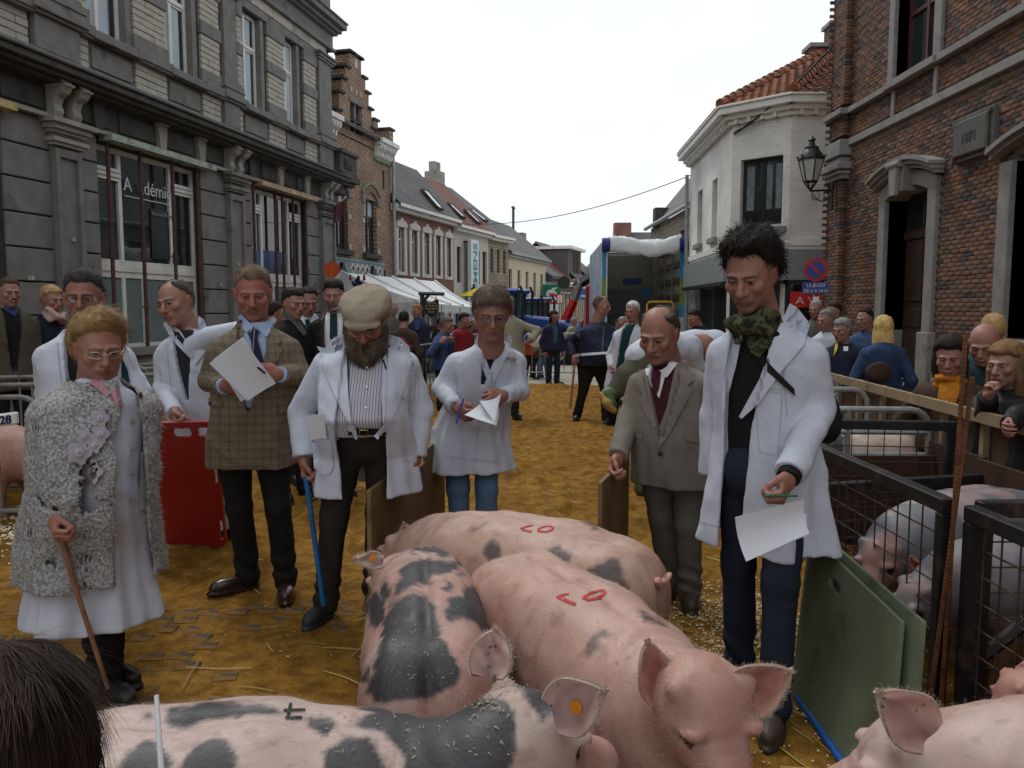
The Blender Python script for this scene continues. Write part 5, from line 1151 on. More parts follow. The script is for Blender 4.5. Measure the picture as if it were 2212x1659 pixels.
# ================================================================== tractors
M_tblue=mat('tractor_blue',(.012,.05,.24),.3,var=.1,scale=3,bump=0,spec=.6);M_tyre=mat('tyre',(.018,.018,.018),.8,var=.3,bump=.4,bs=20);M_rim=mat('rim',(.35,.36,.36),.5,.2)
def tractor(o,yaw,label,sc=1.0):
 gz_=-.06-.89*max(0,o[1]-18.6)/36.4-.12;t=empty('tractor',(*o,gz_),label,'tractor');R_= lambda p:np.array([o[0]+sc*(p[0]*math.cos(yaw)-p[1]*math.sin(yaw)),o[1]+sc*(p[0]*math.sin(yaw)+p[1]*math.cos(yaw)),gz_+sc*p[2]])
 prof=[(.3,.85),(2.3,.8),(2.38,1.05),(2.3,1.35),(1.9,1.55),(1.2,1.7),(.3,1.78)]
 mb=MB();mb.prism(prof,lambda a,c,q:R_((a,q,c)),-.36,.36);mb.build('hood',M_tblue,t,bevel=.07)
 mb=MB();mb.prism([(1.5,1.0),(2.2,.98),(2.2,1.3),(1.6,1.42)],lambda a,c,q:R_((a,q,c)),-.375,.375);mb.build('grille',M_black,t)
 for q in (-.25,.25):mb=MB();mb.box((2.33,q-.09,1.12),(2.4,q+.09,1.28),R_);mb.build('headlight',M_sgn,t,bevel=.02)
 mb=MB()
 for (a,b) in ((-.95,-.62),(-.95,.62),(.28,-.55),(.28,.55)):mb=MB();mb.tube([R_((a,b,1.2)),R_((a*.9,b*.92,2.5))],.05,6);mb.build('cab_post',M_black,t)
 mb=MB();mb.hexa([R_(p) for p in ((-.95,-.6,1.3),(.28,-.52,1.3),(.28,.52,1.3),(-.95,.6,1.3),(-.85,-.56,2.48),(.25,-.5,2.48),(.25,.5,2.48),(-.85,.56,2.48))]);mb.build('cab_glass',mat('cab_glass',(.05,.10,.09),.1,bump=0),t)
 mb=MB();mb.box((-1.1,-.72,2.5),(.42,.72,2.68),R_);mb.build('cab_roof',M_tblue,t,bevel=.07)
 for q in (-.6,.6):mb=MB();mb.tube([R_((.5,q,1.3)),R_((.5,q,2.55)),R_((.42,q*1.02,2.75))],.05,6);mb.build('exhaust',M_black,t)
 for a,q,r,w_ in ((-.55,-.85,.82,.48),(-.55,.85,.82,.48),(1.75,-.75,.58,.36),(1.75,.75,.58,.36)):
  mb=MB();n=28;c_=(a,q,r)
  prof=[(r*.55,-w_/2),(r*.93,-w_/2),(r,-w_*.3),(r,w_*.3),(r*.93,w_/2),(r*.55,w_/2)];b0=len(mb.v)
  for (rr,yy) in prof:
   for k_ in range(n):g=2*math.pi*k_/n;lug=1+.03*(k_%2)*(rr>r*.9);mb.v.append(tuple(R_((a+rr*lug*math.cos(g),q+yy,r+rr*lug*math.sin(g)))))
  for i in range(len(prof)-1):
   for k_ in range(n):mb.f.append((i*n+k_,i*n+(k_+1)%n,(i+1)*n+(k_+1)%n,(i+1)*n+k_))
  mb.mi=[0]*len(mb.f);w_o=mb.build('wheel',M_tyre,t,True);mb=MB();mb.tube([R_((a,q-w_*.3,r)),R_((a,q+w_*.3,r))],r*.56*sc,20);mb.build('rim',M_rim,w_o)
 for q in (-.85,.85):
  V_=[];
  for g in np.linspace(.1,2.6,10):
   for dd in (-.26,.26):V_.append(R_((-.55+.95*math.cos(g),q+dd,.82+.95*math.sin(g))))
  obj('fender',mesh_np('fender',np.array(V_),np.array([(2*i,2*i+1,2*i+3,2*i+2) for i in range(9)])),M_tblue,t)
 return t
tractor((.05,27.5),-.3,'nearest blue tractor with large black wheel, right of the marquee',1.0)
tractor((1.0,31.5),-.45,'second blue tractor parked behind the nearest one',.95)
# red loader crane
cn=empty('loader_crane',(3.3,34,0),'red loader crane with grey folded arm left of the truck','crane');cp=[W(1212,712,33),W(1222,690,33),W(1240,650,33),W(1254,612,33),W(1276,598,33)]
mb=MB();mb.tube(cp[:3],[.22,.2,.17],4);mb.build('lower_boom',mat('crane_red',(.38,.015,.02),.4,bump=0),cn);mb=MB();mb.tube(cp[2:4],.14,4);mb.build('upper_boom',M_galvd,cn);mb=MB();mb.tube(cp[3:],.2,4);mb.tube([cp[4],cp[4]+np.array([.5,0,-.5])],.08,4);mb.tube([cp[4],cp[4]+np.array([.6,0,.3])],.06,4);mb.build('crane_head',M_black,cn)
mb=MB();p_=cp[0];mb.box((p_[0]-.5,p_[1]-.4,0),(p_[0]+.9,p_[1]+.8,p_[2]-.1));mb.build('base',mat('crane_red',(.38,.015,.02),.4),cn)
# parked cars, far
def car(o,yaw,c,label):
 gz_=-.06-.89*(o[1]-18.6)/36.4;t=empty('parked_car',(*o,gz_),label,'car',None);R_= lambda p:np.array([o[0]+p[0]*math.cos(yaw)-p[1]*math.sin(yaw),o[1]+p[0]*math.sin(yaw)+p[1]*math.cos(yaw),gz_+p[2]]);m_=mat('car_paint_%02d'%int(c[0]*99+c[2]*37),c,.3,bump=0,var=.05,spec=.6)
 mb=MB();mb.prism([(-2,.35),(2,.35),(2.05,.7),(1.9,.88),(.9,.98),(.3,1.38),(-1.1,1.42),(-1.75,1.0),(-2.05,.9)],lambda a,cc,q:R_((a,q,cc)),-.8,.8);mb.build('body',m_,t,bevel=.06)
 mb=MB();mb.prism([(.85,.98),(.28,1.33),(-1.05,1.36),(-1.6,1.0)],lambda a,cc,q:R_((a,q,cc)),-.815,.815);mb.build('window',M_glass,t)
 mb=MB();mb.hexa([R_(p) for p in ((.55,-.66,1.18),(.95,-.7,.97),(.95,.7,.97),(.55,.66,1.18),(.58,-.66,1.22),(.98,-.7,1.0),(.98,.7,1.0),(.58,.66,1.22))]);mb.build('windscreen',M_glass,t)
 for a in (-1.25,1.3):
  for q in (-.78,.78):mb=MB();mb.tube([R_((a,q-.1,.32)),R_((a,q+.1,.32))],.32,16);mb.build('wheel',M_tyre,t)
 for q in (-.6,.6):mb=MB();mb.box((1.95,q-.15,.66),(2.07,q+.15,.78),R_);mb.build('headlight',M_sgn,t)
car((2.9,40),-1.35,(.02,.025,.03),'dark parked car beyond the blue tractors');car((4.4,46),-1.3,(.03,.06,.05),'dark green parked car far down the street');car((3.6,52),-1.35,(.30,.31,.32),'silver parked car far down the street')
# ================================================================== lanterns, signs, wires
M_lamp=mat('lamp_glass',(.42,.43,.42),.25,var=.06,bump=0)
def lantern(c,s,label,arm_to=None,arm_z=None):
 t=empty('street_lamp',c,label,'lamp',None);c=np.array(c,float);n=6
 def ring(r,z):return [c+np.array([r*s*math.cos(2*math.pi*k_/n+.5),r*s*math.sin(2*math.pi*k_/n+.5),z*s]) for k_ in range(n)]
 lo,hi=ring(.13,0),ring(.24,.42);mb=MB();mb.v=[tuple(x) for x in lo+hi];mb.f=[(i,(i+1)%n,n+(i+1)%n,n+i) for i in range(n)];mb.mi=[0]*n;mb.build('lamp_pane',M_lamp,t)
 mb=MB()
 for i in range(n):mb.tube([lo[i],hi[i]],.014*s,5);mb.tube([lo[i],lo[(i+1)%n]],.014*s,5);mb.tube([hi[i],hi[(i+1)%n]],.02*s,5);mb.tube([hi[i]+np.array([0,0,.0]),hi[i]*1+(hi[i]-c)*np.array([.12,.12,0])+np.array([0,0,.08*s])],.016*s,5);mb.tube([lo[i],c+np.array([0,0,-.18*s])],.012*s,5)
 mb.build('lamp_frame',M_black,t);mb=MB();mb.lathe(c,[(.25*s,.42*s),(.24*s,.47*s),(.17*s,.56*s),(.13*s,.62*s),(.14*s,.65*s),(.07*s,.69*s),(.05*s,.76*s),(.08*s,.79*s),(.03*s,.85*s),(.001,.88*s)],12);mb.build('lamp_hood',M_black,t,True)
 if arm_to is not None:
  b=np.array(arm_to,float);a=c+np.array([0,0,-.18*s]);mb=MB();mb.tube([a,b],.022*s,6);dv=b-a;L_=np.linalg.norm(dv);dv/=L_
  for s0,sg in ((.25,1),(.8,-1)):
   q=[a+dv*(L_*s0)+dv*(.09*s*math.cos(g)*sg)+np.array([0,0,-.09*s+.09*s*math.sin(g)]) for g in np.linspace(.5,6.5,18)];mb.tube(q,.01*s,5)
  q=[a+dv*(L_*x)+np.array([0,0,-.16*s*math.sin(math.pi*x)-.1*s*x]) for x in np.linspace(.15,1,10)];mb.tube(q,.012*s,5);mb.tube([b+np.array([0,0,-.4*s]),b+np.array([0,0,.15*s])],.03*s,6);mb.build('lamp_arm',M_black,t)
 return t
Lc_=W(1751,392,14.6);lantern(Lc_,.92,'black wall lantern on the corner of the brown brick building',arm_to=W(1798,410,14.75))
Lc_=f3((.35,.75,1.95));lantern(Lc_,.8,'small black wall lantern beside the tall vertical sign',arm_to=f3((.25,.02,1.8)))
Lc_=W(1244,630,48);lantern(Lc_,.9,'tiny black lantern far down the street',arm_to=Lc_+np.array([-.6,.3,-.2]))
# no-parking sign group
def disc(c,r,n_,d,nm,m,par,nseg=28,off=0):
 n_=np.array(n_,float);n_/=np.linalg.norm(n_);a=np.cross((0,0,1),n_);a/=np.linalg.norm(a);u_=np.cross(n_,a);c=np.array(c)+n_*off
 mb=MB();mb.prism([(r*math.cos(2*math.pi*i/nseg),r*math.sin(2*math.pi*i/nseg)) for i in range(nseg)],lambda x,y,t:c+a*x+u_*y+n_*t,0,d);return mb.build(nm,m,par),a,u_,n_,c
sc_=W(1762,583,13.4);ps=empty('parking_sign',sc_*np.array([1,1,0]),'round blue and red no parking sign with blue plate below, at brick corner','sign');M_sred=mat('sign_red2',(.40,.02,.025),.45,bump=0,var=.08);M_sblue=mat('sign_blue',(.03,.06,.25),.45,bump=0,var=.08)
sn=(-.25,-1,0);disc(sc_,.195,sn,.015,'sign_disc',M_sred,ps);_,a_,u_,n_,c_=disc(sc_,.145,sn,.004,'sign_field',M_sblue,ps,off=.016)
mb=MB();g=math.radians(-45);dx,dy=math.cos(g),math.sin(g);mb.prism([(-.15*dx-.022*dy,-.15*dy+.022*dx),(-.15*dx+.022*dy,-.15*dy-.022*dx),(.15*dx+.022*dy,.15*dy-.022*dx),(.15*dx-.022*dy,.15*dy+.022*dx)],lambda x,y,t:c_+a_*x+u_*y+n_*t,.003,.008);mb.build('sign_bar',M_sred,ps)
pl=W(1762,622,13.4);fP= lambda x,y,t:pl+a_*x+u_*y+n_*t;mb=MB();mb.prism([(-.215,-.095),(.215,-.095),(.215,.095),(-.215,.095)],fP,0,.012);mb.build('sign_plate',M_sblue,ps,bevel=.004)
text_obj('lettering','LE JEUDI',fP(0,.018,.015),a_,u_,.082,M_letter,ps,width=.28);text_obj('lettering','DE 6 A 14 H',fP(0,-.075,.015),a_,u_,.082,M_letter,ps,width=.37)
mb=MB();p2_=W(1762,654,13.4);mb.prism([(-.045,-.1),(.045,-.1),(.045,.1),(-.045,.1)],lambda x,y,t:p2_+a_*x+u_*y+n_*t,0,.012);mb.build('sign_plate',M_tagw,ps);mb=MB();mb.prism([(-.011,-.05),(.011,-.05),(.011,.05),(-.011,.05)],lambda x,y,t:p2_+a_*x+u_*y+n_*t,.012,.016);mb.build('sign_mark',M_ink,ps)
mb=MB();q_=sc_+np.array([0,.03,.22]);mb.tube([q_,q_*np.array([1,1,0])],.025,8);mb.build('post',M_galvd,ps)
# orange road sign seen from behind
sc_=W(717,582,13.5);os_=empty('road_sign',sc_*np.array([1,1,0]),'orange backed round road sign on orange pole by the stone building','sign');M_or=mat('sign_orange',(.42,.055,.015),.55,bump=0,var=.12)
disc(sc_,.135,(.1,-1,0),.012,'sign_disc',M_or,os_);mb=MB();mb.tube([sc_+np.array([0,-.02,.04]),(sc_+np.array([.03,-.02,0]))*np.array([1,1,0])],.03,8);mb.build('post',mat('pole_orange',(.52,.12,.02),.5,bump=0),os_,True)
p_=W(718,632,13.5);mb=MB();mb.box((p_[0]-.155,p_[1]-.0,p_[2]-.09),(p_[0]+.14,p_[1]+.012,p_[2]+.08));mb.build('sign_plate',M_or,os_,bevel=.004);mb=MB();mb.box((p_[0]+.08,p_[1]-.006,p_[2]-.06),(p_[0]+.13,p_[1]-.001,p_[2]+.05));mb.build('sign_mark',M_sred,os_)
# hanging brotherhood sign
hs=empty('hanging_sign',W(913,700,15.5)*np.array([1,1,0]),'black shield shaped sign hanging from a wooden post before the marquee','sign');Dh=15.5
mb=MB();a_=W(912,634,Dh);mb.tube([a_,a_*np.array([1,1,0])],.045,4);mb.tube([W(904,634,Dh),W(960,635,Dh)],.035,4);mb.tube([W(914,652,Dh),W(926,637,Dh)],.03,4);mb.build('post',mat('green_post',(.03,.05,.05),.6),hs)
q0=W(932,660,Dh);px=Dh/FOC;sh_=[(-15,14),(-10,10),(-5,8),(0,8),(5,10),(10,14),(16,12),(16,-10),(12,-17),(6,-22),(0,-28),(-6,-22),(-12,-17),(-15,-10)]
mb=MB();mb.prism([(a*px,c*px) for a,c in sh_],lambda a,c,t:q0+np.array([a,-t,c]),0,.03);mb.build('sign_board',mat('sign_black',(.02,.015,.014),.6,bump=0),hs,bevel=.004)
for x_ in (-10,10):mb=MB();mb.tube([q0+np.array([x_*px,-.01,12*px]),q0+np.array([x_*px,-.01,25*px])],.008,5);mb.build('chain',M_black,hs)
M_gold=mat('sign_gold',(.48,.36,.2),.5,bump=0)
for i,(tx,w_) in enumerate((('Confrérie',20),("de l'Ordre du",26),('Cochon Piétrain',27),('de Lessines',14))):text_obj('lettering',tx,q0+np.array([0,-.034,(4-i*6.4)*px]),(1,0,0),(0,0,1),.06,M_gold,hs,width=w_*px)
# small signs in the far street
rs=empty('round_sign',W(1216,609,46),'dark round hanging sign far down the street','sign');disc(W(1218,610,46),.36,(0,-1,0),.1,'sign_disc',M_black,rs);mb=MB();mb.box((W(1205,608,46)[0]-.6,46,4.6-1.4),(W(1205,608,46)[0],46.06,4.65-1.4));mb.build('sign_bracket',M_black,rs)
jr=empty('box_sign',W(1201,646,45),'red and white illuminated brewery style box sign on the grey house','sign');p_=W(1201,646,45);mb=MB();mb.box((p_[0]-.38,44.9,p_[2]-.28),(p_[0]+.38,45.1,p_[2]+.28));mb.build('sign_box',M_sred,jr);mb=MB();mb.box((p_[0]+.08,44.88,p_[2]-.22),(p_[0]+.33,44.9,p_[2]+.22));mb.build('sign_panel',M_sgn,jr)
disc(p_+np.array([-.15,-.1,0]),.16,(0,-1,0),.02,'sign_emblem',M_sgn,jr);text_obj('lettering','JUPILER',p_+np.array([.245,-.13,0]),(0,0,1),(-1,0,0),.12,M_sred,jr,width=.4)
bs_=empty('direction_sign',W(1333,632,38)*np.array([1,1,0]),'blue road sign with two panels beside the truck','sign')
for dv in (-11,7):p_=W(1333-0,632+dv,36);mb=MB();mb.box((p_[0]-1.45-.28,36,p_[2]-.17),(p_[0]-1.45+.28,36.04,p_[2]+.17));mb.build('sign_panel',mat('sign_sky',(.03,.16,.42),.5,bump=0),bs_);mb=MB();mb.box((p_[0]-1.45-.18,35.97,p_[2]-.05),(p_[0]-1.45+.18,35.99,p_[2]+.03));mb.build('sign_mark',M_sgn,bs_)
mb=MB();mb.tube([(p_[0]-1.45,36.06,p_[2]+.6),(p_[0]-1.45,36.06,0)],.04,6);mb.build('post',M_galvd,bs_)
def wire(pts,label,sag,r=.012):
 a,b=np.array(pts[0]),np.array(pts[1]);mb=MB();mb.tube([a*(1-t)+b*t-np.array([0,0,sag*4*t*(1-t)]) for t in np.linspace(0,1,24)],r,5);o=mb.build('overhead_wire',M_black);tag(o,label,'wire')
wire([W(1501,375,23.1),f2((5.0,.5,5.0))],'thin overhead wire crossing the street from corner house to row',.45,.013)
wire([W(1586,290,18),W(1812,85,16)],'black cable running from corner house wall up past its roof',.12,.02)
wire([W(1584,286,18),W(1760,128,17)],'thin black cable beside the thicker one at the corner house roof',.2,.012)
# flag on the stone building corner
fl=empty('flag',A((.4,.3,4)),'dark red and white flag hanging at the stone building corner','flag');a_=W(742,425,21.5);V_,F_=[],[]
for i in range(9):
 for j in range(7):V_.append(W(718+i*3.4,448-i*2.5+j*6.5,21.4)+np.array([0,.08*math.sin(i*1.2+j*.4),0]))
for i in range(8):
 for j in range(6):F_.append((i*7+j,i*7+j+1,i*7+j+8,i*7+j+7))
o=obj('flag_cloth',mesh_np('flag_cloth',np.array(V_),np.array(F_),True),mat('flag_red',(.12,.05,.055),.8,var=.2),fl);mb=MB();mb.tube([W(747,425,21.4),W(722,455,21.6)],.02,6);mb.build('flag_pole',M_white,fl)
# ================================================================== pigs
M_pig=vcol_mat('pig_skin',.5,sss=.12,bump=.25,bs=160,spec=.4,var=.10,scale=22,bd=.002)
M_ear=vcol_mat('pig_ear',.5,sss=.2,bump=.2,bs=120,spec=.35,var=.12,scale=30)
M_bris=vcol_mat('bristle',.5,bump=0,spec=.5,var=.05)
M_paint=mat('red_paint',(.46,.012,.02),.55,var=.25,scale=40,bump=.2)
PINK=np.array((.455,.275,.225));PALE=np.array((.48,.36,.32));GREYS=np.array((.040,.038,.042))
def rotz(a):c,s=math.cos(a),math.sin(a);return np.array([[c,-s,0],[s,c,0],[0,0,1.]])
class Pig:pass
def pig_field(hy,hp,hz,fat=1.0):
 """distance field of a standing pig, nose towards +x; head turned by hy, dipped by hp"""
 H=np.array([.70,0,.56+hz]);d=np.array([math.cos(hp)*math.cos(hy),math.cos(hp)*math.sin(hy),-math.sin(hp)]);H=np.array([.52,0,.54])+np.array([.19*math.cos(hy),.19*math.sin(hy),hz])
 sd=np.array([-math.sin(hy),math.cos(hy),0]);up=np.cross(d,sd);up=up if up[2]>0 else -up
 N=H+d*.25-up*.02
 def f(P):
  Q=P*np.array([1,1/(1.0*fat),1])
  D=chain(Q,[(-.46,0,.535),(-.2,0,.55),(.1,0,.54),(.34,0,.53),(.52,0,.52)],[.215,.235,.245,.235,.19],.08)
  for s in (-1,1):
   D=smin(D,ell(Q,(-.44,s*.115,.50),(.22,.135,.25)),.05);D=smin(D,ell(Q,(.33,s*.125,.47),(.16,.115,.24)),.05)
   D=smin(D,ell(Q,(-.08,s*.10,.60),(.36,.13,.165)),.06)
   D=smin(D,chain(Q,[(.36,s*.15,.34),(.37,s*.145,.2),(.375,s*.14,.05)],[.085,.052,.045],.03),.05);D=smin(D,cap(Q,(.375,s*.14,.05),(.40,s*.14,.02),.045,.04),.02)
   D=smin(D,chain(Q,[(-.46,s*.14,.36),(-.55,s*.135,.22),(-.51,s*.13,.05)],[.115,.056,.045],.03),.05);D=smin(D,cap(Q,(-.51,s*.13,.05),(-.48,s*.13,.02),.045,.04),.02)
  D=D+.018*np.exp(-(Q[:,1]/.028)**2)*smooth(.62,.72,Q[:,2])*smooth(.5,.3,np.abs(Q[:,0]+.1))
  D=D+.03*np.exp(-(Q[:,1]/.03)**2)*smooth(-.55,-.62,Q[:,0])
  D=D-.007*vnoise(P,6,2)-.003*vnoise(P,17,3)-.012*vnoise(P,3,6);wr=np.sin((P[:,0]*1.0+.25*P[:,2])*95+3*vnoise(P,5,8));D=D-.0035*wr*(smooth(.34,.46,P[:,0])*smooth(.66,.52,P[:,0])+.6*smooth(-.12,-.2,P[:,0])*smooth(-.34,-.26,P[:,0])*smooth(.66,.5,P[:,2]))
  D=smin(D,cap(P,(.5,0,.55),H+d*.0,.175,.128),.08)
  D=smin(D,ell(P,H,(.135,.118,.125)),.05)
  D=smin(D,cap(P,H+d*.06-up*.01,N,.098,.066),.05)
  D=smin(D,ell(P,H+d*.02-up*.09,(.10,.105,.07)),.05)
  D=smin(D,cap(P,N,N+d*.03,.062,.066),.012)
  for s in (-1,1):
   E=H+d*.10+sd*s*.083+up*.045;D=smin(D,ell(P,E+up*.020,(.045,.035,.022)),.018);D=smax(D,-ell(P,E+sd*s*.018+d*.012,(.026,.026,.020)),.010);D=smin(D,ell(P,E,(.018,.018,.016)),.006)
   D=smin(D,cap(P,H+sd*s*.07+up*.06,H+sd*s*.10+up*.10,.045,.03),.03)
   D=smax(D,-ell(P,N+d*.035+sd*s*.022,(.014,.012,.018)),.008)
  for k_ in range(3):D=D+.005*np.exp(-(((P-(H+d*(.13+.035*k_)))@d)/.008)**2)*smooth(.03,.07,(P-H)@up)
  return D
 return f,H,d,sd,up,N
def make_pig(pos,yaw,sc,label,h,head=(0,.5,0),col=PINK,spots=(),rnd=0,seed=0,fat=1.0,group='pigs in the judging ring',bris=0,tail=True,bcol=(.8,.74,.66),spotc=GREYS):
 p=Pig();f,H,d,sd,up,N=pig_field(head[0],head[1],head[2],fat);V,F=surfnet(f,(-.78,-.36*fat,0),(1.12,.36*fat,.95),h/sc,.05)
 Rm=rotz(yaw);Lw=V@Rm.T*sc+np.array([*pos,0]);Nw=vnormals(V,F)@Rm.T
 C=np.broadcast_to(col,V.shape).copy();n1=vnoise(V,4,seed+1)[:,None];C=C*(1+.10*n1)
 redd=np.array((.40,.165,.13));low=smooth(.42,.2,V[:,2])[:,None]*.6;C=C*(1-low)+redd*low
 hd=smooth(.16,.36,(V-H)@d+.12)[:,None]*.55;C=C*(1-hd)+redd*hd
 blot=smooth(.0,.6,vnoise(V,2.6,seed+5)+.5*vnoise(V,8,seed+6))[:,None]*.6;C=C*(1-blot)+np.array((.36,.165,.12))*blot
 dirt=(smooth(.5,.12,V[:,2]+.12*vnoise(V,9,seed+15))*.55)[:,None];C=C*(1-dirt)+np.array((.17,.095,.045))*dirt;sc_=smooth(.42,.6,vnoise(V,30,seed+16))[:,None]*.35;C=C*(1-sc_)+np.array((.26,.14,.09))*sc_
 # pattern of the coat
 m=np.zeros(len(V));jit=vnoise(V,22,seed+7)*.010+vnoise(V,60,seed+8)*.006
 if len(spots):
  u,v,dp=project(Lw);vd=Lw-CAMP;facing=(Nw*vd).sum(1)<.0;wu,wv=u+jit*700,v+(vnoise(V,24,seed+9)*.010+vnoise(V,55,seed+10)*.005)*700
  for sp in spots:
   poly,st_=(sp,1.0) if not isinstance(sp,tuple) else sp
   acc=0
   for ou,ov in ((0,0),(5,0),(-5,0),(0,5),(0,-5)):acc=acc+inpoly(wu+ou,wv+ov,poly)
   m=np.maximum(m,acc/5*st_*facing)
  hid=~facing
 else :hid=np.ones(len(V),bool)
 if rnd:
  q=vnoise(V,3.2,seed+20)+.35*vnoise(V,8,seed+21)+.12*vnoise(V,25,seed+22);m=np.maximum(m,smooth(.30,.36,q)*hid*rnd)
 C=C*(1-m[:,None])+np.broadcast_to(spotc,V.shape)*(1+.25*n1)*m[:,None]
 # eyes, nostrils
 for s in (-1,1):
  E=H+d*.10+sd*s*.083+up*.045;r=np.linalg.norm(V-(E+sd*s*.016+d*.01),axis=1);C[r<.024]=(.012,.009,.008);r2=np.linalg.norm((V-(N+d*.035+sd*s*.022)),axis=1);C[r2<.016]=(.12,.04,.035)
 C=np.clip(C,.01,.9)
 root=empty('pig',(*pos,0),label,'pig',group);p.root=root
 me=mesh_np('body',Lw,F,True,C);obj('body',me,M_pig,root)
 p.V,p.F,p.bvh=Lw,F,bvh_of(Lw,F);p.tow= lambda q:np.array(q)@Rm.T*sc+np.array([*pos,0]);p.dir= lambda q:np.array(q)@Rm.T;p.H,p.d,p.sd,p.up,p.sc=H,d,sd,up,sc
 if bris:
  vis=np.where((Nw*(Lw-CAMP)).sum(1)<.25*np.linalg.norm(Lw-CAMP,axis=1))[0];vis=vis[Lw[vis,2]>.25]
  i=vis[rng.integers(len(vis),size=bris)];b_=Lw[i]+rng.normal(size=(bris,3))*h*.4;n_=Nw[i];back=p.dir((-1,0,-.35));t=back-n_*(n_@back)[:,None];t/=np.linalg.norm(t,axis=1)[:,None]+1e-6
  ln=rng.uniform(.007,.016,(bris,1));dr=t*.9+n_*rng.uniform(.12,.4,(bris,1))+rng.normal(size=(bris,3))*.15;tip=b_+dr*ln;sd_=np.cross(dr,n_);sd_/=np.linalg.norm(sd_,axis=1)[:,None]+1e-6;wv=.0004
  VV=np.stack([b_-sd_*wv,b_+sd_*wv,tip],1).reshape(-1,3);FF=np.arange(bris*3).reshape(-1,3)
  cc=C[i]*.45+np.array(bcol)*.42;cc=np.where(m[i][:,None]>.5,C[i]*.8+np.array((.22,.215,.21))*.4,cc);o=obj('bristles',mesh_np('bristles',VV,FF,False,np.repeat(cc,3,0)),M_bris,root);o['kind']='stuff'
 if tail:
  a=p.tow((-.655,0,.62));pts=[]
  for k_ in range(22):q=k_/21;g=q*9;pts.append(p.tow((-.655-.05*q-.018*math.cos(g),.022*math.sin(g),.62+.05*q+.02*math.sin(g*1.3)-.02)))
  mb=MB();mb.tube(pts,[.017*(1-.6*i/21) for i in range(22)],8);mb.build('tail',mat('tail_skin',(.5,.27,.22),.6),root,True)
 return p
def ear(p,B,T,w,N,cup=.35,spots=0,tagm=None,fuzz=500,inner=(.42,.20,.18),thick=.007,lean=0.0,rimc=(.48,.36,.29),round_=.6):
 B,T,N=[np.array(x,float) for x in (B,T,N)];ax=T-B;L=np.linalg.norm(ax);ax/=L;N=N-ax*(N@ax);N/=np.linalg.norm(N);s_=np.cross(ax,N);nu,nv=36,26
 V_,C_=[],[]
 hw= lambda t:w*(max(0,math.sin(math.pi*min(1,(t*.93+.16))))**round_)*(1-.25*t)
 for i in range(nu+1):
  for j in range(nv+1):
   t=i/nu;a=2*j/nv-1;h_=hw(t);z=cup*h_*(a*a-.35)+lean*t*t*L-.10*L*t*(1-t)+.004*math.sin(9*t+4*a)
   V_.append(B+ax*(t*L)+s_*(a*h_)+N*z);e=max(abs(a)**3,t**5);q=np.array([[t*3,a*2,seed_e[0]]]);n_=vnoise(q,2.2,4)[0];c=np.array(inner)*(1+.25*n_)*(1-.4*(1-abs(a))*(1-t));c=c*(1-e*.6)+np.array(rimc)*e*.6
   C_.append(c)
 seed_e[0]+=1.7
 V_=np.array(V_);C_=np.array(C_);F_=np.array([(i*(nv+1)+j,(i+1)*(nv+1)+j,(i+1)*(nv+1)+j+1,i*(nv+1)+j+1) for i in range(nu) for j in range(nv)])
 for _ in range(spots):
  c0=V_[rng.integers(len(V_))];C_[np.linalg.norm(V_-c0,axis=1)<rng.uniform(.002,.0055)]=(.06,.05,.055)
 Nn=vnormals(V_,F_);Nn=Nn if (Nn@N).mean()>0 else -Nn;Vb=V_-Nn*thick;nV=len(V_);b=[]
 edge=[i*(nv+1) for i in range(nu+1)]+[nu*(nv+1)+j for j in range(1,nv+1)]+[i*(nv+1)+nv for i in range(nu-1,-1,-1)]
 Fs=np.array([(edge[i],edge[i+1],nV+edge[i+1],nV+edge[i]) for i in range(len(edge)-1)])
 Cb=np.broadcast_to(np.array(rimc)*.9,C_.shape)
 o=obj('ear',mesh_np('ear',np.concatenate([V_,Vb]),np.concatenate([F_,F_[:,::-1]+nV,Fs]),True,np.concatenate([C_,Cb])),M_ear,p.root)
 if fuzz:
  sd_e=[i*(nv+1) for i in range(3,nu-1)]+[i*(nv+1)+nv for i in range(3,nu-1)];e=np.array(sd_e)[rng.integers(len(sd_e),size=fuzz)];b_=V_[e]+rng.normal(size=(fuzz,3))*.004;dr=(V_[e]-(B+ax*L*.45));dr/=np.linalg.norm(dr,axis=1)[:,None];dr=dr+ax*.5+rng.normal(size=(fuzz,3))*.3;tip=b_+dr*rng.uniform(.002,.0085,(fuzz,1));sv=np.cross(dr,N);sv/=np.linalg.norm(sv,axis=1)[:,None]
  VV=np.stack([b_-sv*.0004,b_+sv*.0004,tip],1).reshape(-1,3);f_=obj('ear_fuzz',mesh_np('ear_fuzz',VV,np.arange(fuzz*3).reshape(-1,3),False,np.broadcast_to((.50,.42,.32),VV.shape)),M_bris,o);f_['kind']='stuff'
 if tagm is not None:
  t,a=tagm;c=B+ax*(t*L)+s_*(a*hw(t))+N*(cup*hw(t)*(a*a-.35)-.10*L*t*(1-t)+.006);mb=MB();n=20;mb.prism([(.0135*math.cos(6.2832*i/n),.0135*math.sin(6.2832*i/n)) for i in range(n)],lambda x,y,q:c+ax*x+s_*y+N*q,0,.004);mb.prism([(.004*math.cos(6.2832*i/n),.004*math.sin(6.2832*i/n)) for i in range(n)],lambda x,y,q:c+ax*x+s_*y+N*q,.004,.007);mb.build('ear_tag',mat('tag_orange',(.55,.20,.015),.5,bump=0,var=.1),p.root)
 return o
seed_e=[0.0]
def hit(bvh,u,v):
 d=ray(u,v);d=d/np.linalg.norm(d);q=bvh.ray_cast(Vector(CAMP),Vector(d));return (np.array(q[0]),np.array(q[1])) if q[0] is not None else (None,None)
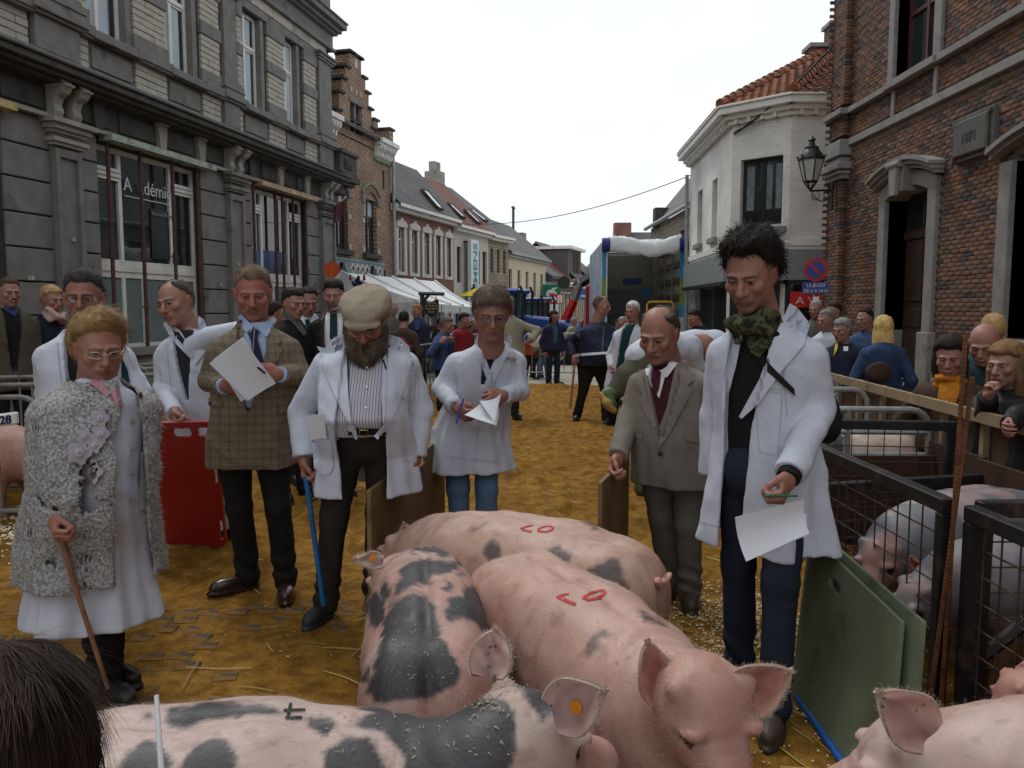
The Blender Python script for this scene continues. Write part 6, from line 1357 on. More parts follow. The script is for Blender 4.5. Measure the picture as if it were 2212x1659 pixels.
def strokes(bvh,parent,name,lines,wd,m,off=.0025,step=4):
 """brush strokes following the surface: centre lines given as picture points"""
 mb=MB()
 for ln in lines:
  pts=[]
  for (a,b) in zip(ln[:-1],ln[1:]):
   n_=max(1,int(math.hypot(b[0]-a[0],b[1]-a[1])/step));pts+=[(a[0]+(b[0]-a[0])*i/n_,a[1]+(b[1]-a[1])*i/n_) for i in range(n_)]
  pts.append(ln[-1]);hp=[hit(bvh,*q) for q in pts];hp=[(q,n) for q,n in hp if q is not None]
  for cut in range(1,len(hp)):
   if np.linalg.norm(hp[cut][0]-hp[cut-1][0])>.05:hp=hp[:cut];break
  L_,R2=[],[]
  for i,(q,n) in enumerate(hp):
   t=hp[min(i+1,len(hp)-1)][0]-hp[max(0,i-1)][0];t/=np.linalg.norm(t)+1e-9;s_=np.cross(t,n);s_/=np.linalg.norm(s_)+1e-9;w_=wd*(.75+.35*abs(math.sin(i*1.3+len(lines))));L_.append(q+n*off-s_*w_);R2 .append(q+n*off+s_*w_)
  b=len(mb.v);mb.v+=[tuple(x) for x in L_+R2];n_=len(L_);mb.f+=[(b+i,b+i+1,b+n_+i+1,b+n_+i) for i in range(n_-1)];mb.mi=[0]*len(mb.f)
 return mb.build(name,m,parent) if mb.f else None
Z= lambda pts,ox=1300,oy=1950,k=1.4747:[((ox+x/k)*.54,(oy+y/k)*.54) for x,y in pts]
Y= lambda pts:Z(pts,0,2000,1.548)
# --- A: the spotted pig across the foreground
spA=[Y([(1050,1290),(1300,1250),(1600,1262),(1740,1300),(1690,1345),(1440,1350),(1250,1360),(1150,1440),(1040,1400)]),Y([(880,1325),(920,1310),(970,1340),(950,1365),(900,1360)]),Y([(690,1720),(800,1560),(900,1480),(980,1500),(1050,1600),(1040,1720)]),Y([(1090,1720),(1150,1590),(1260,1490),(1370,1480),(1460,1570),(1480,1720)]),Y([(1900,1330),(2040,1345),(2100,1390),(2000,1460),(1920,1400)]),Y([(2010,1720),(2060,1560),(2167,1480),(2300,1500),(2300,1720)]),Z([(80,1270),(300,1250),(560,1230),(760,1180),(940,1150),(930,1240),(1050,1240),(1110,1300),(1118,1480),(1100,1640),(1060,1720),(450,1720),(470,1600),(330,1440),(160,1400),(300,1330)]),Z([(1110,1150),(1190,1130),(1260,1200),(1390,1215),(1380,1300),(1310,1350),(1295,1390),(1250,1330),(1190,1260)]),Z([(0,1720),(0,1560),(120,1480),(250,1470),(320,1560),(420,1720)])]
pA=make_pig((-.62,1.56),math.radians(3),.935,'spotted pig lying nearest the camera across the bottom, orange tag in its ear',.009,(.58,.40,.11),PALE,[s for s in spA],1,3,bris=26000,tail=False,bcol=(.85,.82,.78))
ear(pA,W(1192,1545,1.56),W(1312,1490,1.50),.062,(-.1,-1,.45),.25,4,(.42,.1),700,(.45,.27,.26),round_=.75)
ear(pA,W(1052,1462,1.74),W(1072,1352,1.80),.052,(-.1,-1,.3),.25,7,None,500,(.43,.25,.23))
strokes(pA.bvh,pA.root,'paint_mark',[Y([(1800,1262),(1782,1350)]),Y([(1755,1305),(1890,1302)]),Y([(1765,1352),(1870,1350)])],.0035,mat('ink_mark',(.03,.028,.03),.7,bump=0))
# --- B: spotted pig walking away
spB=[Z([(480,400),(540,345),(680,350),(760,385),(690,410),(560,375)]),Z([(380,690),(430,520),(490,430),(570,420),(720,440),(830,400),(870,430),(700,520),(640,510),(620,560),(440,620)]),Z([(680,590),(720,560),(755,575),(745,605),(690,608)]),Z([(780,505),(810,498),(835,512),(810,528)]),Z([(350,760),(400,670),(480,620),(590,630),(640,690),(670,790),(690,900),(760,1000),(815,1060),(790,1160),(600,1240),(300,1260),(230,1220),(280,1080),(330,900)]),Z([(690,720),(740,650),(820,640),(815,590),(870,570),(950,620),(985,760),(975,870),(940,880),(880,800),(800,770),(720,785)]),Z([(235,690),(300,610),(345,640),(350,780),(300,860),(250,800)]),Z([(175,700),(235,560),(240,640),(200,760),(180,830)]),Z([(330,600),(370,530),(390,640),(350,700)]),Z([(160,1150),(260,1050),(270,1150),(200,1160)])]
pB=make_pig((-.285,2.55),math.radians(97),.90,'spotted pig with big grey patches standing behind the nearest pig',.009,(.55,.6,-.02),PALE*np.array((1.0,.93,.92)),spB,.9,13,fat=.86,tail=False,bris=22000,bcol=(.8,.76,.72))
ear(pB,W(828,1212,2.98),W(762,1206,2.95),.035,(0,-1,.5),.2,0,(.35,.2),300,(.46,.31,.27))
# --- C: pink pig at the back
spC=[Z([(940,380),(965,320),(1010,315),(1040,360),(1080,470),(1060,540),(1010,530),(955,440)]),Z([(1285,430),(1310,375),(1400,350),(1450,400),(1420,470),(1400,510),(1290,490)]),Z([(1560,500),(1640,450),(1660,405),(1730,430),(1790,560),(1800,640),(1700,600),(1590,560)]),Z([(1500,200),(1560,205),(1620,235),(1580,245)]),Z([(840,245),(960,190),(990,200),(870,250)])]
pC=make_pig((.05,3.24),math.radians(148),.90,'pink pig with dark patches and red 10 on its back, farthest of the group',.010,(-.2,.35,-.05),PINK*np.array((1.03,1.08,1.05)),[(s,.85) for s in spC],.5,23,fat=1.08,bris=20000,bcol=(.78,.68,.56))
ear(pC,W(885,1178,3.62),W(872,1128,3.6),.04,(-.3,-1,.4),.2,0,None,300,(.43,.25,.2))
strokes(pC.bvh,pC.root,'paint_mark',[Z([(1152,244),(1190,232),(1225,224)]),Z([(1160,250),(1220,262)]),Z([(1340,232),(1300,230),(1262,244),(1258,258),(1300,264),(1340,252),(1346,240),(1330,230)])],.0058,M_paint)
# --- D: pink pig facing the camera
spD=[(Z([(1340,790),(1360,750),(1420,730),(1410,780),(1360,830)]),.35),(Z([(1520,960),(1560,900),(1590,850),(1650,830),(1700,850),(1620,900),(1590,970),(1530,1000)]),.75),(Z([(1840,745),(1900,735),(1980,780),(2040,835),(1980,820),(1870,775)]),.95)]
pD=make_pig((.215,2.47),math.radians(-64),.90,'pink pig with red 10 on its back facing the camera, front right',.0085,(-.20,.68,.14),PINK,spD,.25,33,fat=.96,bris=24000,bcol=(.8,.68,.56))
ear(pD,W(1436,1520,1.86),W(1398,1380,1.90),.058,(.3,-1,.15),.28,0,None,500,(.30,.10,.075),rimc=(.46,.31,.24))
ear(pD,W(1578,1516,1.84),W(1716,1446,1.82),.064,(-.25,-1,.2),.45,0,None,700,(.32,.12,.085),rimc=(.48,.34,.27))
strokes(pD.bvh,pD.root,'paint_mark',[Z([(1366,650),(1400,636),(1440,630)]),Z([(1368,644),(1420,668),(1480,692)]),Z([(1525,650),(1580,620),(1640,608),(1655,625),(1610,655),(1550,665),(1520,650)])],.0058,M_paint)
# --- E and the penned pigs
pE=make_pig((1.60,1.62),math.radians(166),.92,'grey spotted pig with large pink ear at the bottom right corner',.010,(-.15,.5,.0),PALE,(),1,43,bris=9000,tail=False)
ear(pE,W(2012,1592,1.50),W(1892,1490,1.50),.062,(-.1,-1,.3),.25,5,None,500,(.43,.22,.2),round_=.75)
GP='pigs in the wire mesh pen'
GREYP=np.array((.135,.14,.16))
p1=make_pig((2.28,3.92),math.radians(205),.85,'grey pig with orange ear behind the mesh beside the green boards',.014,(.2,.6,-.05),GREYP,(),.3,53,group=GP,spotc=np.array((.5,.33,.3)),tail=False)
ear(p1,W(1938,1252,3.62),W(1925,1188,3.62),.045,(-.2,-1,.1),.2,0,None,0,(.42,.15,.08));ear(p1,W(1985,1245,3.5),W(1968,1200,3.5),.04,(-.2,-1,.1),.2,0,None,0,(.42,.15,.08))
p2=make_pig((2.32,3.36),math.radians(188),.8,'second grey pig with blue mark on its back, behind the mesh corner post',.014,(0,.7,-.1),GREYP*1.15,(),.2,63,group=GP,spotc=np.array((.4,.3,.28)),tail=False)
strokes(p2 .bvh,p2 .root,'paint_mark',[[(2060,1400),(2110,1395),(2150,1420)]],.012,mat('blue_mark',(.02,.12,.3),.6,bump=0))
p3=make_pig((2.18,2.52),math.radians(170),.62,'small pink pig low behind the mesh at the right edge',.014,(0,.7,-.1),np.array((.5,.25,.2)),(),.0,73,group=GP,tail=False)
p4=make_pig((2.72,5.95),math.radians(176),.9,'white pig with black spots in the far pen behind the rails',.014,(0,.9,-.12),np.array((.62,.50,.42)),(),1,83,group='pigs in the side pens',tail=False)
p5=make_pig((-4.15,6.15),math.radians(-20),.9,'pink pig behind the number 28 barrier at the left edge',.016,(0,.8,-.1),PINK,(),0,93,group='pigs in the side pens',tail=False)
for (p_,bx_,n_) in ((pA,Z([(620,1240),(800,1180),(1000,1130),(1150,1120),(1230,1160),(1180,1200),(980,1240),(1080,1330),(800,1300)]),430),(pA,Z([(0,1300),(1100,1260),(1080,1600),(0,1600)]),90),(pB,Z([(400,800),(800,700),(760,1150),(400,1150)]),45),(pD,Z([(1200,700),(1900,800),(2000,1200),(1500,1100)]),90),(pC,Z([(900,300),(1700,300),(1800,600),(1000,500)]),60)):
 us=[q[0] for q in bx_];vs_=[q[1] for q in bx_];V_,F_=[],[];k_=0
 while k_<n_:
  u,v=rng.uniform(min(us),max(us)),rng.uniform(min(vs_),max(vs_));k_+=1
  if not inpoly(np.array([u]),np.array([v]),bx_)[0]:continue
  q,n=hit(p_.bvh,u,v)
  if q is None:continue
  a=rng.normal(size=3);a-=n*(a@n);a/=np.linalg.norm(a);b=np.cross(n,a);L_=rng.uniform(.002,.006);w_=rng.uniform(.0005,.0012);i=len(V_);V_+=[q+n*.002-a*L_-b*w_,q+n*.002-a*L_+b*w_,q+n*.006+b*w_*2,q+n*.006,q+n*.003+a*L_+b*w_,q+n*.003+a*L_-b*w_];F_+=[(i,i+1,i+2,i+3),(i+3,i+2,i+4,i+5)]
 if V_:o=obj('wood_shavings',mesh_np('wood_shavings',np.array(V_),np.array(F_),False,np.broadcast_to((.42,.36,.25),(len(V_),3))),M_straw,p_.root);o['kind']='stuff'
 # ================================================================== people
M_skin=vcol_mat('skin',.5,sss=.1,bump=.12,bs=220,spec=.35,var=.07,scale=45,bd=.001)
M_hair=vcol_mat('hair',.7,bump=0,spec=.15,var=.2,scale=60)
def cloth(name,c,wr=.5,rough=.85,var=.07,scale=5,fine=700,sheen=0,ws=16):
 key=(name,)
 if key in MATS:return MATS[key]
 k=NT(name);v=k.coords();n=k.noise(v,scale,4);k.col(k.ramp(n,[(.3,tuple(x*(1-var) for x in c)),(.7,tuple(min(1,x*(1+var)) for x in c))]));k.set(rough,0,.2)
 v2=k.coords((1,1,.45));a=k.noise(v2,ws,3,.5);b=k.noise(v,fine,2);h=k.math('ADD',a,k.math('MULTIPLY',b,.10));k.bump(h,wr,.02)
 if sheen:k.b.inputs['Sheen Weight'].default_value=sheen
 MATS[key]=k.m;return k.m
M_coat=cloth('white_coat',(.55,.58,.68),.5)
M_coatb=cloth('white_coat_worn',(.54,.57,.655),.5)
def weave(name,base,l1,l2,per=.046,fine=.0075):
 """checked tweed: fine weave lines, broad bands and a thin overcheck"""
 k=NT(name);c=k.n('ShaderNodeTexCoord');s=k.n('ShaderNodeSeparateXYZ');k.l(c.outputs['Object'],s.inputs[0])
 xx=k.math('ADD',s.outputs['X'],k.math('MULTIPLY',s.outputs['Y'],.6));zz=s.outputs['Z']
 def stripe(v,p,w,off=0.0):f=k.math('FRACT',k.math('ADD',k.math('DIVIDE',v,p),100+off));return k.math('LESS_THAN',f,w)
 col=base;n=k.noise(k.coords(),260,2);col=k.mix(k.ramp(n,[(.35,(0,0,0)),(.65,(1,1,1))]),tuple(x*.72 for x in base),tuple(min(1,x*1.25) for x in base))
 for v,in ((xx,),(zz,)):
  band=stripe(v,per,.42);f=k.math('MULTIPLY',band,stripe(v,fine,.5));col=k.mix(k.math('MULTIPLY',f,.5),col,l1)
  col=k.mix(k.math('MULTIPLY',stripe(v,per,.045,.30),.7),col,l2)
 k.col(col);k.set(.9,0,.15);k.bump(k.noise(k.coords((1,1,.5)),15,3),.4,.02);return k.m
def striped(name,base,line,per=.0125,w=.28):
 k=NT(name);c=k.n('ShaderNodeTexCoord');s=k.n('ShaderNodeSeparateXYZ');k.l(c.outputs['Object'],s.inputs[0]);f=k.math('LESS_THAN',k.math('FRACT',k.math('ADD',k.math('DIVIDE',s.outputs['X'],per),100)),w)
 k.col(k.mix(f,base,line));k.set(.85,0,.2);k.bump(k.noise(k.coords((1,1,.5)),14,3),.3,.02);return k.m
def blot(name,cols,scale,rough=.9,bump=.5,bd=.006,bs=None):
 k=NT(name);n=k.noise(k.coords(),scale,3,.6);m_=len(cols);k.col(k.ramp(n,[(.33+.34*i/(m_-1),c) for i,c in enumerate(cols)]));k.set(rough,0,.15);k.bump(k.noise(k.coords(),bs or scale,3),bump,bd);return k.m
def Rx(a):c,s=math.cos(a),math.sin(a);return np.array([[1,0,0],[0,c,-s],[0,s,c]])
def Ry(a):c,s=math.cos(a),math.sin(a);return np.array([[c,0,s],[0,1,0],[-s,0,c]])
CR0,CRR=np.array((0,.014,.030)),np.array((.0765,.097,.088))
SKIN=np.array((.315,.165,.128))
SK=.84
def head_field(q):
 """face towards -y; q: jaw, nose, fat, smile, brow"""
 jw,ns,ft,sm,br=q.get('jaw',1),q.get('nose',1),q.get('fat',0),q.get('smile',0),q.get('brow',1)
 A_,B_,C_,D_=jw,ns,ft,sm
 def f(P):
  X_=np.abs(P[:,0]);Q=P.copy();Q[:,0]=X_
  d=ell(P,CR0,CRR)
  d=smin(d,ell(P,(0,-.026,-.030),(.058+.010*C_,.068,.082)),.025)
  d=smin(d,ell(P,(0,-.022,-.068),(.050*A_+.012*C_,.058,.043+.006*C_)),.03)
  d=smin(d,ell(P,(0,-.070,-.098),(.024*A_,.020,.017)),.022)
  d=smin(d,ell(Q,(.041+.005*C_,-.070,-.018),(.024,.022,.022+.004*C_)),.02)
  d=smin(d,cap(Q,(.010,-.094,.022),(.046,-.079,.020),.0085*br,.008),.014)
  d=smax(d,-ell(Q,(.0315,-.107,.003),(.021,.024,.0125)),.011)
  d=smin(d,ell(Q,(.0315,-.0795,.003),(.0165,.0155,.0125)),.003)
  d=smin(d,cap(Q,(.018,-.0955,.0095),(.045,-.086,.0075),.0032,.0028),.004)
  d=smin(d,chain(P,[(0,-.091,.014),(0,-.105,-.010),(0,-.117*1,-.030)],[.0085,.0105,.0125*B_],.006),.008)
  d=smin(d,ell(Q,(.0115*B_,-.103,-.034),(.0085*B_,.012,.0085)),.007)
  d=smax(d,-ell(Q,(.0065,-.108,-.0425),(.004,.006,.004)),.003)
  d=smin(d,ell(P,(0,-.088,-.060),(.027,.017,.016)),.014)
  wz=.0035*D_*(X_/.024)**2
  lz=P[:,2]-wz;L=P.copy();L[:,2]=lz
  d=smin(d,cap(np.stack([X_,P[:,1],lz],1),(0,-.1035,-.0565),(.022+.004*D_,-.0925,-.0600),.0042,.0022),.004)
  d=smin(d,cap(np.stack([X_,P[:,1],lz],1),(0,-.1010,-.0685),(.019+.004*D_,-.0925,-.0655),.0052,.0028),.005)
  d=smax(d,-cap(np.stack([X_,P[:,1],lz],1),(0,-.1075,-.0625),(.023+.004*D_,-.097,-.0625),.0014+.0022*D_,.0012),.003)
  d=d+.0032*np.exp(-((np.abs(X_-(.030+.006*C_+.35*np.maximum(0,-.035-P[:,2])))/.005)**2))*smooth(-.075,-.06,P[:,2])*smooth(-.02,-.035,P[:,2])*(P[:,1]<-.05)
  d=smin(d,ell(Q,(.0790,.012,-.004),(.0085,.019,.032),Ry(.18)@np.eye(3)),.008)
  d=smax(d,-ell(Q,(.0895,.008,.000),(.006,.010,.018)),.004)
  d=smin(d,cap(P,(0,.018,-.05),(0,.045,-.20),.060+.008*C_,.070+.01*C_),.03)
  return d
 return f
def hair_T(P,st):
 Q=P-CR0;r=np.linalg.norm(Q,axis=1)+1e-6;phi=np.degrees(np.abs(np.arctan2(Q[:,0],-Q[:,1])));e=np.degrees(np.arcsin(np.clip(Q[:,2]/r,-1,1)))
 fr=st.get('front',40)-(10 if st.get('front',40)<55 else 3);eh=np.interp(phi,[0,35,55,78,90,100,120,180],[fr,fr+st.get('rec',4),22+.4*(fr-40),14,-16,-8,-42,st.get('nape',-48)])
 m=smooth(eh-9,eh+9,e)
 if st.get('bald'):b=st['bald'];m=m*(1-smooth(b-8,b+10,e)*smooth(200,st.get('baldphi',150),phi))
 T=st.get('top',.016)*smooth(10,60,e)+st.get('side',.008)*(1-smooth(10,60,e));T=T+st.get('quiff',0)*smooth(60,0,phi)*smooth(35,60,e)
 return -.012+(T+.012)*m
def hair_field(st):
 fq=st.get('freq',40);am=st.get('amp',.004);ex=st.get('extra',())
 def f(P):
  d=ell(P,CR0,CRR)-hair_T(P,st)
  for (c,r) in ex:d=smin(d,np.maximum(ell(P if c[0]==0 else np.stack([np.abs(P[:,0]),P[:,1],P[:,2]],1),c,r),-(P[:,1]-(-.055))),.02)
  S=P*np.array([1,1,.45]) if not st.get('curl') else P
  return d-am*vnoise(S,fq,3)-am*.5*vnoise(S,fq*2.3,4)
 return f
def xf(V,R_,c,s):return V@R_.T*s+c
LP={}
def hand_mesh(curl,h,spread=.12,thumb=.5):
 key=(round(curl,2),h,thumb)
 if key in LP:return LP[key]
 fin=[]
 for i,(x,y,l,r) in enumerate(((.030,.088,.078,.0086),(.010,.094,.086,.0089),(-.011,.090,.080,.0085),(-.030,.080,.062,.0076))):
  a=0;p=np.array([x,y,0.]);pts=[np.array([x*.55,.03,0]),p];sx=(x/.03)*spread
  for k_,fr in enumerate((.45,.31,.24)):
   a+=curl*(1.15,1.35,.9)[k_]*(1+.06*i);p=p+l*fr*np.array([math.sin(sx)*math.cos(a),math.cos(a)*math.cos(sx),math.sin(a)]);pts.append(p)
  fin.append((pts,[.012,r*1.1,r,r*.92,r*.8]))
 t=thumb;tp=[np.array([.022,.018,.004]),np.array([.042,.042,.012]),np.array([.050-.018*t,.072,.022+.018*t]),np.array([.046-.03*t,.095,.026+.03*t])]
 def f(P):
  d=ell(P,(0,.052,0),(.041,.050,.0165));d=smin(d,cap(P,(0,-.03,0),(0,.02,0),.026,.027),.02);d=smin(d,ell(P,(.024,.035,.008),(.02,.03,.014)),.012)
  for pts,rr in fin:
   e=None
   for i in range(1,4):
    c=cap(P,pts[i],pts[i+1],rr[i],rr[i+1]);e=c if e is None else smin(e,c,.003)
   e=smin(e,cap(P,pts[0],pts[1],rr[0]*.8,rr[1]),.006);d=smin(d,e,.0035)
  e=None
  for i in range(3):
   c=cap(P,tp[i],tp[i+1],(.0145,.0125,.0105)[i],(.0125,.0105,.0085)[i]);e=c if e is None else smin(e,c,.004)
  return smin(d,e,.007)
 LP[key]=surfnet(f,(-.07,-.08,-.03),(.08,.19,.11),h,.012);return LP[key]
def column(P,lv,R_,F_,folds=None,top=None,bot=None):
 z=P[:,2];zs,cx,cy,a,b=[np.array(x) for x in zip(*lv)];a=np.interp(z,zs,a);b=np.interp(z,zs,b);X_=P[:,0]-np.interp(z,zs,cx);Y_=P[:,1]-np.interp(z,zs,cy)
 xr=X_*R_[0]+Y_*R_[1];yf=X_*F_[0]+Y_*F_[1];p_=2.3
 k=(np.abs(xr/a)**p_+np.abs(yf/b)**p_)**(1/p_);d=(k-1)*np.minimum(a,b)*.92
 if folds is not None:
  th=np.arctan2(xr/a,yf/b);amp=np.interp(z,folds[0],folds[1]);d=d+amp*(np.sin(th*folds[2]+folds[3]+1.6*vnoise(P*np.array([0,0,1.]),3,3))+.5*np.sin(th*folds[2]*2.3+folds[3]*2+2*vnoise(P*np.array([0,0,1.]),5,5)))
 t0,t1=zs[0] if bot is None else bot,zs[-1] if top is None else top
 return np.maximum(np.maximum(d,z-t1),t0-z)
BODY_T=[(-.2,.165,.118),(0,.172,.122),(.25,.162,.122),(.5,.165,.126),(.7,.172,.126),(.80,.172,.116),(.87,.155,.108),(.93,.125,.098),(.975,.088,.084),(1.04,.068,.07)]
def torso_levels(N,Pv,w,dp,belly,grow,s_lo,flare,F_):
 """cross-sections from the hem up to the neck: (z, cx, cy, a, b)"""
 out=[];L=N[2]-Pv[2]
 ss=sorted({*[t[0] for t in BODY_T],s_lo,*[x for x in (-.5,-.8,-1.1,-1.4) if x>s_lo]})
 for s in ss:
  if s<s_lo:continue
  a=np.interp(s,[t[0] for t in BODY_T],[t[1] for t in BODY_T])*w;b=np.interp(s,[t[0] for t in BODY_T],[t[2] for t in BODY_T])*dp
  g=grow*np.interp(s,[.9,1.03],[1,.35]);a+=g;b+=g;fw=0
  if s<.15:q=(.15-s)/(.15-s_lo) if s_lo<.15 else 0;a+=flare*q;b+=flare*q*.9
  be=belly*math.exp(-((s-.28)/.32)**2);b+=be*.5;fw=be*.5
  c=Pv+(N-Pv)*s if s>0 else Pv+np.array([0,0,L*s])
  out.append((c[2],c[0]+F_[0]*fw,c[1]+F_[1]*fw,a,b))
 return out
class Fig:
 tree=None
 @property
 def cbvh(s):
  if s.tree is None:s.tree=bvh_of(*join([(a,b,np.zeros(3)) for a,b in s.cl])[:2])
  return s.tree
GRP=None
def person(label,D,head,group=None,yaw=0,hyaw=None,pitch=.1,roll=0,hs=1.05,neck=None,hip=None,hipD=0,neckD=0,w=1,dp=1,belly=0,arms=None,feet=None,skin=SKIN,q=None,hair=None,hc=(.06,.04,.03),hc2=None,top=('coat',M_coat,{}),under=None,legs=None,shoes=None,near=0,beard=None,tache=None,glasses=None,brows=(.05,.035,.03),strands=0,hand_c=None,stub=0,cup=None,sw=None,nohands=False,ear_hide=False):
 h_c,h_h,h_hand,h_leg=((.009,.0048,.0042,.012),(.013,.0062,.006,.016),(.021,.0088,.0085,.024))[2-near] if near is not None else (.02,.009,.009,.024)
 q=q or {};hair=hair or {};p=Fig();yaw=math.radians(yaw);hyaw=yaw if hyaw is None else math.radians(hyaw);p.D=D
 R_=np.array([math.cos(yaw),math.sin(yaw),0]);F_=np.array([math.sin(yaw),-math.cos(yaw),0])
 Hc=W(head[0],head[1],D+(head[2] if len(head)>2 else 0));HR=rotz(hyaw)@Rx(pitch)@Ry(math.radians(roll))
 N=W(neck[0],neck[1],D+neckD) if neck else Hc+HR@np.array([0,.035,-.155])*hs
 if hip:Pv=W(hip[0],hip[1],D+hipD)
 else :Pv=np.array([N[0],D+hipD,max(.55,N[2]*.615)])
 gz_=(-.06 if D<18.6 else -.06-.89*(D-18.6)/36.4) if D>17 or abs(Hc[0])>6.2 else 0.0
 base=np.array([Pv[0],Pv[1],gz_]);root=empty('person',base,label,'person',group);p.root=root;p.meshes=[]
 def put(name,V,F,m,C=None,smooth_=True):
  p.meshes.append((V,F));return obj(name,mesh_np(name,V,F,smooth_,C),m,root)
 sc=(N[2]-Pv[2])/.52;sw_=(.158*w if sw is None else sw);shz=.775
 S={s:Pv+(N-Pv)*shz+R_*sw_*s for s in (-1,1)};p.S=S
 arms=arms or {};A_={}
 for s,nm in ((-1,'l'),(1,'r')):
  a=arms.get(nm,{}) or {}
  if 'h' in a:hd=W(a['h'][0],a['h'][1],D+a['h'][2])
  else :hd=S[s]+R_*s*.06+F_*.06+np.array([0,0,-.60*sc])
  if 'e' in a:el=W(a['e'][0],a['e'][1],D+a['e'][2])
  else :
   mid=(S[s]+hd)/2;ln=np.linalg.norm(hd-S[s]);out=math.sqrt(max(0,.30**2-(ln/2)**2));dr=np.array([0,0,-.75])-F_*.35+R_*s*.55;ax=(hd-S[s])/max(ln,1e-6);dr=dr-ax*(dr@ax);el=mid+dr/np.linalg.norm(dr)*out
  fd=hd-el;L_=np.linalg.norm(fd);fd/=L_;hl=a.get('hand',.075);wr=hd-fd*hl
  A_[s]=dict(S=S[s],E=el,W=wr,d=fd*.6+.4*np.array(a['dir'],float)/np.linalg.norm(a['dir']) if 'dir' in a else fd,curl=a.get('curl',.55),pn=np.array(a['pn'],float) if 'pn' in a else -R_*s+F_*.2,thumb=a.get('thumb',.5),hide=a.get('hide',False),cuff=a.get('cuff',1.0));p.A=A_
  # --- skin: head, neck and hands as one body
 parts=[];V,F=surfnet(head_field(q),(-.105,-.14,-.21),(.105,.13,.125),h_h,.012)
 skin=tuple(np.array(skin)*(SK if tuple(skin)!=tuple(SKIN) else 1));C=np.broadcast_to(np.array(skin),V.shape).copy();X_=np.abs(V[:,0]);n1=vnoise(V,30,7);n2=vnoise(V,90,8);C*=(1+.07*n1+.04*n2)[:,None]
 def tint(c,r,col,k_):nonlocal C;g=np.exp(-((np.stack([X_,V[:,1],V[:,2]],1)-np.array(c))**2).sum(1)/(r*r))[:,None]*k_;C=C*(1-g)+np.array(col)*g
 rd=np.array(skin)*np.array((1.15,.72,.66));tint((.045,-.085,-.022),.026,rd,q.get('red',.42));tint((0,-.118,-.03),.017,rd,.55);tint((.08,.01,0),.03,rd,.6);tint((0,-.09,.07),.04,rd,.25)
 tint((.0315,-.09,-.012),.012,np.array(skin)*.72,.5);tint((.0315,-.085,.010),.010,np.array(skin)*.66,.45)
 lip=(X_<.025)&(V[:,1]<-.088)&(V[:,2]>-.0745)&(V[:,2]<-.0525);g=(smooth(.026,.018,X_)*smooth(-.0755,-.071,V[:,2])*smooth(-.0515,-.0555,V[:,2])*(V[:,1]<-.086))[:,None]*.65;C=C*(1-g)+np.array(skin)*np.array((.88,.52,.50))*g
 ml=(X_<.025)*np.exp(-((V[:,2]+.0625-q.get('smile',0)*.0035*(X_/.024)**2)/.0022)**2)*(V[:,1]<-.085);C*=(1-.6*ml)[:,None]
 if q.get('smile',0)>.8:g=((X_<.019)&(np.abs(V[:,2]+.0610-.0035*(X_/.024)**2)<.0030)&(V[:,1]<-.09))[:,None];C=np.where(g,(.6,.56,.48),C)
 if stub:g=(smooth(-.03,-.055,V[:,2])*smooth(-.02,-.05,V[:,1])*stub)[:,None];C=C*(1-g)+np.array((.10,.075,.065))*g
 eb=np.exp(-((V[:,2]-(.0205+.10*(.03-np.abs(X_-.03))*.3))/.0048)**2)*smooth(.006,.014,X_)*smooth(.055,.046,X_)*(V[:,1]<-.06)*.95;C=C*(1-eb[:,None])+np.array(brows)*eb[:,None]
 ed=np.stack([(X_-.0315)/.0135,(V[:,2]-.003)/.0046],1);er=(ed**2).sum(1);fr_=V[:,1]<-.08
 lash=np.exp(-(((V[:,2]-.0076)/.0020)**2))*(np.abs(X_-.0315)<.015)*fr_;C*=(1-.75*lash)[:,None]
 op=(er<1)&fr_&(V[:,2]<.0062)&(V[:,2]>-.0022);C[op]=(.21,.185,.17);C[op&(((X_-.0315)**2+(V[:,2]-.0025)**2)<.0062**2)]=(.018,.013,.011)
 if hair:g=(smooth(-.011,-.001,hair_T(V,hair))*(V[:,1]>-.075))[:,None]*.75;C=C*(1-g)+np.array(hc)*1.1*g
 if not ear_hide:C[(X_>.078)]*=np.array((1.05,.85,.8))
 Vw=xf(V,HR,Hc,hs);parts.append((Vw,F,np.clip(C,.005,.9)));head_bvh=(Vw,F)
 hcol=np.array(hand_c if hand_c is not None else skin)*np.array((1.02,.92,.9))
 for s in (-1,1):
  a=A_[s]
  if nohands or a['hide']:continue
  hv,hf=hand_mesh(a['curl'],h_hand,.12,a['thumb']);y=a['d']/np.linalg.norm(a['d']);z=a['pn']-y*(a['pn']@y);z/=np.linalg.norm(z);x=np.cross(y,z);B=np.stack([x,y,z],1)
  m_=1.0
  tside=x@F_+.3*x[2]
  if tside<0:hv=hv*np.array([-1,1,1]);hf=hf[:,::-1]
  Vh=hv@B.T*1.02*(hs/1.05)+a['W'];cc=np.broadcast_to(hcol,Vh.shape)*(1+.10*vnoise(hv,60,3)+.08*vnoise(hv,160,4))[:,None];kn=(smooth(.10,.085,hv[:,1])*smooth(.07,.085,hv[:,1]))[:,None]*.25;cc=cc*(1-kn)+hcol*np.array((1.1,.7,.65))*kn
  parts.append((Vh,hf,cc))
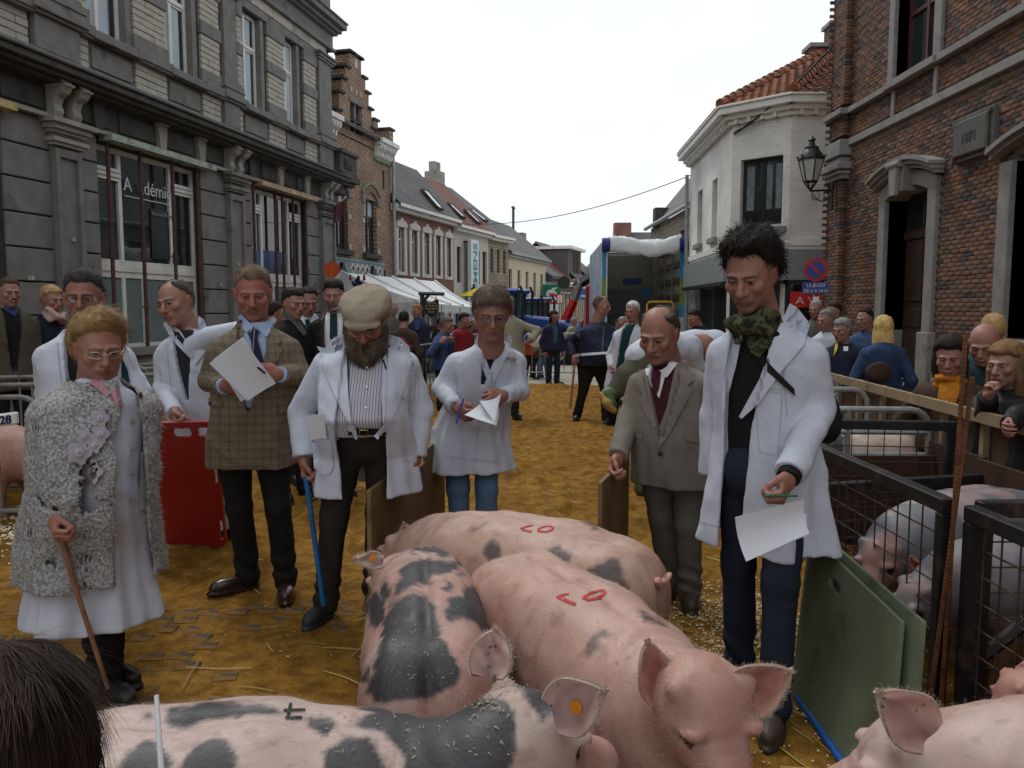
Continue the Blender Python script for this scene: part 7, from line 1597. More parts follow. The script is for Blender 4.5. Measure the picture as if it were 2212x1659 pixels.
 cV,cF=surfnet( lambda P:np.minimum(chain(P,[N-base+np.array([0,0,.02]),N-base-np.array([0,0,.12]),(Pv-base)*np.array([1,1,1])],[.05,.07,.09],.03),np.minimum(chain(P,[N-base-np.array([0,0,.1]),A_[-1]['S']-base,A_[-1]['E']-base,A_[-1]['W']-base],[.04,.03,.025,.022],.02),chain(P,[N-base-np.array([0,0,.1]),A_[1]['S']-base,A_[1]['E']-base,A_[1]['W']-base],[.04,.03,.025,.022],.02))),np.minimum.reduce([Pv,N,A_[-1]['W'],A_[1]['W'],A_[1]['E'],A_[-1]['E']])-base-.12,np.maximum.reduce([Pv,N,A_[-1]['W'],A_[1]['W'],A_[1]['E'],A_[-1]['E'],A_[1]['S'],A_[-1]['S']])-base+.12,.03,.03)
 parts.append((cV+base,cF,np.array(skin)))
 V,F,C=join(parts);put('body',V,F,M_skin,C);p.HR,p.Hc,p.hs,p.N,p.Pv,p.F_,p.R_=HR,Hc,hs,N,Pv,F_,R_
 # --- hair
 if hair:
  strands=strands or (800 if near==1 else 0)
  lo_,hi_=np.array((-.14,-.14,-.14)),np.array((.14,.16,.17))
  for c,r in hair.get('extra',()):lo_=np.minimum(lo_,np.array(c)*np.array((-1,1,1))-r-.01);hi_=np.maximum(hi_,np.array(c)+r+.01)
  hf_=hair_field(hair);V,F=surfnet(hf_,lo_,hi_,h_h*1.05,.03)
  c1,c2=np.array(hc),np.array(hc2 if hc2 is not None else np.array(hc)*1.7);g=np.clip(.5+.5*vnoise(V*np.array([1,1,.3]),70,5)+.25*vnoise(V,18,6),0,1)[:,None]
  if hair.get('grey'):gg=smooth(.03,-.02,V[:,2])[:,None]*.8;c1=c1*(1-gg)+np.array(hair['grey'])*gg;c2=c2*(1-gg)+np.array(hair['grey'])*1.3*gg
  C=c1*(1-g)+c2*g;Vw=xf(V,HR,Hc,hs);ho=put('hair',Vw,F,M_hair,C)
  if strands:
   n_=vnormals(V,F);T_=hair_T(V,hair);ok=np.where((ell(V,CR0,CRR)>.0005))[0];i=ok[rng.integers(len(ok),size=strands)];b_=V[i];nn=n_[i];fl=np.array(hair.get('flow',(0,.35,-1.0)))
   t=fl-nn*(nn@fl)[:,None];t/=np.linalg.norm(t,axis=1)[:,None]+1e-6;t=t+rng.normal(size=t.shape)*hair.get('mess',.18);ln=rng.uniform(.5,1.2,(strands,1))*hair.get('len',.02);sd=np.cross(t,nn);sd/=np.linalg.norm(sd,axis=1)[:,None]+1e-6;wv=hair.get('sw',.0009)
   b0,b1,b2=b_-nn*.003,b_+t*ln*.5+nn*hair.get('lift',.0035),b_+t*ln+nn*hair.get('lift2',.0015);VV=np.stack([b0-sd*wv,b0+sd*wv,b1+sd*wv*.8,b1-sd*wv*.8,b2+sd*wv*.3,b2-sd*wv*.3],1).reshape(-1,3);k_=np.arange(strands)[:,None]*6
   FF=np.concatenate([k_+np.array([[0,1,2,3]]),k_+np.array([[3,2,4,5]])]);gg=rng.uniform(0,1,(strands,1));cc=(C[i]*(.65+.7*gg));o=obj('hair_strands',mesh_np('hair_strands',xf(VV,HR,Hc,hs),FF,True,np.repeat(cc,6,0)),M_hair,ho);o['kind']='stuff'
 def hp(x):return Hc+HR@np.array(x,float)*hs
 p.hp=hp
 if beard:
  bl=beard.get('len',.03);
  def bf(P):
   X2=np.abs(P[:,0]);Q=np.stack([X2,P[:,1],P[:,2]],1);d=smin(chain(Q,[(.070,-.005,-.005),(.064,-.03,-.055),(.035,-.075,-.095),(0,-.09,-.105-bl*.5)],[.012,.022,.026+bl*.25,.026+bl*.35],.02),ell(P,(0,-.075,-.10-bl*.55),(.045,.035,.03+bl*.6)),.02)
   d=smin(d,cap(Q,(.004,-.108,-.050),(.030,-.090,-.064),.010,.009),.012);d=smax(d,-ell(P,(0,-.118,-.064),(.018,.016,.0045)),.004)
   return d-.006*vnoise(P*np.array([1,1,.5]),45,3)-.004*vnoise(P*np.array([1,1,.5]),110,4)
  V,F=surfnet(bf,(-.1,-.15,-.2),(.1,.03,.02),h_h,.02);c1=np.array(beard['c']);g=np.clip(.5+.6*vnoise(V*np.array([1,1,.4]),60,5),0,1)[:,None];C=c1*.6*(1-g)+c1*1.5*g
  if beard.get('tip') is not None:gg=smooth(-.02,.0,V[:,2])[:,None];C=C*(1-gg)+np.array(beard['tip'])*gg
  Vw=xf(V,HR,Hc,hs);bo=put('beard',Vw,F,M_hair,C);n_=vnormals(V,F);ns_=2600;i=rng.integers(len(V),size=ns_);t=np.array((0,-.25,-1.))+n_[i]*.75+rng.normal(size=(ns_,3))*.25;sd=np.cross(t,n_[i]);sd/=np.linalg.norm(sd,axis=1)[:,None]+1e-6;ln=rng.uniform(.010,.024,(ns_,1))
  VV=np.stack([V[i]-sd*.0008,V[i]+sd*.0008,V[i]+t*ln],1).reshape(-1,3);o=obj('beard_strands',mesh_np('beard_strands',xf(VV,HR,Hc,hs),np.arange(ns_*3).reshape(-1,3),False,np.repeat(C[i]*rng.uniform(.7,1.4,(ns_,1)),3,0)),M_hair,bo);o['kind']='stuff'
 if tache is not None:
  V,F=surfnet( lambda P:cap(np.stack([np.abs(P[:,0]),P[:,1],P[:,2]],1),(.003,-.106,-.049),(.026,-.093,-.058),.0068,.0045)-.002*vnoise(P,120,3),(-.05,-.14,-.08),(.05,-.06,-.03),h_h*.8,.01);g=np.clip(.5+.6*vnoise(V,110,4),0,1)[:,None];put('moustache',xf(V,HR,Hc,hs),F,M_hair,np.array(tache)*(.7+.7*g))
 if glasses:
  mb=MB();gw,gh=glasses.get('w',.021),glasses.get('h',.0145);gz0=glasses.get('z',.000);r_=glasses.get('r',.0012);lens=MB()
  for s in (-1,1):
   ring=[]
   for i in range(21):
    g=2*math.pi*i/20;cx_,sx_=math.cos(g),math.sin(g);e_=.72;X2=math.copysign(abs(cx_)**e_,cx_)*gw;Z2=math.copysign(abs(sx_)**e_,sx_)*gh;ring.append(hp((s*.0325+X2*1,-.112+.010*((s*.0325+X2)/.055)**2+.012*abs((s*.0325+X2)/.055)**3,gz0+Z2)))
   mb.tube(ring,r_*hs,5,cap=False);lens.add(ring[:-1],[tuple(range(20))]);mb.tube([hp((s*.054,-.098,gz0+.006)),hp((s*.072,-.06,gz0+.009)),hp((s*.082,.0,gz0+.009)),hp((s*.083,.018,gz0))],r_*1.2*hs,5)
  mb.tube([hp((-.0115,-.1125,gz0+.003)),hp((0,-.116,gz0+.006)),hp((.0115,-.1125,gz0+.003))],r_*hs,5);go=mb.build('glasses',glasses.get('m',M_black),root,True)
  if near>1:lo2=lens.build('lens',lens_mat(),go)
 if cup:cup(p)
 # --- clothes
 def sleeve(P,g,ra=(.054,.049,.042),cuff=1.0):
  d=None
  for s in (-1,1):
   a=A_[s];Sx,E,Wr=a['S']-base,a['E']-base,a['W']-base;e=Wr-(Wr-E)*(1-a['cuff']) if a['cuff']<1 else Wr+(Wr-E)/np.linalg.norm(Wr-E)*(.0)
   c=smin(cap(P,Sx,E,(ra[0]*w**.5+g),ra[1]+g),cap(P,E,e,ra[1]+g,ra[2]+g),.02)
   ax=(e-E)/np.linalg.norm(e-E);c=np.maximum(c,((P-e)@ax)-.004)
   te=np.exp(-((np.linalg.norm(P-E,axis=1))/.16)**2);fold=np.sin(((P-E)@ax)*50+5*vnoise(P,8,9+s)+((P-E)@F_)*25);c=c-(.005*te+.0005)*fold*smooth(-.3,.4,vnoise(P,6,2))-.005*vnoise(P,11,4)-.003*vnoise(P,22,6)
   d=c if d is None else np.minimum(d,c)
  return d
 kind,m_top,o_=top;w2=o_.get('w',1);grow=o_.get('grow',.022);hem=o_.get('hem',-1.0);fl=o_.get('flare',.06)
 if under:
  mu,ou=under;lvu=torso_levels(N-base,Pv-base,w,dp,belly,ou.get('grow',-.010),ou.get('lo',-.12),0,F_)
  fu= lambda P:column(P,lvu,R_,F_,([0,2],[.002,.002],9,1.0))-.004*vnoise(P*np.array([1,1,.6]),9,12)
  V,F=surfnet(fu,np.array([-.36*w,-.36*w,lvu[0][0]]),np.array([.36*w,.36*w,lvu[-1][0]])+np.array([*np.abs((N-base)[:2]),0]),h_c*1.1,.02) if True else None
  put(ou.get('name','shirt'),V+base,F,mu)
 lv=torso_levels(N-base,Pv-base,w*w2,dp*o_.get('d',1),belly,grow,hem,fl,F_);op_=o_.get('open');fN=o_.get('folds',7);seed=abs(hash(label))%50 if False else int(abs(head[0]))%50
 zp=Pv[2]-base[2];L=N[2]-Pv[2]
 if op_:ol=[(zp+L*s,x0,x1) for s,x0,x1 in op_];oz,ox0,ox1=[np.array(t) for t in zip(*ol)]
 def fc(P):
  fo=([lv[0][0],zp+.1,zp+.3*L,N[2]-base[2]],[o_.get('famp',.016),.006,.002,.001],fN,seed*.7);nz=.006*vnoise(P*np.array([1,1,.55]),6,seed)+.0035*vnoise(P*np.array([1,1,.7]),15,seed+1);Qd=P@np.array([[.8,0,.6],[0,1,0],[-.6,0,.8]]);rid=.012*np.abs(vnoise(P*np.array([1.3,.9,.5]),6,seed+7))+.008*np.abs(vnoise(Qd*np.array([.5,.8,1.5]),8,seed+17))-.007
  d=column(P,lv,R_,F_,fo)-nz+rid;dc=column(P,lv,R_,F_,fo,bot=-2)-nz+rid
  if o_.get('hem',-1)<-.3:d=np.maximum(d,-np.maximum(np.maximum(dc+.023,P[:,2]-zp),-1))
  if op_:
   z=P[:,2];X_=P[:,0]-np.interp(z,[t[0] for t in lv],[t[1] for t in lv]);Y_=P[:,1]-np.interp(z,[t[0] for t in lv],[t[2] for t in lv]);xr=X_*R_[0]+Y_*R_[1];yf=X_*F_[0]+Y_*F_[1]
   x0,x1=np.interp(z,oz,ox0),np.interp(z,oz,ox1);wd=np.maximum(np.maximum(x0-xr,xr-x1),np.maximum(-yf+.02,np.maximum(oz[0]-z,z-oz[-1])))
   if under:wd=np.maximum(wd,-(fu(P)+.006))
   d=np.maximum(d,-wd)
  sl=sleeve(P,o_.get('sg',.004)+grow*.25,o_.get('sr',(.054,.049,.042)))
  ks=np.minimum(np.linalg.norm(P-(S[-1]-base),axis=1),np.linalg.norm(P-(S[1]-base),axis=1));return smin(d,sl,.008+.045*np.exp(-(ks/.13)**2))
 ext=[Pv-base,N-base]+[x-base for a in A_.values() for x in (a['S'],a['E'],a['W'])]
 lo_=np.minimum.reduce(ext)-.1;hi_=np.maximum.reduce(ext)+.1;lo_[:2]=np.minimum(lo_[:2],-.34*w*w2-fl);hi_[:2]=np.maximum(hi_[:2],.34*w*w2+fl);lo_[2]=min(lo_[2],lv[0][0]-.02);hi_[2]=lv[-1][0]+.03
 V,F=surfnet(fc,lo_,hi_,h_c,.03);put(o_.get('name',kind),V+base,F,m_top,o_.get('cfun')(V) if o_.get('cfun') else None);p.coat=(V+base,F);p.cl=list(p.meshes[-2:] if under else p.meshes[-1:])
 # --- legs and shoes
 legs=legs or cloth('dark_trousers',(.02,.02,.022));lm=legs
 ft=[]
 for i,s in enumerate((-1,1)):
  if feet:fp=G(feet[i][0],feet[i][1],.03) if not (len(feet[i])>3) else W(*feet[i][:3]);fy=math.radians(feet[i][2]) if len(feet[i])==3 else yaw
  else :fp=base+R_*s*.11+F_*.02+np.array([0,0,.03]);fy=yaw+s*.25
  ft.append((fp,fy))
 hips=[Pv-base+R_*s*.088*w+np.array([0,0,-.02]) for s in (-1,1)];fol=o_.get('legr',1)
 ank=[f_[0]-base+np.array([0,0,.06])-np.array([math.sin(f_[1]),-math.cos(f_[1]),0])*.02 for f_ in ft];kn=[(hips[i]+ank[i])/2+F_*.03+np.array([0,0,.02]) for i in (0,1)]
 def fl_(P):
  d=ell(P,Pv-base+np.array([0,0,.0]),(.165*w,.125*dp,.15))
  for i in (0,1):
   c=smin(cap(P,hips[i],kn[i],.092*w*fol,.068*fol),cap(P,kn[i],ank[i]-np.array([0,0,.02]),.068*fol,.062*fol),.03);near_a=np.exp(-((P[:,2]-ank[i][2]-.05)/.09)**2);near_k=np.exp(-((P[:,2]-kn[i][2])/.12)**2)
   c=c-(.008*near_a+.002*near_k)*np.sin(P[:,2]*70+7*vnoise(P,6,i)+P[:,0]*30)-.008*vnoise(P*np.array([1,1,.4]),10,5+i);d=smin(d,c,.03)
  return np.maximum(d,-(P[:,2]-.012))
 V,F=surfnet(fl_,np.minimum.reduce(hips+ank)-np.array([.16,.16,.08]),np.maximum.reduce(hips+ank)+np.array([.16,.16,.22]),h_leg,.03);put('trousers',V+base,F,lm)
 M_sh=shoes or mat('black_shoe',(.02,.017,.016),.4,var=.3,bump=.1)
 for fp,fy in ft:
  fd=np.array([math.sin(fy),-math.cos(fy),0.]);sd=np.array([math.cos(fy),math.sin(fy),0.]);B=np.stack([sd,fd,np.array([0,0,1.])],1)
  def fs_(P):
   Q=P@B;d=smin(ell(Q,(0,.10,.012),(.046,.095,.045)),ell(Q,(0,-.03,.03),(.038,.06,.065)),.03);d=smin(d,cap(Q,(0,-.03,.05),(0,-.02,.10),.042,.045),.03);d=np.maximum(d,-(Q[:,2]+.026));s2=np.maximum(ell(Q,(0,.06,-.018),(.051,.150,.03)),np.abs(Q[:,2]+.018)-.012);return np.minimum(d,s2)
  V,F=surfnet(fs_,(-.23,-.23,-.04),(.23,.23,.17),max(.008,h_leg*.7),.02);put('shoe',V+fp,F,M_sh)
 return p
_lens=[]
def lens_mat():
 if not _lens:
  k=NT('spectacle_lens');k.t.nodes.remove(k.b);g=k.n('ShaderNodeBsdfGlossy');g.inputs['Roughness'].default_value=.03;t=k.n('ShaderNodeBsdfTransparent');t.inputs['Color'].default_value=(.86,.87,.87,1);m_=k.n('ShaderNodeMixShader');m_.inputs[0].default_value=.10;k.l(t.outputs[0],m_.inputs[1]);k.l(g.outputs[0],m_.inputs[2]);k.l(m_.outputs[0],k.t.nodes['Material Output'].inputs[0]);_lens.append(k.m)
 return _lens[0]
def patch(p,name,poly,m,off=.006,th=.004,step=8,parent=None,lift=None,bvh=None):
 """cloth laid on the figure: an outline in picture points dropped on to the surface"""
 bvh=bvh or p.cbvh;poly=list(poly);bd=[]
 for (a,b) in zip(poly,poly[1:]+poly[:1]):
  n_=max(1,int(math.hypot(b[0]-a[0],b[1]-a[1])/step));bd+=[(a[0]+(b[0]-a[0])*i/n_,a[1]+(b[1]-a[1])*i/n_) for i in range(n_)]
 us,vs=[q[0] for q in poly],[q[1] for q in poly];gu,gv=np.meshgrid(np.arange(min(us)+step*.5,max(us),step),np.arange(min(vs)+step*.5,max(vs),step));gu,gv=gu.ravel(),gv.ravel();k_=inpoly(gu,gv,poly);pts=bd+list(zip(gu[k_],gv[k_]))
 vs2,es,fs,*_=delaunay_2d_cdt([Vector(q) for q in pts],[(i,(i+1)%len(bd)) for i in range(len(bd))],[],1,1e-5)
 q2=[(v[0],v[1]) for v in vs2];H=[hit(bvh,*q) for q in q2];good=[(q,np.linalg.norm(x[0]-CAMP)) for q,x in zip(q2,H) if x[0] is not None and np.linalg.norm(x[0]-CAMP)<p.D*1.6+.5]
 if not good:return None
 md=np.median([g[1] for g in good]);V=[]
 for q,x in zip(q2,H):
  d=ray(*q);d/=np.linalg.norm(d)
  ds=np.linalg.norm(x[0]-CAMP) if x[0] is not None else None
  if ds is None or abs(ds-md)>.28:
   ds=min(good,key= lambda g:(g[0][0]-q[0])**2+(g[0][1]-q[1])**2)[1]
   if abs(ds-md)>.28:ds=md
  V.append((ds,d))
 dd=np.array([v[0] for v in V]);dirs=np.array([v[1] for v in V])
 fr=CAMP+dirs*(dd-off)[:,None];N_=len(V)
 if lift is not None:fr=fr-dirs*np.array([lift(*q) for q in q2])[:,None]
 bk=fr+dirs*th;F=[tuple(f) for f in fs if inpoly(np.array([np.mean([q2[i][0] for i in f])]),np.array([np.mean([q2[i][1] for i in f])]),poly)[0]]
 cnt={}
 for f in F:
  for a,b in zip(f,f[1:]+f[:1]):cnt[(a,b)]=1
 side=[(b,a,N_+a,N_+b) for (a,b) in cnt if (b,a) not in cnt]
 mb=MB();mb.v=[tuple(x) for x in fr]+[tuple(x) for x in bk];mb.f=F+[tuple(N_+i for i in f[::-1]) for f in F]+side;mb.mi=[0]*len(mb.f)
 return mb.build(name,m,parent or p.root,True)
def lettering(p,txt,u,v,w_px,h_px,ang,m,name='lettering'):
 V,F=text_mesh(txt,1.0,0,.01);V=V[:,:2];V=(V-V.min(0))/(V.max(0)-V.min(0));c,s=math.cos(ang),math.sin(ang);q=[(u+(x-.5)*w_px*c+(y-.5)*h_px*s,v+(x-.5)*w_px*s-(y-.5)*h_px*c) for x,y in V];H=[hit(p.cbvh,*a) for a in q];P=[]
 for a,x in zip(q,H):
  d=ray(*a);d/=np.linalg.norm(d);ds=np.linalg.norm(x[0]-CAMP) if x[0] is not None else p.D;P.append(CAMP+d*(ds-.008))
 return obj(name,mesh_np(name,np.array(P),F),m,p.root)
def leaf(name,corners,m,curl=.02,n=8,label=None,cat=None,parent=None,th=.002,axis=0):
 """a sheet of paper through four points, softly curled"""
 c=[np.array(x,float) for x in corners];nn=np.cross(c[1]-c[0],c[3]-c[0]);nn/=np.linalg.norm(nn);V=[]
 for side in (0,1):
  for i in range(n+1):
   for j in range(n+1):s,t=i/n,j/n;q=s if axis==0 else t;V.append((c[0]*(1-s)+c[1]*s)*(1-t)+(c[3]*(1-s)+c[2]*s)*t+nn*(curl*math.sin(math.pi*q)+side*th))
 F=[];k_=(n+1)**2
 for i in range(n):
  for j in range(n):a=i*(n+1)+j;F+=[(a,a+1,a+n+2,a+n+1),(k_+a,k_+a+n+1,k_+a+n+2,k_+a+1)]
 o=obj(name,mesh_np(name,np.array(V),np.array(F),True),m,parent)
 if label:tag(o,label,cat)
 return o
M_paper=mat('paper',(.72,.74,.80),.7,var=.03,scale=3,bump=.05)
def stick(name,pts,r,m,label,cat='stick'):
 mb=MB();mb.tube(pts,r,10);o=mb.build(name,m,None,True);tag(o,label,cat);return o
SH=dict(top=.014,side=.007);BALD=dict(top=.010,side=.008,bald=38,front=44,baldphi=175)
# ------------------------------------------------------------------ the judges, near the pigs
GJ='judges and farmers standing round the pigs'
navy=cloth('navy_wool',(.018,.022,.045));blackc=cloth('black_cloth',(.012,.012,.014));brownt=cloth('brown_trousers',(.034,.029,.027));pinkc=cloth('pink_blouse',(.42,.22,.25));blues=cloth('pale_blue_shirt',(.36,.43,.60));jeans=cloth('blue_jeans',(.10,.17,.28),.5,var=.2);M_dgreen=cloth('green_tie',(.008,.04,.045));M_seam=cloth('coat_seam',(.40,.42,.50),.1)
# woman with cane
wool=blot('grey_boucle',[(.13,.13,.145),(.30,.295,.30),(.50,.485,.47)],95,bump=.8,bd=.01)
woolw=blot('pale_fringe',[(.22,.21,.21),(.40,.385,.37),(.52,.50,.48)],120,bump=.8,bd=.008)
p=P1=person('elderly woman in grey woolly cardigan over white coat, leaning on a wooden cane',3.15,(214,752),GJ,yaw=32,hyaw=38,pitch=.22,hs=1.06,neck=(208,828),hip=(196,1118),w=1.0,dp=1.15,belly=.09,near=2,arms=dict(l=dict(e=(98,1010,.02),h=(124,1142,-.30),curl=.95,thumb=.9,hand=.07,cuff=.96,dir=(.25,-.5,-.8)),r=dict(e=(306,1010,.12),h=(316,1150,.10),hide=True)),feet=((238,1452,60),(232,1490,55)),q=dict(fat=.55,jaw=1.0,nose=1.05),skin=(.40,.205,.15),hair=dict(top=.032,side=.024,front=50,rec=-8,quiff=.020,amp=.007,freq=26,nape=-52,len=.05,mess=.13,sw=.0006,flow=(.9,.3,-.25),extra=(((0,.05,.01),(.095,.085,.09)),)),hc=(.15,.085,.035),hc2=(.38,.25,.12),strands=2600,brows=(.2,.13,.08),glasses=dict(m=mat('gold_rim',(.5,.42,.3),.3,.8,bump=0),w=.022,h=.012,r=.0013),top=('white_coat',M_coat,dict(grow=.006,hem=-.76,flare=.08,famp=.010,sr=(.036,.032,.026))),legs=blackc)
q_=person.__globals__
base=wpos(p.root);lvw=torso_levels(p.N-base,p.Pv-base,.97,1.15,.09,.070,-.42,.045,p.F_)
def cardigan(P):
 z=P[:,2];zs=[t[0] for t in lvw];X_=P[:,0]-np.interp(z,zs,[t[1] for t in lvw]);Y_=P[:,1]-np.interp(z,zs,[t[2] for t in lvw]);xr=X_*p.R_[0]+Y_*p.R_[1];yf=X_*p.F_[0]+Y_*p.F_[1]
 d=column(P,lvw,p.R_,p.F_,([0,2],[.006,.003],6,2.));inn=column(P,[(z_,a,b,c-.026,e-.026) for z_,a,b,c,e in lvw],p.R_,p.F_,None,top=3,bot=-1)
 d=np.maximum(d,-inn);zt=p.N[2]-base[2];s=(zt-z)/.52;wd=np.maximum(np.maximum(.065-.01*np.clip(s,0,1)-xr,xr-(.135+.05*np.clip(s,0,1.4))),-yf);d=np.maximum(d,-wd)
 for s_ in (-1,1):
  a=p.A[s_];c=smin(cap(P,a['S']-base,a['E']-base,.066,.068),cap(P,a['E']-base,a['W']-base,.068,.052),.03);ax=(a['W']-a['E'])/np.linalg.norm(a['W']-a['E']);c=np.maximum(c,(P-(a['W']-base))@ax-.0);d=smin(d,c,.018)
 return d-.003*vnoise(P,55,3)-.009*vnoise(P,9,4)-.004*vnoise(P,18,6)
V,F=surfnet(cardigan,(-.46,-.46,lvw[0][0]),(.46,.46,lvw[-1][0]-.02),.0085,.03);zt=p.N[2]-base[2]
c_o=obj('cardigan',mesh_np('cardigan',V+base,F,True),wool,p.root);p.meshes.append((V+base,F));p.cl.append((V+base,F));p.tree=None
def fuzz(V,F,n,ln,wd,col,par,keep=None,dirv=(0,0,-.6),m=M_bris,name='wool_fringe',up=.8):
 N_=vnormals(V,F);i=np.arange(len(V)) if keep is None else np.where(keep)[0];i=i[rng.integers(len(i),size=n)];t=N_[i]*up+np.array(dirv)+rng.normal(size=(n,3))*.5;sd=np.cross(t,N_[i]);sd/=np.linalg.norm(sd,axis=1)[:,None]+1e-6;VV=np.stack([V[i]-sd*wd,V[i]+sd*wd,V[i]+t*rng.uniform(.4,1.2,(n,1))*ln],1).reshape(-1,3)
 cc=np.array(col)[rng.integers(len(col),size=n)]*rng.uniform(.7,1.2,(n,1));o=obj(name,mesh_np(name,VV,np.arange(n*3).reshape(-1,3),False,np.repeat(cc,3,0)),m,par);o['kind']='stuff'
WC=[(.50,.48,.46),(.42,.41,.40),(.30,.30,.31)]
fuzz(V+base,F,6000,.006,.0011,WC,c_o);uu,vv,_=project(V+base);fuzz(V+base,F,7000,.018,.0009,WC[:2],c_o,keep=(vv>1165)|((np.abs(uu-(258+.0*vv))<26)&(vv>850))|((uu>300)&(vv>850)),up=.5)
for pl in ([(196,888),(226,880),(234,905),(222,925),(200,918)],[(204,918),(232,915),(236,945),(215,958),(198,948)],[(176,918),(200,920),(198,955),(176,968),(168,948)],[(152,955),(178,948),(196,968),(190,1000),(165,1010),(146,985)],[(190,945),(214,940),(222,965),(205,985),(190,970)],[(184,1000),(212,998),(222,1022),(206,1042),(184,1035),(176,1018)]):
 cx=sum(a for a,_ in pl)/len(pl);cy=sum(b for _,b in pl)/len(pl);rr=(max(a for a,_ in pl)-min(a for a,_ in pl))/2;fl_=[(cx+rr*(1+.16*math.cos(5*g))*math.cos(g),cy+rr*(1+.16*math.cos(5*g))*math.sin(g)*1.05) for g in np.linspace(0,6.283,31)[:-1]]
 patch(p,'flower_applique',fl_,cloth('lilac_felt',(.36,.33,.38),.3),.020,.006,4,c_o);rg=[(cx+rr*.36*math.cos(g),cy+rr*.36*math.sin(g)) for g in np.linspace(0,6.283,13)[:-1]];patch(p,'flower_centre',rg,cloth('pale_felt',(.5,.49,.55),.3),.026,.005,4,c_o);rg=[(cx+rr*.2*math.cos(g),cy+rr*.2*math.sin(g)) for g in np.linspace(0,6.283,9)[:-1]];patch(p,'flower_heart',rg,cloth('dark_felt',(.30,.29,.35),.3),.030,.004,3,c_o)
patch(p,'blouse_collar',[(196,812),(212,818),(240,848),(232,858),(222,850),(196,828)],pinkc,.012,.006,5);patch(p,'blouse_collar',[(252,828),(258,835),(266,875),(262,885),(250,860),(244,850)],pinkc,.012,.006,5);patch(p,'blouse',[(238,846),(252,838),(262,880),(262,886),(250,872)],pinkc,.009,.004,5)
for bu,bv in ((286,908),(287,966),(285,1020),(284,1080)):patch(p,'button',[(bu+5*math.cos(g),bv+5*math.sin(g)) for g in np.linspace(0,6.283,11)[:-1]],mat('button_pale',(.5,.42,.36),.4,bump=0),.012,.005,3)
patch(p,'button',[(300,848),(306,846),(309,856),(304,862),(299,856)],blackc,.018,.005,3)
leaf('papers',[W(306,978,3.05),W(326,978,3.12),W(318,1100,3.12),W(300,1100,3.03)],M_paper,.01,label='folded papers tucked inside the grey woolly cardigan',cat='papers')
stick('cane',[W(124,1135,2.86),W(160,1260,2.90),W(215,1430,2.97),W(233,1487,3.0)],[.011,.010,.009,.008],mat('cane_wood',(.26,.13,.08),.5,var=.3,scale=12),'plain wooden cane held by the elderly woman','cane')
# smiling man behind her
p=P2=person('smiling grey haired man with glasses in white coat behind the elderly woman',4.15,(181,644),GJ,yaw=8,hyaw=18,pitch=.08,hs=1.12,neck=(180,722),hip=(190,960),w=1.12,dp=1.1,belly=.03,near=2,arms=dict(l=dict(e=(104,850,.05),h=(130,980,.0)),r=dict(e=(300,845,.02),h=(285,960,-.12),hide=True)),q=dict(smile=1,jaw=1.05,fat=.15),skin=(.33,.16,.115),hair=dict(SH,front=40,top=.020,side=.008,quiff=.008,grey=(.12,.12,.12),len=.025,flow=(.5,.6,-.4)),hc=(.035,.032,.034),strands=1200,stub=.25,glasses=dict(w=.022,h=.013,r=.001),under=(blackc,{}),top=('white_coat',M_coat,dict(grow=.03,hem=-.8,open=[(.45,-.012,.012),(1.05,-.055,.055)])))
for pl in ([(152,690),(166,682),(176,700),(170,730),(172,760),(160,745)],[(212,680),(224,682),(262,712),(250,728),(222,700)]):patch(p,'coat_collar',pl,M_coat,.014,.008,5)
for ln in ([(124,740),(130,800),(140,870)],[(262,740),(290,800)]):strokes(p.cbvh,p.root,'coat_seam',[ln],.002,M_seam,.004)
patch(p,'tie',[(262,770),(276,800),(282,840),(262,850)],M_dgreen,.010,.004,6)
# man with the red board
p=P3=person('balding man in white coat leaning to the left, hand on the red board',5.42,(380,655),GJ,yaw=-6,hyaw=-14,pitch=.12,roll=-13,hs=1.30,neck=(408,722),hip=(440,960),w=1.2,near=2,arms=dict(l=dict(e=(350,840,-.02),h=(384,902,-.46),curl=.9,cuff=.97,dir=(.2,-.35,-.9)),r=dict(e=(500,800,.15),h=(560,900,.2),hide=True)),q=dict(smile=.5,jaw=.95),skin=(.38,.21,.155),hair=dict(SH,front=60,rec=0,top=.012,side=.008,bald=62,baldphi=70,grey=(.14,.13,.12),len=.02),hc=(.06,.05,.042),strands=900,under=(cloth('charcoal_shirt',(.025,.026,.032)),{}),top=('white_coat',M_coat,dict(grow=.026,hem=-.75,open=[(.42,-.01,.01),(.75,-.045,.06),(1.05,-.07,.07)])),legs=brownt)
for pl in ([(352,700),(364,690),(392,718),(418,765),(412,775),(372,735)],[(428,682),(440,690),(452,720),(446,758),(420,790),(430,745)]):patch(p,'coat_lapel',pl,M_coat,.014,.007,6)
patch(p,'shirt_collar',[(372,706),(382,712),(402,738),(396,746),(378,726)],cloth('charcoal_shirt',(.025,.026,.032)),.016,.004,5)
strokes(p.cbvh,p.root,'coat_seam',[[(360,742),(366,800),(372,850)]],.002,M_seam,.004)
mb=MB();mb.tube([W(418,752,5.36),W(452,728,5.3),W(512,714,5.2),W(560,735,5.15)],[.08,.07,.06,.055],12);mb.build('coat_sleeve',M_coat,p.root,True)
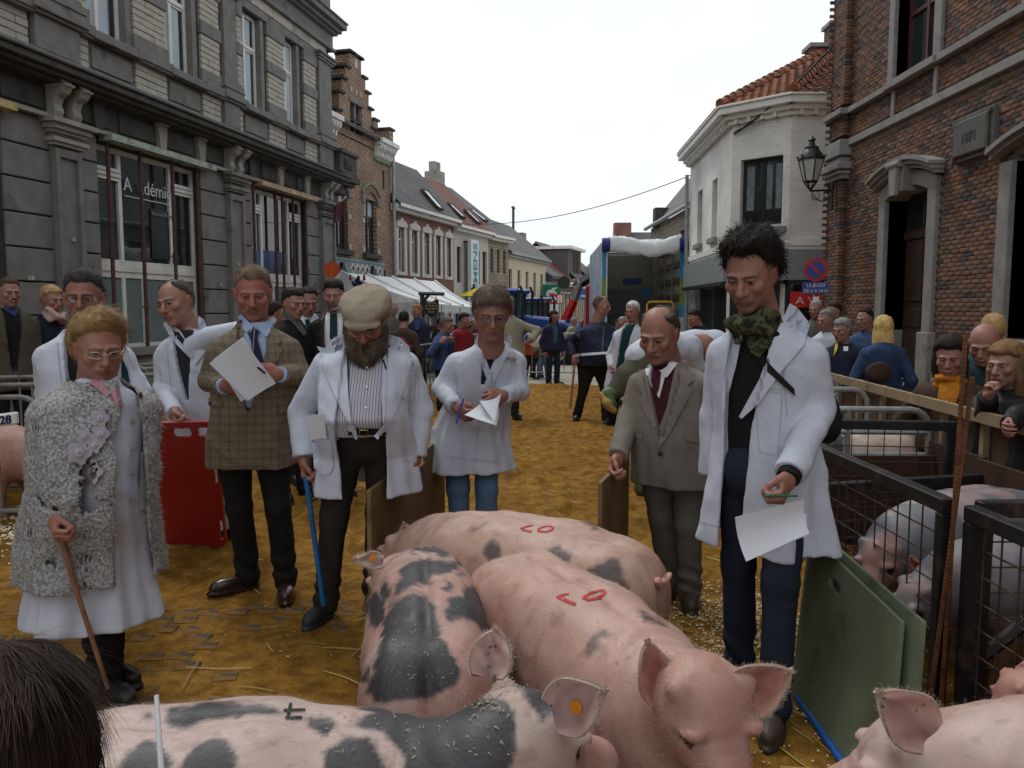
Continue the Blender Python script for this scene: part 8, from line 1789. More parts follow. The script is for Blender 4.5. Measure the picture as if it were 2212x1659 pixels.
# tweed jacket man
tweed=weave('tweed_check',(.20,.165,.115),(.05,.038,.03),(.17,.06,.05))
p=P4=person('man with moustache in brown checked tweed jacket holding white papers',4.35,(546,636),GJ,yaw=10,hyaw=16,pitch=.20,hs=1.16,neck=(552,706),hip=(545,950),w=1.16,dp=1.1,belly=.05,near=2,arms=dict(l=dict(e=(452,822,.04),h=(494,838,-.28),curl=.7,cuff=.92,dir=(.9,-.3,.1),pn=(0,1,.4)),r=dict(e=(648,812,.0),h=(588,808,-.30),curl=.75,cuff=.94,dir=(-.9,-.2,.1),pn=(0,1,-.2))),feet=((528,1262,-55),(618,1272,15)),q=dict(jaw=1.1,nose=1.1,fat=.2),skin=(.36,.15,.115),hair=dict(SH,front=43,top=.016,side=.006,quiff=.006,len=.03,mess=.08,flow=(.9,.5,-.2)),hc=(.11,.07,.045),hc2=(.24,.17,.11),strands=1500,tache=(.16,.12,.09),brows=(.12,.08,.06),under=(blues,{}),top=('tweed_jacket',tweed,dict(grow=.026,hem=-.22,flare=.02,famp=.004,open=[(.30,-.005,.005),(.42,-.03,.03),(.8,-.075,.075),(1.05,-.075,.075)])),legs=cloth('black_trousers',(.016,.014,.013)),shoes=mat('brown_loafer',(.035,.018,.014),.25,var=.3,bump=.05,spec=.6))
for pl in ([(512,694),(522,690),(530,760),(545,820),(538,835),(500,770),(512,752),(496,742)],[(586,690),(594,696),(610,735),(598,745),(612,752),(590,800),(562,850),(560,836),(580,760)]):patch(p,'jacket_lapel',pl,tweed,.014,.008,6)
for pl in ([(514,682),(522,680),(548,706),(540,722),(524,712)],[(590,684),(598,690),(576,730),(560,712),(556,706)]):patch(p,'shirt_collar',pl,blues,.014,.006,5)
tie=striped('striped_tie',(.015,.022,.055),(.30,.26,.2),.06,.07)
patch(p,'tie',[(534,716),(548,706),(560,716),(556,730),(572,790),(578,840),(560,850),(548,790),(542,735)],tie,.014,.006,5)
for pl in ([(450,860),(480,866),(480,880),(450,876)],[(600,878),(640,872),(640,886),(604,896)]):patch(p,'pocket_flap',pl,tweed,.010,.006,5)
patch(p,'button',[(536+4*math.cos(g),884+4*math.sin(g)) for g in np.linspace(0,6.28,9)[:-1]],blackc,.01,.006,3)
for s_ in (-1,1):a=p.A[s_];ax=(a['W']-a['E'])/np.linalg.norm(a['W']-a['E']);mb=MB();mb.tube([a['W']-ax*.06,a['W']+ax*.005],.043,12);mb.build('shirt_cuff',blues,p.root,True)
leaf('papers',[W(452,785,3.93),W(522,732,3.93),W(596,828,4.0),W(535,866,4.0)],M_paper,.012,label='white papers held by the man in tweed jacket, front sheet',cat='papers');leaf('papers',[W(462,776,3.96),W(525,728,3.96),W(590,832,4.03),W(520,868,4.03)],M_paper,.012,label='white papers held by the man in tweed jacket, rear sheet',cat='papers')
stick('pen',[W(555,792,3.98),W(572,806,3.96)],.005,blackc,'dark pen in the hand of the man in tweed jacket','pen')
# bearded man with cap
capm=weave('cap_check',(.33,.285,.21),(.19,.15,.115),(.27,.2,.15),.012,.006)
def flat_cap(p):
 def f(P):
  d=smin(ell(P,(0,.012,.070),(.102,.120,.050)),ell(P,(0,-.045,.064),(.085,.085,.036)),.03);d=smin(d,ell(P,(.02,.03,.088),(.07,.07,.03)),.03);d=np.maximum(d,-(P[:,2]-.040-.30*(P[:,1]+.05)*0-.12*P[:,1]))
  b=np.maximum(ell(P,(0,-.098,.040),(.076,.050,.020)),-(P[:,2]-.036));return smin(d,b,.008)-.005*vnoise(P,16,3)-.003*vnoise(P,34,5)
 V,F=surfnet(f,(-.13,-.17,0),(.13,.16,.14),.0055,.02);Vw=xf(V,p.HR,p.Hc,p.hs);p.meshes.append((Vw,F));obj('flat_cap',mesh_np('flat_cap',Vw,F,True),capm,p.root)
shirt=striped('striped_shirt',(.50,.47,.52),(.16,.14,.22),.0135,.24)
p=P5=person('grey bearded man in checked flat cap and open white coat, looking down',3.95,(790,690,-.10),GJ,yaw=4,hyaw=4,pitch=.50,hs=1.18,neck=(792,748),hip=(790,940),w=1.2,dp=1.25,belly=.16,near=2,arms=dict(l=dict(e=(650,890,.05),h=(660,1018,-.08),curl=.85,cuff=1,dir=(.1,-.2,-1)),r=dict(e=(908,890,.05),h=(893,1015,-.02),curl=.8,dir=(.1,-.1,-1))),feet=((700,1322,-15),(806,1290,10)),q=dict(fat=.3,nose=1.15),skin=(.35,.16,.11),hair=dict(SH,front=55,top=-.006,side=.022,nape=-60,amp=.008,len=.03,mess=.4,lift=.01,lift2=.012),hc=(.20,.18,.15),hc2=(.36,.33,.29),strands=1500,beard=dict(c=(.085,.062,.045),len=.065,tip=(.30,.27,.23)),glasses=dict(m=mat('gold_rim',(.5,.42,.3),.3,.8,bump=0),w=.021,h=.012,z=-.006),cup=flat_cap,brows=(.2,.17,.14),under=(shirt,dict(lo=.06,grow=-.004)),top=('white_coat',M_coat,dict(grow=.022,hem=-.62,flare=.05,famp=.010,folds=6,open=[(-1.6,-.07,.10),(-.35,-.10,.12),(.05,-.115,.12),(.5,-.10,.10),(1.05,-.09,.09)],sr=(.062,.056,.05))),legs=brownt,shoes=mat('grey_boot',(.03,.035,.035),.6,var=.3))
for pl in ([(704,752),(722,728),(742,722),(748,760),(752,850),(760,925),(735,880),(695,790),(698,770),(684,748)],[(838,722),(862,728),(884,748),(886,762),(892,775),(870,850),(845,915),(832,930),(836,850),(838,760)]):patch(p,'coat_lapel',pl,M_coat,.016,.008,6)
for pl in ([(744,730),(752,722),(754,800),(752,905),(746,900),(744,800)],[(834,720),(842,728),(842,790),(838,800)]):patch(p,'waistcoat_edge',pl,cloth('grey_waistcoat',(.06,.058,.055)),.012,.006,6)
for pl in ([(752,918),(764,918),(770,932),(772,950),(766,948),(760,934),(750,930)],[(832,918),(822,924),(808,942),(816,950),(826,936),(838,930)]):patch(p,'coat_tab',pl,M_coat,.030,.006,4)
patch(p,'belt',[(752,926),(834,926),(834,940),(752,940)],blackc,.010,.005,6);mb=MB();bk_=[(778,928),(796,928),(796,940),(778,940),(778,928)];mb.tube([hit(p.cbvh,*b)[0]-np.array([0,.018,0]) for b in bk_],.0028,5);mb.build('belt_buckle',mat('brass',(.5,.36,.12),.3,.9,bump=0),p.root)
for bu,bv in ((792,793),(792,836),(790,880)):patch(p,'button',[(bu+3*math.cos(g),bv+3*math.sin(g)) for g in np.linspace(0,6.28,9)[:-1]],M_tagw,.012,.004,2.5)
for pl in ([(675,952),(716,950),(720,1010),(712,1024),(690,1026),(678,1012)],[(866,800),(896,800),(894,866),(878,866),(868,856)]):patch(p,'coat_pocket',pl,M_coat,.008,.005,6);strokes(p.cbvh,p.root,'coat_seam',[pl+[pl[0]]],.0016,M_seam,.010)
leaf('papers',[W(660,900,3.66),W(700,897,3.64),(W(706,948,3.68)),W(672,952,3.70)],M_paper,.015,label='folded white papers sticking out of the bearded man coat pocket',cat='papers')
lettering(p,'A.W.E.P',882,787,26,8,.06,M_ink);stick('pen',[W(828,777,3.62),W(834,798,3.62)],.004,blackc,'dark pen clipped in the striped shirt pocket','pen')
strokes(p.cbvh,p.root,'coat_seam',[[(640,995),(690,997)],[(872,995),(905,997)],[(690,800),(686,870),(668,960)],[(900,790),(906,860)]],.0018,M_seam,.004)
stick('blue_stick',[W(659,1028,3.83),W(668,1080,3.83),W(684,1200,3.82),W(699,1308,3.80)],.0125,mat('blue_plastic2',(.015,.12,.30),.4,bump=0),'blue plastic stick held down by the bearded man')
# man reading papers, centre
p=P6=person('man with glasses in white coat and jeans reading papers in the middle of the ring',4.85,(1062,680,-.16),GJ,yaw=4,hyaw=4,pitch=.24,hs=1.22,neck=(1060,744),hip=(1018,925),hipD=.12,w=1.14,dp=1.1,near=2,arms=dict(l=dict(e=(955,838,.02),h=(995,893,-.25),curl=.8,cuff=.97,dir=(.7,-.2,-.3),pn=(.2,.8,.4)),r=dict(e=(1122,845,.0),h=(1076,858,-.28),curl=.8,cuff=.97,dir=(-.8,-.2,.1),pn=(-.1,.8,-.3))),feet=((996,1212,-10),(1050,1212,8)),q=dict(jaw=1.0,smile=.3),skin=(.36,.185,.14),hair=dict(SH,front=36,rec=-6,top=.028,side=.020,quiff=.004,nape=-58,amp=.006,freq=30,len=.04,mess=.15,flow=(.35,-.2,-1)),hc=(.075,.055,.04),hc2=(.17,.125,.09),strands=1900,glasses=dict(w=.023,h=.012,r=.0014),under=(navy,{}),top=('white_coat',M_coatb,dict(grow=.018,hem=-.48,flare=.08,famp=.006,open=[(.55,-.01,.01),(1.05,-.055,.055)])),legs=jeans)
for pl in ([(1026,735),(1032,722),(1040,745),(1062,812),(1058,838),(1040,790),(1028,765)],[(1098,720),(1106,728),(1104,752),(1080,800),(1062,835),(1064,812),(1086,765)]):patch(p,'coat_lapel',pl,M_coatb,.016,.007,6)
lettering(p,'A.W.E.P',1101,776,26,9,.28,M_ink)
patch(p,'coat_belt',[(978,846),(1030,854),(1030,876),(974,866)],M_coatb,.009,.006,6);patch(p,'coat_pocket',[(1075,780),(1118,790),(1112,850),(1070,838)],M_coatb,.006,.004,7)
strokes(p.cbvh,p.root,'coat_seam',[[(1062,835),(1040,880),(1030,950),(1024,1000)],[(1075,780),(1118,790)],[(960,985),(1080,1000)],[(985,800),(988,850)],[(1070,960),(1086,975),(1060,1000)]],.0018,M_seam,.005)
for bu in (994,1000):patch(p,'button',[(bu+2*math.cos(g),861+2*math.sin(g)) for g in np.linspace(0,6.28,8)[:-1]],mat('button_pale',(.5,.42,.36),.4),.018,.004,2)
leaf('papers',[W(1003,896,4.50),W(1052,858,4.62),W(1080,880,4.62),W(1072,919,4.44)],M_paper,.012,label='white paper sheets held open by the man with glasses, lower sheet',cat='papers');leaf('papers',[W(1036,866,4.52),W(1082,850,4.48),W(1068,918,4.42),W(1052,890,4.46)],M_paper,.03,label='curled white top sheet held by the man with glasses',cat='papers')
stick('pen',[W(1001,862,4.5),W(992,890,4.47),W(986,915,4.44)],.0055,mat('pen_blue',(.02,.04,.35),.4,bump=0),'blue ballpoint pen in the hand of the man with glasses','pen')
# grey suit
suit=cloth('grey_suit',(.20,.175,.145),.45)
p=P7=person('balding man in grey brown suit with burgundy pullover, looking down at the pigs',4.25,(1424,722,-.06),GJ,yaw=-28,hyaw=-32,pitch=.36,hs=1.20,neck=(1448,788),hip=(1455,1000),w=1.10,dp=1.1,belly=.05,near=2,arms=dict(l=dict(e=(1358,905,.02),h=(1328,1010,-.22),curl=.8,cuff=.98,dir=(-.3,-.3,-.9)),r=dict(e=(1545,905,.1),h=(1560,1010,.1),hide=True)),feet=((1446,1268,-20),(1490,1292,-10)),q=dict(fat=.25,nose=1.25,jaw=1.05),skin=(.38,.185,.135),hair=dict(SH,top=.007,side=.008,front=60,bald=46,baldphi=78,len=.018,grey=(.10,.09,.085)),hc=(.05,.04,.035),strands=900,tache=(.28,.22,.18),brows=(.07,.05,.04),under=(cloth('burgundy_knit',(.055,.012,.018)),{}),top=('suit_jacket',suit,dict(grow=.026,hem=-.20,flare=.02,famp=.004,open=[(.30,-.005,.01),(.8,-.075,.075),(1.05,-.08,.08)])),legs=cloth('grey_trousers',(.13,.115,.098),.4),shoes=mat('brown_shoe',(.05,.035,.028),.5))
for pl in ([(1372,806),(1384,794),(1396,850),(1418,912),(1414,930),(1380,868),(1388,850),(1374,838)],[(1462,776),(1476,784),(1500,820),(1486,832),(1496,842),(1450,930),(1420,975),(1418,940),(1440,880)]):patch(p,'jacket_lapel',pl,suit,.014,.008,6)
for pl in ([(1394,796),(1402,786),(1412,794),(1406,814),(1396,810)],[(1452,770),(1464,766),(1464,784),(1440,816),(1424,802),(1440,792)]):patch(p,'shirt_collar',pl,M_tagw,.016,.006,5)
patch(p,'shirt_front',[(1396,798),(1440,800),(1424,860),(1404,830)],M_tagw,.010,.004,5);patch(p,'tie',[(1408,800),(1420,796),(1428,804),(1424,840),(1414,860),(1406,820)],cloth('wine_tie',(.06,.012,.018)),.018,.006,4)
for pl in ([(1424,928),(1436,930),(1434,940),(1424,938)],[(1422,976),(1432,978),(1430,986),(1420,984)]):patch(p,'button',pl,mat('horn',(.05,.035,.025),.4),.010,.006,3)
for pl in ([(1372,925),(1388,930),(1388,950),(1374,946)],[(1478,928),(1510,932),(1508,956),(1480,952)]):patch(p,'pocket_flap',pl,suit,.009,.006,5)
# tall dark haired man
camo=blot('camo_scarf',[(.008,.010,.009),(.025,.030,.02),(.10,.105,.05),(.02,.022,.016)],26,bump=.3)
p=P8=person('tall man with curly dark hair and camouflage scarf in open white coat, holding papers',3.22,(1622,592,-.06),GJ,yaw=-38,hyaw=-36,pitch=.38,hs=1.17,neck=(1652,700),hip=(1655,1015),w=1.10,dp=1.0,near=2,arms=dict(l=dict(e=(1545,900,.15),h=(1535,1060,.15),hide=True),r=dict(e=(1768,885,-.10),h=(1690,1060,-.40),curl=.95,thumb=.8,cuff=.955,dir=(-.35,-.35,-.85))),feet=((1592,1452,-40),(1672,1556,-25)),q=dict(jaw=1.0,nose=1.1),skin=(.37,.19,.14),hair=dict(top=.042,side=.024,front=46,rec=8,nape=-50,amp=.014,freq=30,curl=1,len=.02,mess=.7,lift=.005,lift2=.004,sw=.0010),hc=(.007,.005,.005),hc2=(.022,.016,.013),strands=3800,stub=.35,brows=(.02,.015,.012),under=(blackc,dict(lo=-.1)),top=('white_coat',M_coat,dict(grow=.020,hem=-.52,flare=.07,famp=.014,folds=5,open=[(-1.5,-.12,-.02),(-.2,-.13,-.03),(.3,-.13,-.01),(.7,-.11,.05),(1.05,-.09,.08)],sr=(.06,.055,.05))),legs=cloth('dark_denim',(.018,.023,.038),.5),shoes=mat('brown_shoe',(.05,.035,.028),.5))
for pl in ([(1590,705),(1600,690),(1604,720),(1590,790),(1572,860),(1560,900),(1556,860),(1572,780)],[(1706,655),(1722,664),(1750,700),(1736,745),(1690,800),(1640,870),(1602,905),(1596,900),(1640,820),(1672,730)]):patch(p,'coat_lapel',pl,M_coat,.018,.009,7)
patch(p,'coat_collar',[(1690,640),(1712,632),(1740,660),(1738,684),(1716,680),(1700,672)],M_coat,.030,.008,5)
def scarf_ring(p,c,n,r,th,m,par,seed=0):
 n=np.array(n,float);n/=np.linalg.norm(n);a=np.cross(n,(0,0,1));a=a/np.linalg.norm(a) if np.linalg.norm(a)>.1 else np.array([1.,0,0]);b=np.cross(n,a)
 def f(P):
  q=P-c;h=q@n;rr=np.sqrt((q@a)**2+((q@b)/.92)**2);an=np.arctan2(q@b,q@a);return np.sqrt((rr-r)**2+(h*.72)**2)-th-.010*np.sin(an*2+h*70+seed)-.008*np.sin(an*3-h*45)-.006*vnoise(P,25,3)
 V,F=surfnet(f,c-.2,c+.2,.0075,.03);p.meshes.append((V,F));return obj('scarf',mesh_np('scarf',V,F,True),m,par)
scarf_ring(p,W(1632,708,3.16),(.1,.3,1),.074,.036,camo,p.root)
patch(p,'scarf_end',[(1612,700),(1660,690),(1668,740),(1640,772),(1622,762),(1610,730)],camo,.030,.02,6)
strap=cloth('bag_strap',(.012,.014,.013),.2);patch(p,'bag_strap',[(1610,712),(1626,738),(1666,790),(1716,840),(1718,856),(1656,802),(1614,750),(1606,726)],strap,.020,.006,6)
for pl in ([(1650,775),(1696,790),(1690,842),(1650,838)],[(1632,840),(1690,850),(1680,985),(1640,975)]):strokes(p.cbvh,p.root,'coat_seam',[pl+[pl[0]]],.0016,M_seam,.004)
strokes(p.cbvh,p.root,'coat_seam',[[(1712,690),(1690,780),(1700,900)],[(1690,1018),(1755,1030)],[(1490,1120),(1560,1140)]],.0018,M_seam,.004);patch(p,'pocket_pen',[(1622,842),(1626,842),(1626,858),(1621,858)],blackc,.010,.005,3)
lettering(p,'A.W.E.P',1660,770,26,10,.2,M_ink);a=p.A[1];ax=(a['W']-a['E'])/np.linalg.norm(a['W']-a['E']);mb=MB();mb.tube([a['W']-ax*.08,a['W']+ax*.012],[.047,.043],14);mb.build('sleeve_cuff',blackc,p.root,True)
leaf('papers',[W(1588,1117,2.76),W(1738,1078,2.80),W(1748,1152,2.78),W(1612,1213,2.73)],M_paper,.02,label='white papers held down by the tall man, upper sheet',cat='papers',axis=1);leaf('papers',[W(1600,1150,2.78),W(1742,1110,2.83),W(1744,1158,2.81),W(1610,1208,2.77)],M_paper,.012,label='white papers held down by the tall man, lower sheet',cat='papers')
stick('pen',[W(1650,1071,2.74),W(1722,1071,2.76)],.004,mat('pen_green',(.02,.14,.09),.4,bump=0),'green pen across the papers in the tall man hand','pen')
def bag(nm,c,r,m,label,cat='bag'):
 V,F=surfnet( lambda P:ell(P,(0,0,0),r)-.012*vnoise(P,9,3),-np.array(r)-.03,np.array(r)+.03,.012,.03);o=obj(nm,mesh_np(nm,V+c,F,True),m);tag(o,label,cat);return o
bag('shoulder_bag',W(1785,905,3.35),(.06,.09,.11),strap,'black shoulder bag hanging behind the tall man in white coat')
# ------------------------------------------------------------------ farther figures and spectators
HB=dict(top=.022,side=.016,front=34);HL=dict(top=.022,side=.02,front=34,nape=-60,extra=(((0,.05,-.06),(.085,.065,.12)),((.078,.0,-.05),(.024,.035,.09))));HLL=dict(HL,extra=(((0,.055,-.10),(.09,.06,.20)),((.074,.0,-.11),(.028,.035,.16))));BLD=dict(top=.004,side=.006,front=60,bald=40,baldphi=175)
blk,gry,brn,bei,dnm,teal_=[cloth('c_'+n,c) for n,c in (('black',(.013,.013,.016)),('grey',(.10,.10,.095)),('brown',(.06,.035,.025)),('beige',(.30,.27,.21)),('denim',(.045,.085,.17)),('teal',(.015,.06,.075)))]
oliv=cloth('c_olive',(.075,.065,.045));leather=cloth('c_leather',(.016,.015,.016),.6,.35);redc=cloth('c_red',(.20,.015,.02));orng=cloth('c_orange',(.36,.05,.015));bluj=cloth('c_bluejacket',(.04,.065,.16))
DK,GR,BL,RD=(.018,.013,.011),(.20,.19,.18),(.30,.20,.09),(.20,.09,.04)
def crowd(label,u,vt,D,yaw,m,hair,hc,group,H=1.0,pitch=.12,hs=1.03,near=0,topk=None,arms=None,hip=None,**k):
 a=arms or {}
 return person(label,D,(u,vt+.128*hs*FOC/D),group,yaw=yaw,pitch=pitch,hs=hs,hair=hair,hc=hc,near=near,arms=a,hip=hip,top=(k.pop('kind','jacket'),m,dict(dict(grow=.03,hem=-.18,flare=.02,famp=.005),**(topk or {}))),**k)
GL,GC,GRR='spectators and helpers by the left pens','people in the square behind the ring','spectators behind the wooden rail on the right'
UV=dict(open=[(.1,-.02,.02),(.6,-.06,.06),(1.05,-.07,.07)])
p=crowd('man with moustache in olive jacket over black pullover, at the left edge',20,600,7.1,50,oliv,dict(SH,front=44),(.05,.035,.025),GL,under=(blk,{}),topk=UV,tache=(.09,.06,.045),skin=SKIN,near=1,q=dict(smile=.9,fat=.2),w=1.15)
patch(p,'plaid_collar',[(8,650),(36,664),(40,672),(32,684),(10,668)],bluj,.02,.01,6)
p=crowd('blonde woman in navy coat with patterned pale scarf, beside the moustached man',112,618,7.5,62,navy,HB,BL,GL,near=1,skin=SKIN);scarf_ring(p,W(118,682,7.45),(.4,.2,1),.075,.035,blot('floral_scarf',[(.12,.10,.09),(.40,.34,.28),(.42,.2,.2),(.5,.46,.4)],45),p.root)
crowd('dark haired woman with bun in brown coat seen from behind, left of the young man',594,652,9.5,130,brn,dict(HB,extra=(((0,.11,.06),(.045,.045,.045)),)),DK,GL)
p=crowd('boy with short dark hair in black hooded jacket looking right',634,622,6.6,48,blk,dict(SH,front=36,top=.018),DK,GL,near=1,skin=SKIN);patch(p,'hood_edge',[(612,672),(640,682),(664,720),(656,726),(630,694),(608,682)],gry,.02,.01,6)
p=crowd('dark man with glasses in white coat and green tie, looking down',666,620,7.3,28,M_coatb,dict(SH,front=52),DK,GL,pitch=.35,near=1,skin=SKIN,glasses={},under=(M_tagw,{}),topk=UV);patch(p,'tie',[(658,690),(668,690),(684,745),(670,745)],M_dgreen,.02,.008,6)
p=crowd('young bearded man in black jacket, white shirt and dark tie',721,605,6.7,6,leather,dict(SH,front=34,top=.024),DK,GL,near=1,stub=.8,skin=SKIN,under=(M_tagw,{}),topk=dict(open=[(.05,-.05,.05),(.6,-.075,.075),(1.05,-.08,.08)]));patch(p,'tie',[(713,668),(721,664),(728,669),(729,730),(720,740),(712,730)],M_dgreen,.02,.008,6)
crowd('bald man in grey coat standing before the marquee',848,649,13.8,55,gry,BLD,(.1,.08,.06),GC,topk=dict(hem=-.7))
p=crowd('dark haired figure seen from behind with a red rucksack',873,672,12.6,172,brn,SH,DK,GC);bag('rucksack',p.N+np.array([-.02,-.22,-.32]),(.15,.10,.20),redc,'red rucksack on the back of the dark haired figure','rucksack')
p=crowd('red haired man in dark navy overcoat with blue scarf',901,657,14.2,-28,navy,SH,RD,GC,topk=dict(hem=-.75));patch(p,'scarf',[(893,684),(908,684),(906,712),(897,714)],bluj,.03,.02,5)
crowd('grey haired woman in blue jacket leaning on the barrier',966,684,12.4,62,bluj,HB,(.09,.085,.08),GC,pitch=.2,arms=dict(r=dict(h=(975,730,-.3)),l=dict(h=(958,732,-.35))))
crowd('dark haired man in red jacket by the marquee pole',1004,676,14.6,50,redc,HB,DK,GC)
crowd('man in beige jacket standing behind the man reading papers',1098,640,11.5,10,bei,SH,GR,GC,w=1.15,arms=dict(r=dict(e=(1162,715,.1),h=(1140,742,-.1))))
p=crowd('woman with dark bob and sunglasses in navy cardigan and blue top',1197,671,17.2,28,navy,HL,DK,GC,glasses=dict(w=.024,h=.018),under=(cloth('blue_top',(.05,.09,.17)),{}),topk=dict(open=[(.0,-.06,.06),(1.05,-.08,.08)]),legs=cloth('dark_denim',(.018,.023,.038)))
CH=dict(hs=.84,w=.62,dp=.72)
p=crowd('small child in orange jacket behind the bright barrier',1145,714,18.9,20,orng,SH,DK,GC,**CH);p=crowd('small child in beige jacket holding a white balloon',1174,708,19.0,0,bei,SH,(.05,.03,.02),GC,legs=jeans,arms=dict(l=dict(h=(1168,742,-.3))),**CH)
crowd('third small child mostly hidden behind the other two',1159,703,19.5,0,blk,SH,DK,GC,**CH)
o=bag('balloon',W(1158,732,18.2),(.185,.185,.20),mat('balloon_white',(.68,.66,.62),.3,var=.02,bump=0),'white balloon held in front of the small child in beige','balloon')
crowd('man in dark jacket far under the marquee',953,688,19.5,70,blk,SH,DK,GC);crowd('bald man in dark jacket over red shirt under the marquee',1026,688,20.5,40,blk,BLD,(.1,.08,.06),GC,under=(redc,{}),topk=UV)
p=P9=person('large man in navy zip jacket leaning on a cane, looking right',11.3,(1300,661),GC,yaw=32,hyaw=58,pitch=.1,hs=1.18,neck=(1292,700),hip=(1284,790),w=1.5,dp=1.55,belly=.22,near=1,arms=dict(l=dict(e=(1232,735,.1),h=(1240,778,-.2),curl=.9),r=dict(e=(1335,735,.1),h=(1330,765,.0))),feet=((1246,903,-10),(1310,908,10)),q=dict(fat=.8),skin=SKIN,hair=dict(SH,front=70,bald=64,baldphi=95),hc=(.10,.065,.045),glasses={},top=('zip_jacket',navy,dict(grow=.03,hem=.02,flare=.0,famp=.003)),legs=cloth('black_trousers',(.016,.014,.013)))
patch(p,'waistband',[(1243,764),(1334,758),(1334,763),(1243,770)],M_tagw,.03,.01,6);patch(p,'zip',[(1303,706),(1306,706),(1302,762),(1299,762)],gry,.02,.01,5);patch(p,'badge',[(1230+14,722),(1252,718),(1255,728),(1248,732)],gry,.02,.01,4)
for pl in ([(1250,766),(1262,766),(1262,769),(1250,769)],):patch(p,'cuff_stripe',pl,M_tagw,.03,.01,5)
stick('cane',[W(1243,770,11.0),W(1232,880,11.0)],.016,mat('cane_wood',(.26,.13,.08),.5,var=.3,scale=12),'wooden cane held by the large man in navy jacket','cane')
p=person('white haired man in long white coat with green pullover, beside the large man',10.6,(1366,673),GC,yaw=-25,hyaw=-30,hs=1.1,neck=(1364,704),hip=(1350,800),near=1,arms=dict(l=dict(h=(1322,802,-.1)),r=dict(h=(1400,800,.1))),feet=((1322,914,-40),(1345,916,-20)),hair=dict(SH,top=.012),hc=(.42,.42,.42),under=(M_dgreen,{}),top=('white_coat',M_coatb,dict(grow=.035,hem=-.65,flare=.08,open=[(-1,-.09,.03),(.2,-.09,.02),(1.05,-.08,.07)])),legs=blk)
lettering(p,'A.W.E.P',1383,739,10,4,.1,M_ink)
# the man bending over with one leg swung up
b_=W(1390,900,6.6)*np.array([1,1,0]);r_=empty('person',b_,'bending man in white coat with one green boot lifted, behind the grey suit','person',GC);w_= lambda u,v,d=0:W(u,v,6.6+d)
def part(nm,pts,rad,m,k=.03,nz=.006):
 pts=[np.array(x) for x in pts];lo,hi=np.min(pts,0)-max(rad)-.03,np.max(pts,0)+max(rad)+.03;V,F=surfnet( lambda P:chain(P,pts,rad,k)-nz*vnoise(P,11,3)-nz*.5*vnoise(P,24,4),lo,hi,.013,.03);return obj(nm,mesh_np(nm,V,F,True),m,r_)
gtr=cloth('green_grey_trousers',(.085,.08,.055));bootg=mat('green_boot',(.06,.09,.03),.5,var=.3)
part('body',[w_(1395,765,.2),w_(1470,760,.45),w_(1500,775,.5)],[.11,.08,.09],cloth('skin_tone',(.33,.17,.12)));part('white_coat',[w_(1380,770),w_(1420,756,.2),w_(1480,756,.45),w_(1500,790,.5)],[.12,.15,.15,.1],M_coatb)
part('trousers',[w_(1392,790),w_(1355,815,-.05),w_(1332,842,-.08)],[.15,.105,.078],gtr);part('trousers',[w_(1400,800,.15),w_(1402,850,.2),w_(1400,912,.2)],[.14,.09,.07],gtr);part('boot',[w_(1328,846,-.1),w_(1310,856,-.1),w_(1322,876,-.16)],[.06,.055,.048],bootg);part('boot',[w_(1400,912,.2),b_+np.array([0,.1,.05])],[.07,.06],bootg)
M_sole=mat('boot_sole',(.34,.20,.05),.7);r_=r_;part('boot_sole',[w_(1300,853,-.12),w_(1312,872,-.17),w_(1328,888,-.2)],[.03,.034,.028],M_sole)
b_=W(1500,905,7.4)*np.array([1,1,0]);r_=empty('person',b_,'blond man in white coat bent double behind the grey suit and tall man','person',GC);w_= lambda u,v,d=0:W(u,v,7.4+d)
part('body',[w_(1440,735),w_(1470,740),w_(1520,745)],[.09,.08,.1],cloth('skin_tone',(.33,.17,.12)));part('hair',[w_(1430,724,.02),w_(1446,726,.02)],[.085,.08],mat('blond_hair',(.3,.2,.09),.6));part('white_coat',[w_(1455,740,.1),w_(1500,738,.1),w_(1545,742,.1),w_(1560,800,.1)],[.09,.11,.12,.12],M_coatb);part('trousers',[w_(1555,800,.1),w_(1550,900,.1),b_+np.array([.25,.1,.05])],[.14,.1,.07],gry)
crowd('dark haired man in black jacket bending by the grey shopfront',1499,668,11.8,-60,blk,SH,DK,GC,pitch=.4,skin=SKIN);crowd('grey haired man in dark coat between the two men at the truck',1344,684,16,-10,blk,SH,GR,GC);crowd('bald man half hidden behind the white haired man',1358,678,14.5,-20,gry,BLD,GR,GC)
FC=[blk,navy,gry,brn,bei,dnm,oliv,redc,bluj]
for i,(u,vt,D) in enumerate(((1070,690,24),(1086,686,25),(1180,690,28),(1226,690,27),(1240,686,26),(1256,690,30),(1216,694,31),(1270,688,33),(1405,690,23),(1336,690,22))):
 crowd(('figure in %s far off among the crowd, %s'%(('black','navy','grey','brown','beige','denim','olive','red','blue','black')[i],('by the tent pole','by the tractor wheel','behind the bob haired woman','left of the navy jacket','close behind the navy jacket','by the crane foot','beyond the tractors','beside the truck','under the tail lift','below the box opening')[i])),u,vt,D,(40,-60,20,170,60,-30,10,150,-80,30)[i],FC[i%9],(SH,HB,BLD)[i%3],(DK,GR,RD)[i%3],'crowd far down the street')
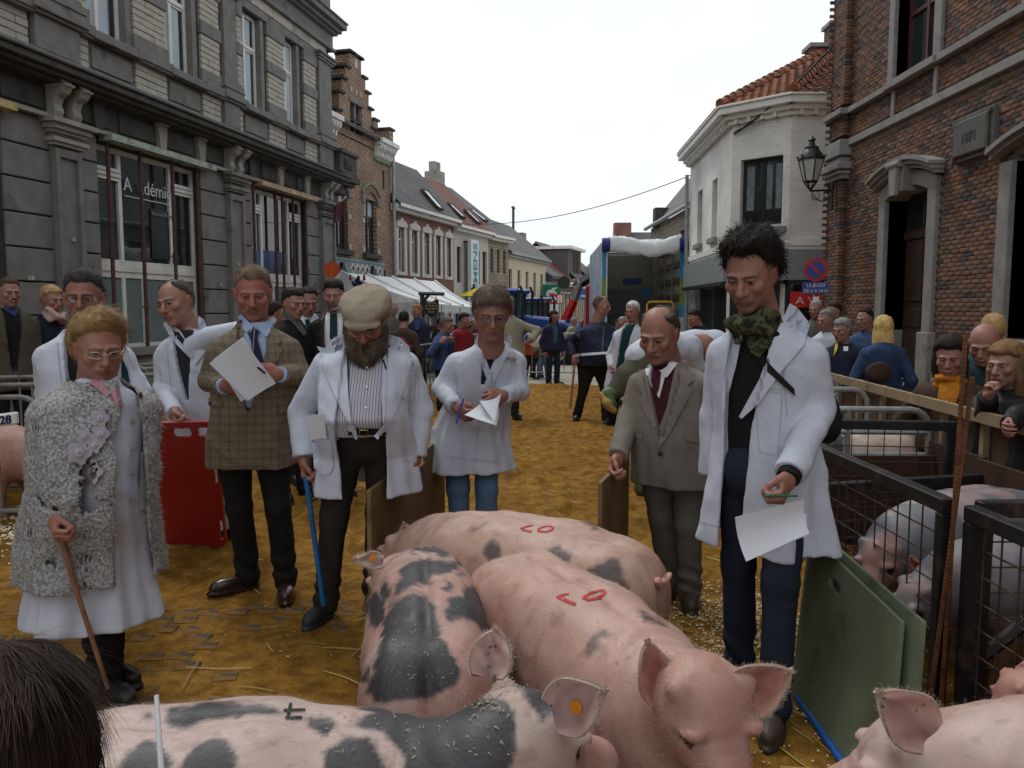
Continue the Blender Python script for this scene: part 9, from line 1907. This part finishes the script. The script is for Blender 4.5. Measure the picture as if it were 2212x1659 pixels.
 # right hand spectators
p=crowd('grey haired woman with glasses in navy jacket with white badge',1818,688,8.7,-52,navy,HB,(.17,.165,.16),GRR,near=1,glasses={},skin=SKIN);patch(p,'badge',[(1822,748),(1832,748),(1832,758),(1822,758)],M_tagw,.02,.01,4);patch(p,'lanyard',[(1806,735),(1812,733),(1808,756),(1800,770)],mat('yellow_cloth',(.62,.47,.02),.7),.02,.01,4)
crowd('grey haired man in light shirt just behind the tall man',1783,668,9.4,-55,M_coatb,SH,(.14,.13,.125),GRR);crowd('dark haired man in olive jacket looking left by the brick corner',1800,652,10.4,-60,oliv,SH,DK,GRR);crowd('grey haired head farthest back under the parking sign',1762,648,11,-40,gry,SH,GR,GRR)
crowd('smiling dark haired man in blue denim jacket',1868,666,9.4,-58,dnm,dict(SH,front=52),DK,GRR,skin=SKIN,q=dict(smile=.8),near=1,w=1.1);p=crowd('blonde woman in denim jacket seen from behind with brown shoulder bag',1908,683,8.3,165,cloth('c_denimdark',(.03,.055,.12)),HLL,(.42,.29,.12),GRR,near=1);bag('handbag',W(1898,805,8.0),(.13,.05,.11),brn,'brown shoulder bag of the blonde woman in denim','bag');strokes(p.cbvh,p.root,'bag_strap',[[(1942,735),(1930,760),(1912,790)]],.02,brn,.02)
p=crowd('smiling dark haired woman in brown coat with orange scarf',2052,727,5.6,-35,brn,dict(HL,top=.03),DK,GRR,near=1,pitch=.2,skin=SKIN,q=dict(smile=.9),w=1.05,hs=1.16);osc=cloth('orange_scarf',(.48,.17,.015),.6,ws=40);scarf_ring(p,p.Hc+p.HR@np.array([0,.0,-.165]),(-.1,.1,1),.075,.04,osc,p.root);patch(p,'scarf_end',[(2032,815),(2068,806),(2074,840),(2056,905),(2020,900),(2026,850)],osc,.05,.025,7)
crowd('bald smiling man in dark jacket bending forward',2126,697,5.9,-42,cloth('c_darkteal',(.012,.024,.03)),{},DK,GRR,near=1,pitch=.42,q=dict(smile=1,fat=.3),skin=(.40,.20,.155),w=1.1,hs=1.24);crowd('blond head in teal jacket behind the bald man',2146,680,6.5,150,teal_,HB,BL,GRR,near=1)
crowd('girl with long light brown hair in black leather jacket, hand at her chin',2172,737,4.85,-58,leather,dict(HLL,front=30),(.15,.085,.04),GRR,near=1,hs=1.12,w=1.0,arms=dict(l=dict(e=(2130,895,-.05),h=(2136,840,-.2),curl=.9,dir=(0,-.2,1),thumb=.9)),skin=(.42,.24,.18));crowd('person in black leather jacket cut off by the right edge',2262,760,4.4,-50,leather,HB,DK,GRR,arms=dict(l=dict(e=(2200,900,-.05),h=(2170,925,-.2))))
# the head in the bottom left corner
c_=W(22,1640,.88);r_=empty('person',np.array([c_[0],c_[1]+.05,0]),'brown haired onlooker whose head fills the bottom left corner','person',None);HRb=rotz(math.radians(176));V,F=surfnet(head_field({}),(-.105,-.14,-.21),(.105,.13,.125),.008,.012);obj('body',mesh_np('body',np.concatenate([xf(V,HRb,c_,1)]),F,True,np.broadcast_to(SKIN,V.shape)),M_skin,r_);part('coat',[c_+np.array([-.16,.02,-.36]),c_+np.array([0,.0,-.3]),c_+np.array([.16,0,-.36])],[.09,.10,.09],blk);part('coat',[c_+np.array([0,.0,-.36]),c_*np.array([1,1,0])+np.array([0,0,.1])],[.16,.14],blk)
st9=dict(HLL,top=.022,side=.018,extra=(((0,.03,-.10),(.108,.095,.17)),((0,-.01,.0),(.092,.08,.12))));V,F=surfnet(hair_field(st9),(-.15,-.15,-.3),(.15,.17,.17),.006,.03);g=np.clip(.5+.5*vnoise(V*np.array([1,1,.25]),80,5),0,1)[:,None];C=np.array((.014,.009,.006))*(1-g)+np.array((.045,.028,.018))*g;ho=obj('hair',mesh_np('hair',xf(V,HRb,c_,1),F,True,C),M_hair,r_)
n_=vnormals(V,F);i=rng.integers(len(V),size=9000);t=np.array((.0,.25,-1.))-n_[i]*(n_[i]@np.array((.0,.25,-1.)))[:,None];t/=np.linalg.norm(t,axis=1)[:,None]+1e-6;t+=rng.normal(size=t.shape)*.07;sd=np.cross(t,n_[i]);sd/=np.linalg.norm(sd,axis=1)[:,None]+1e-6;ln=rng.uniform(.03,.09,(9000,1));b0,b1,b2=V[i],V[i]+t*ln*.5+n_[i]*.004,V[i]+t*ln+n_[i]*.002
VV=np.stack([b0-sd*.0005,b0+sd*.0005,b1+sd*.0005,b1-sd*.0005,b2+sd*.0002,b2-sd*.0002],1).reshape(-1,3);k_=np.arange(9000)[:,None]*6;o=obj('hair_strands',mesh_np('hair_strands',xf(VV,HRb,c_,1),np.concatenate([k_+np.array([[0,1,2,3]]),k_+np.array([[3,2,4,5]])]),True,np.repeat(C[i]*rng.uniform(.6,1.7,(9000,1)),6,0)),M_hair,ho);o['kind']='stuff'
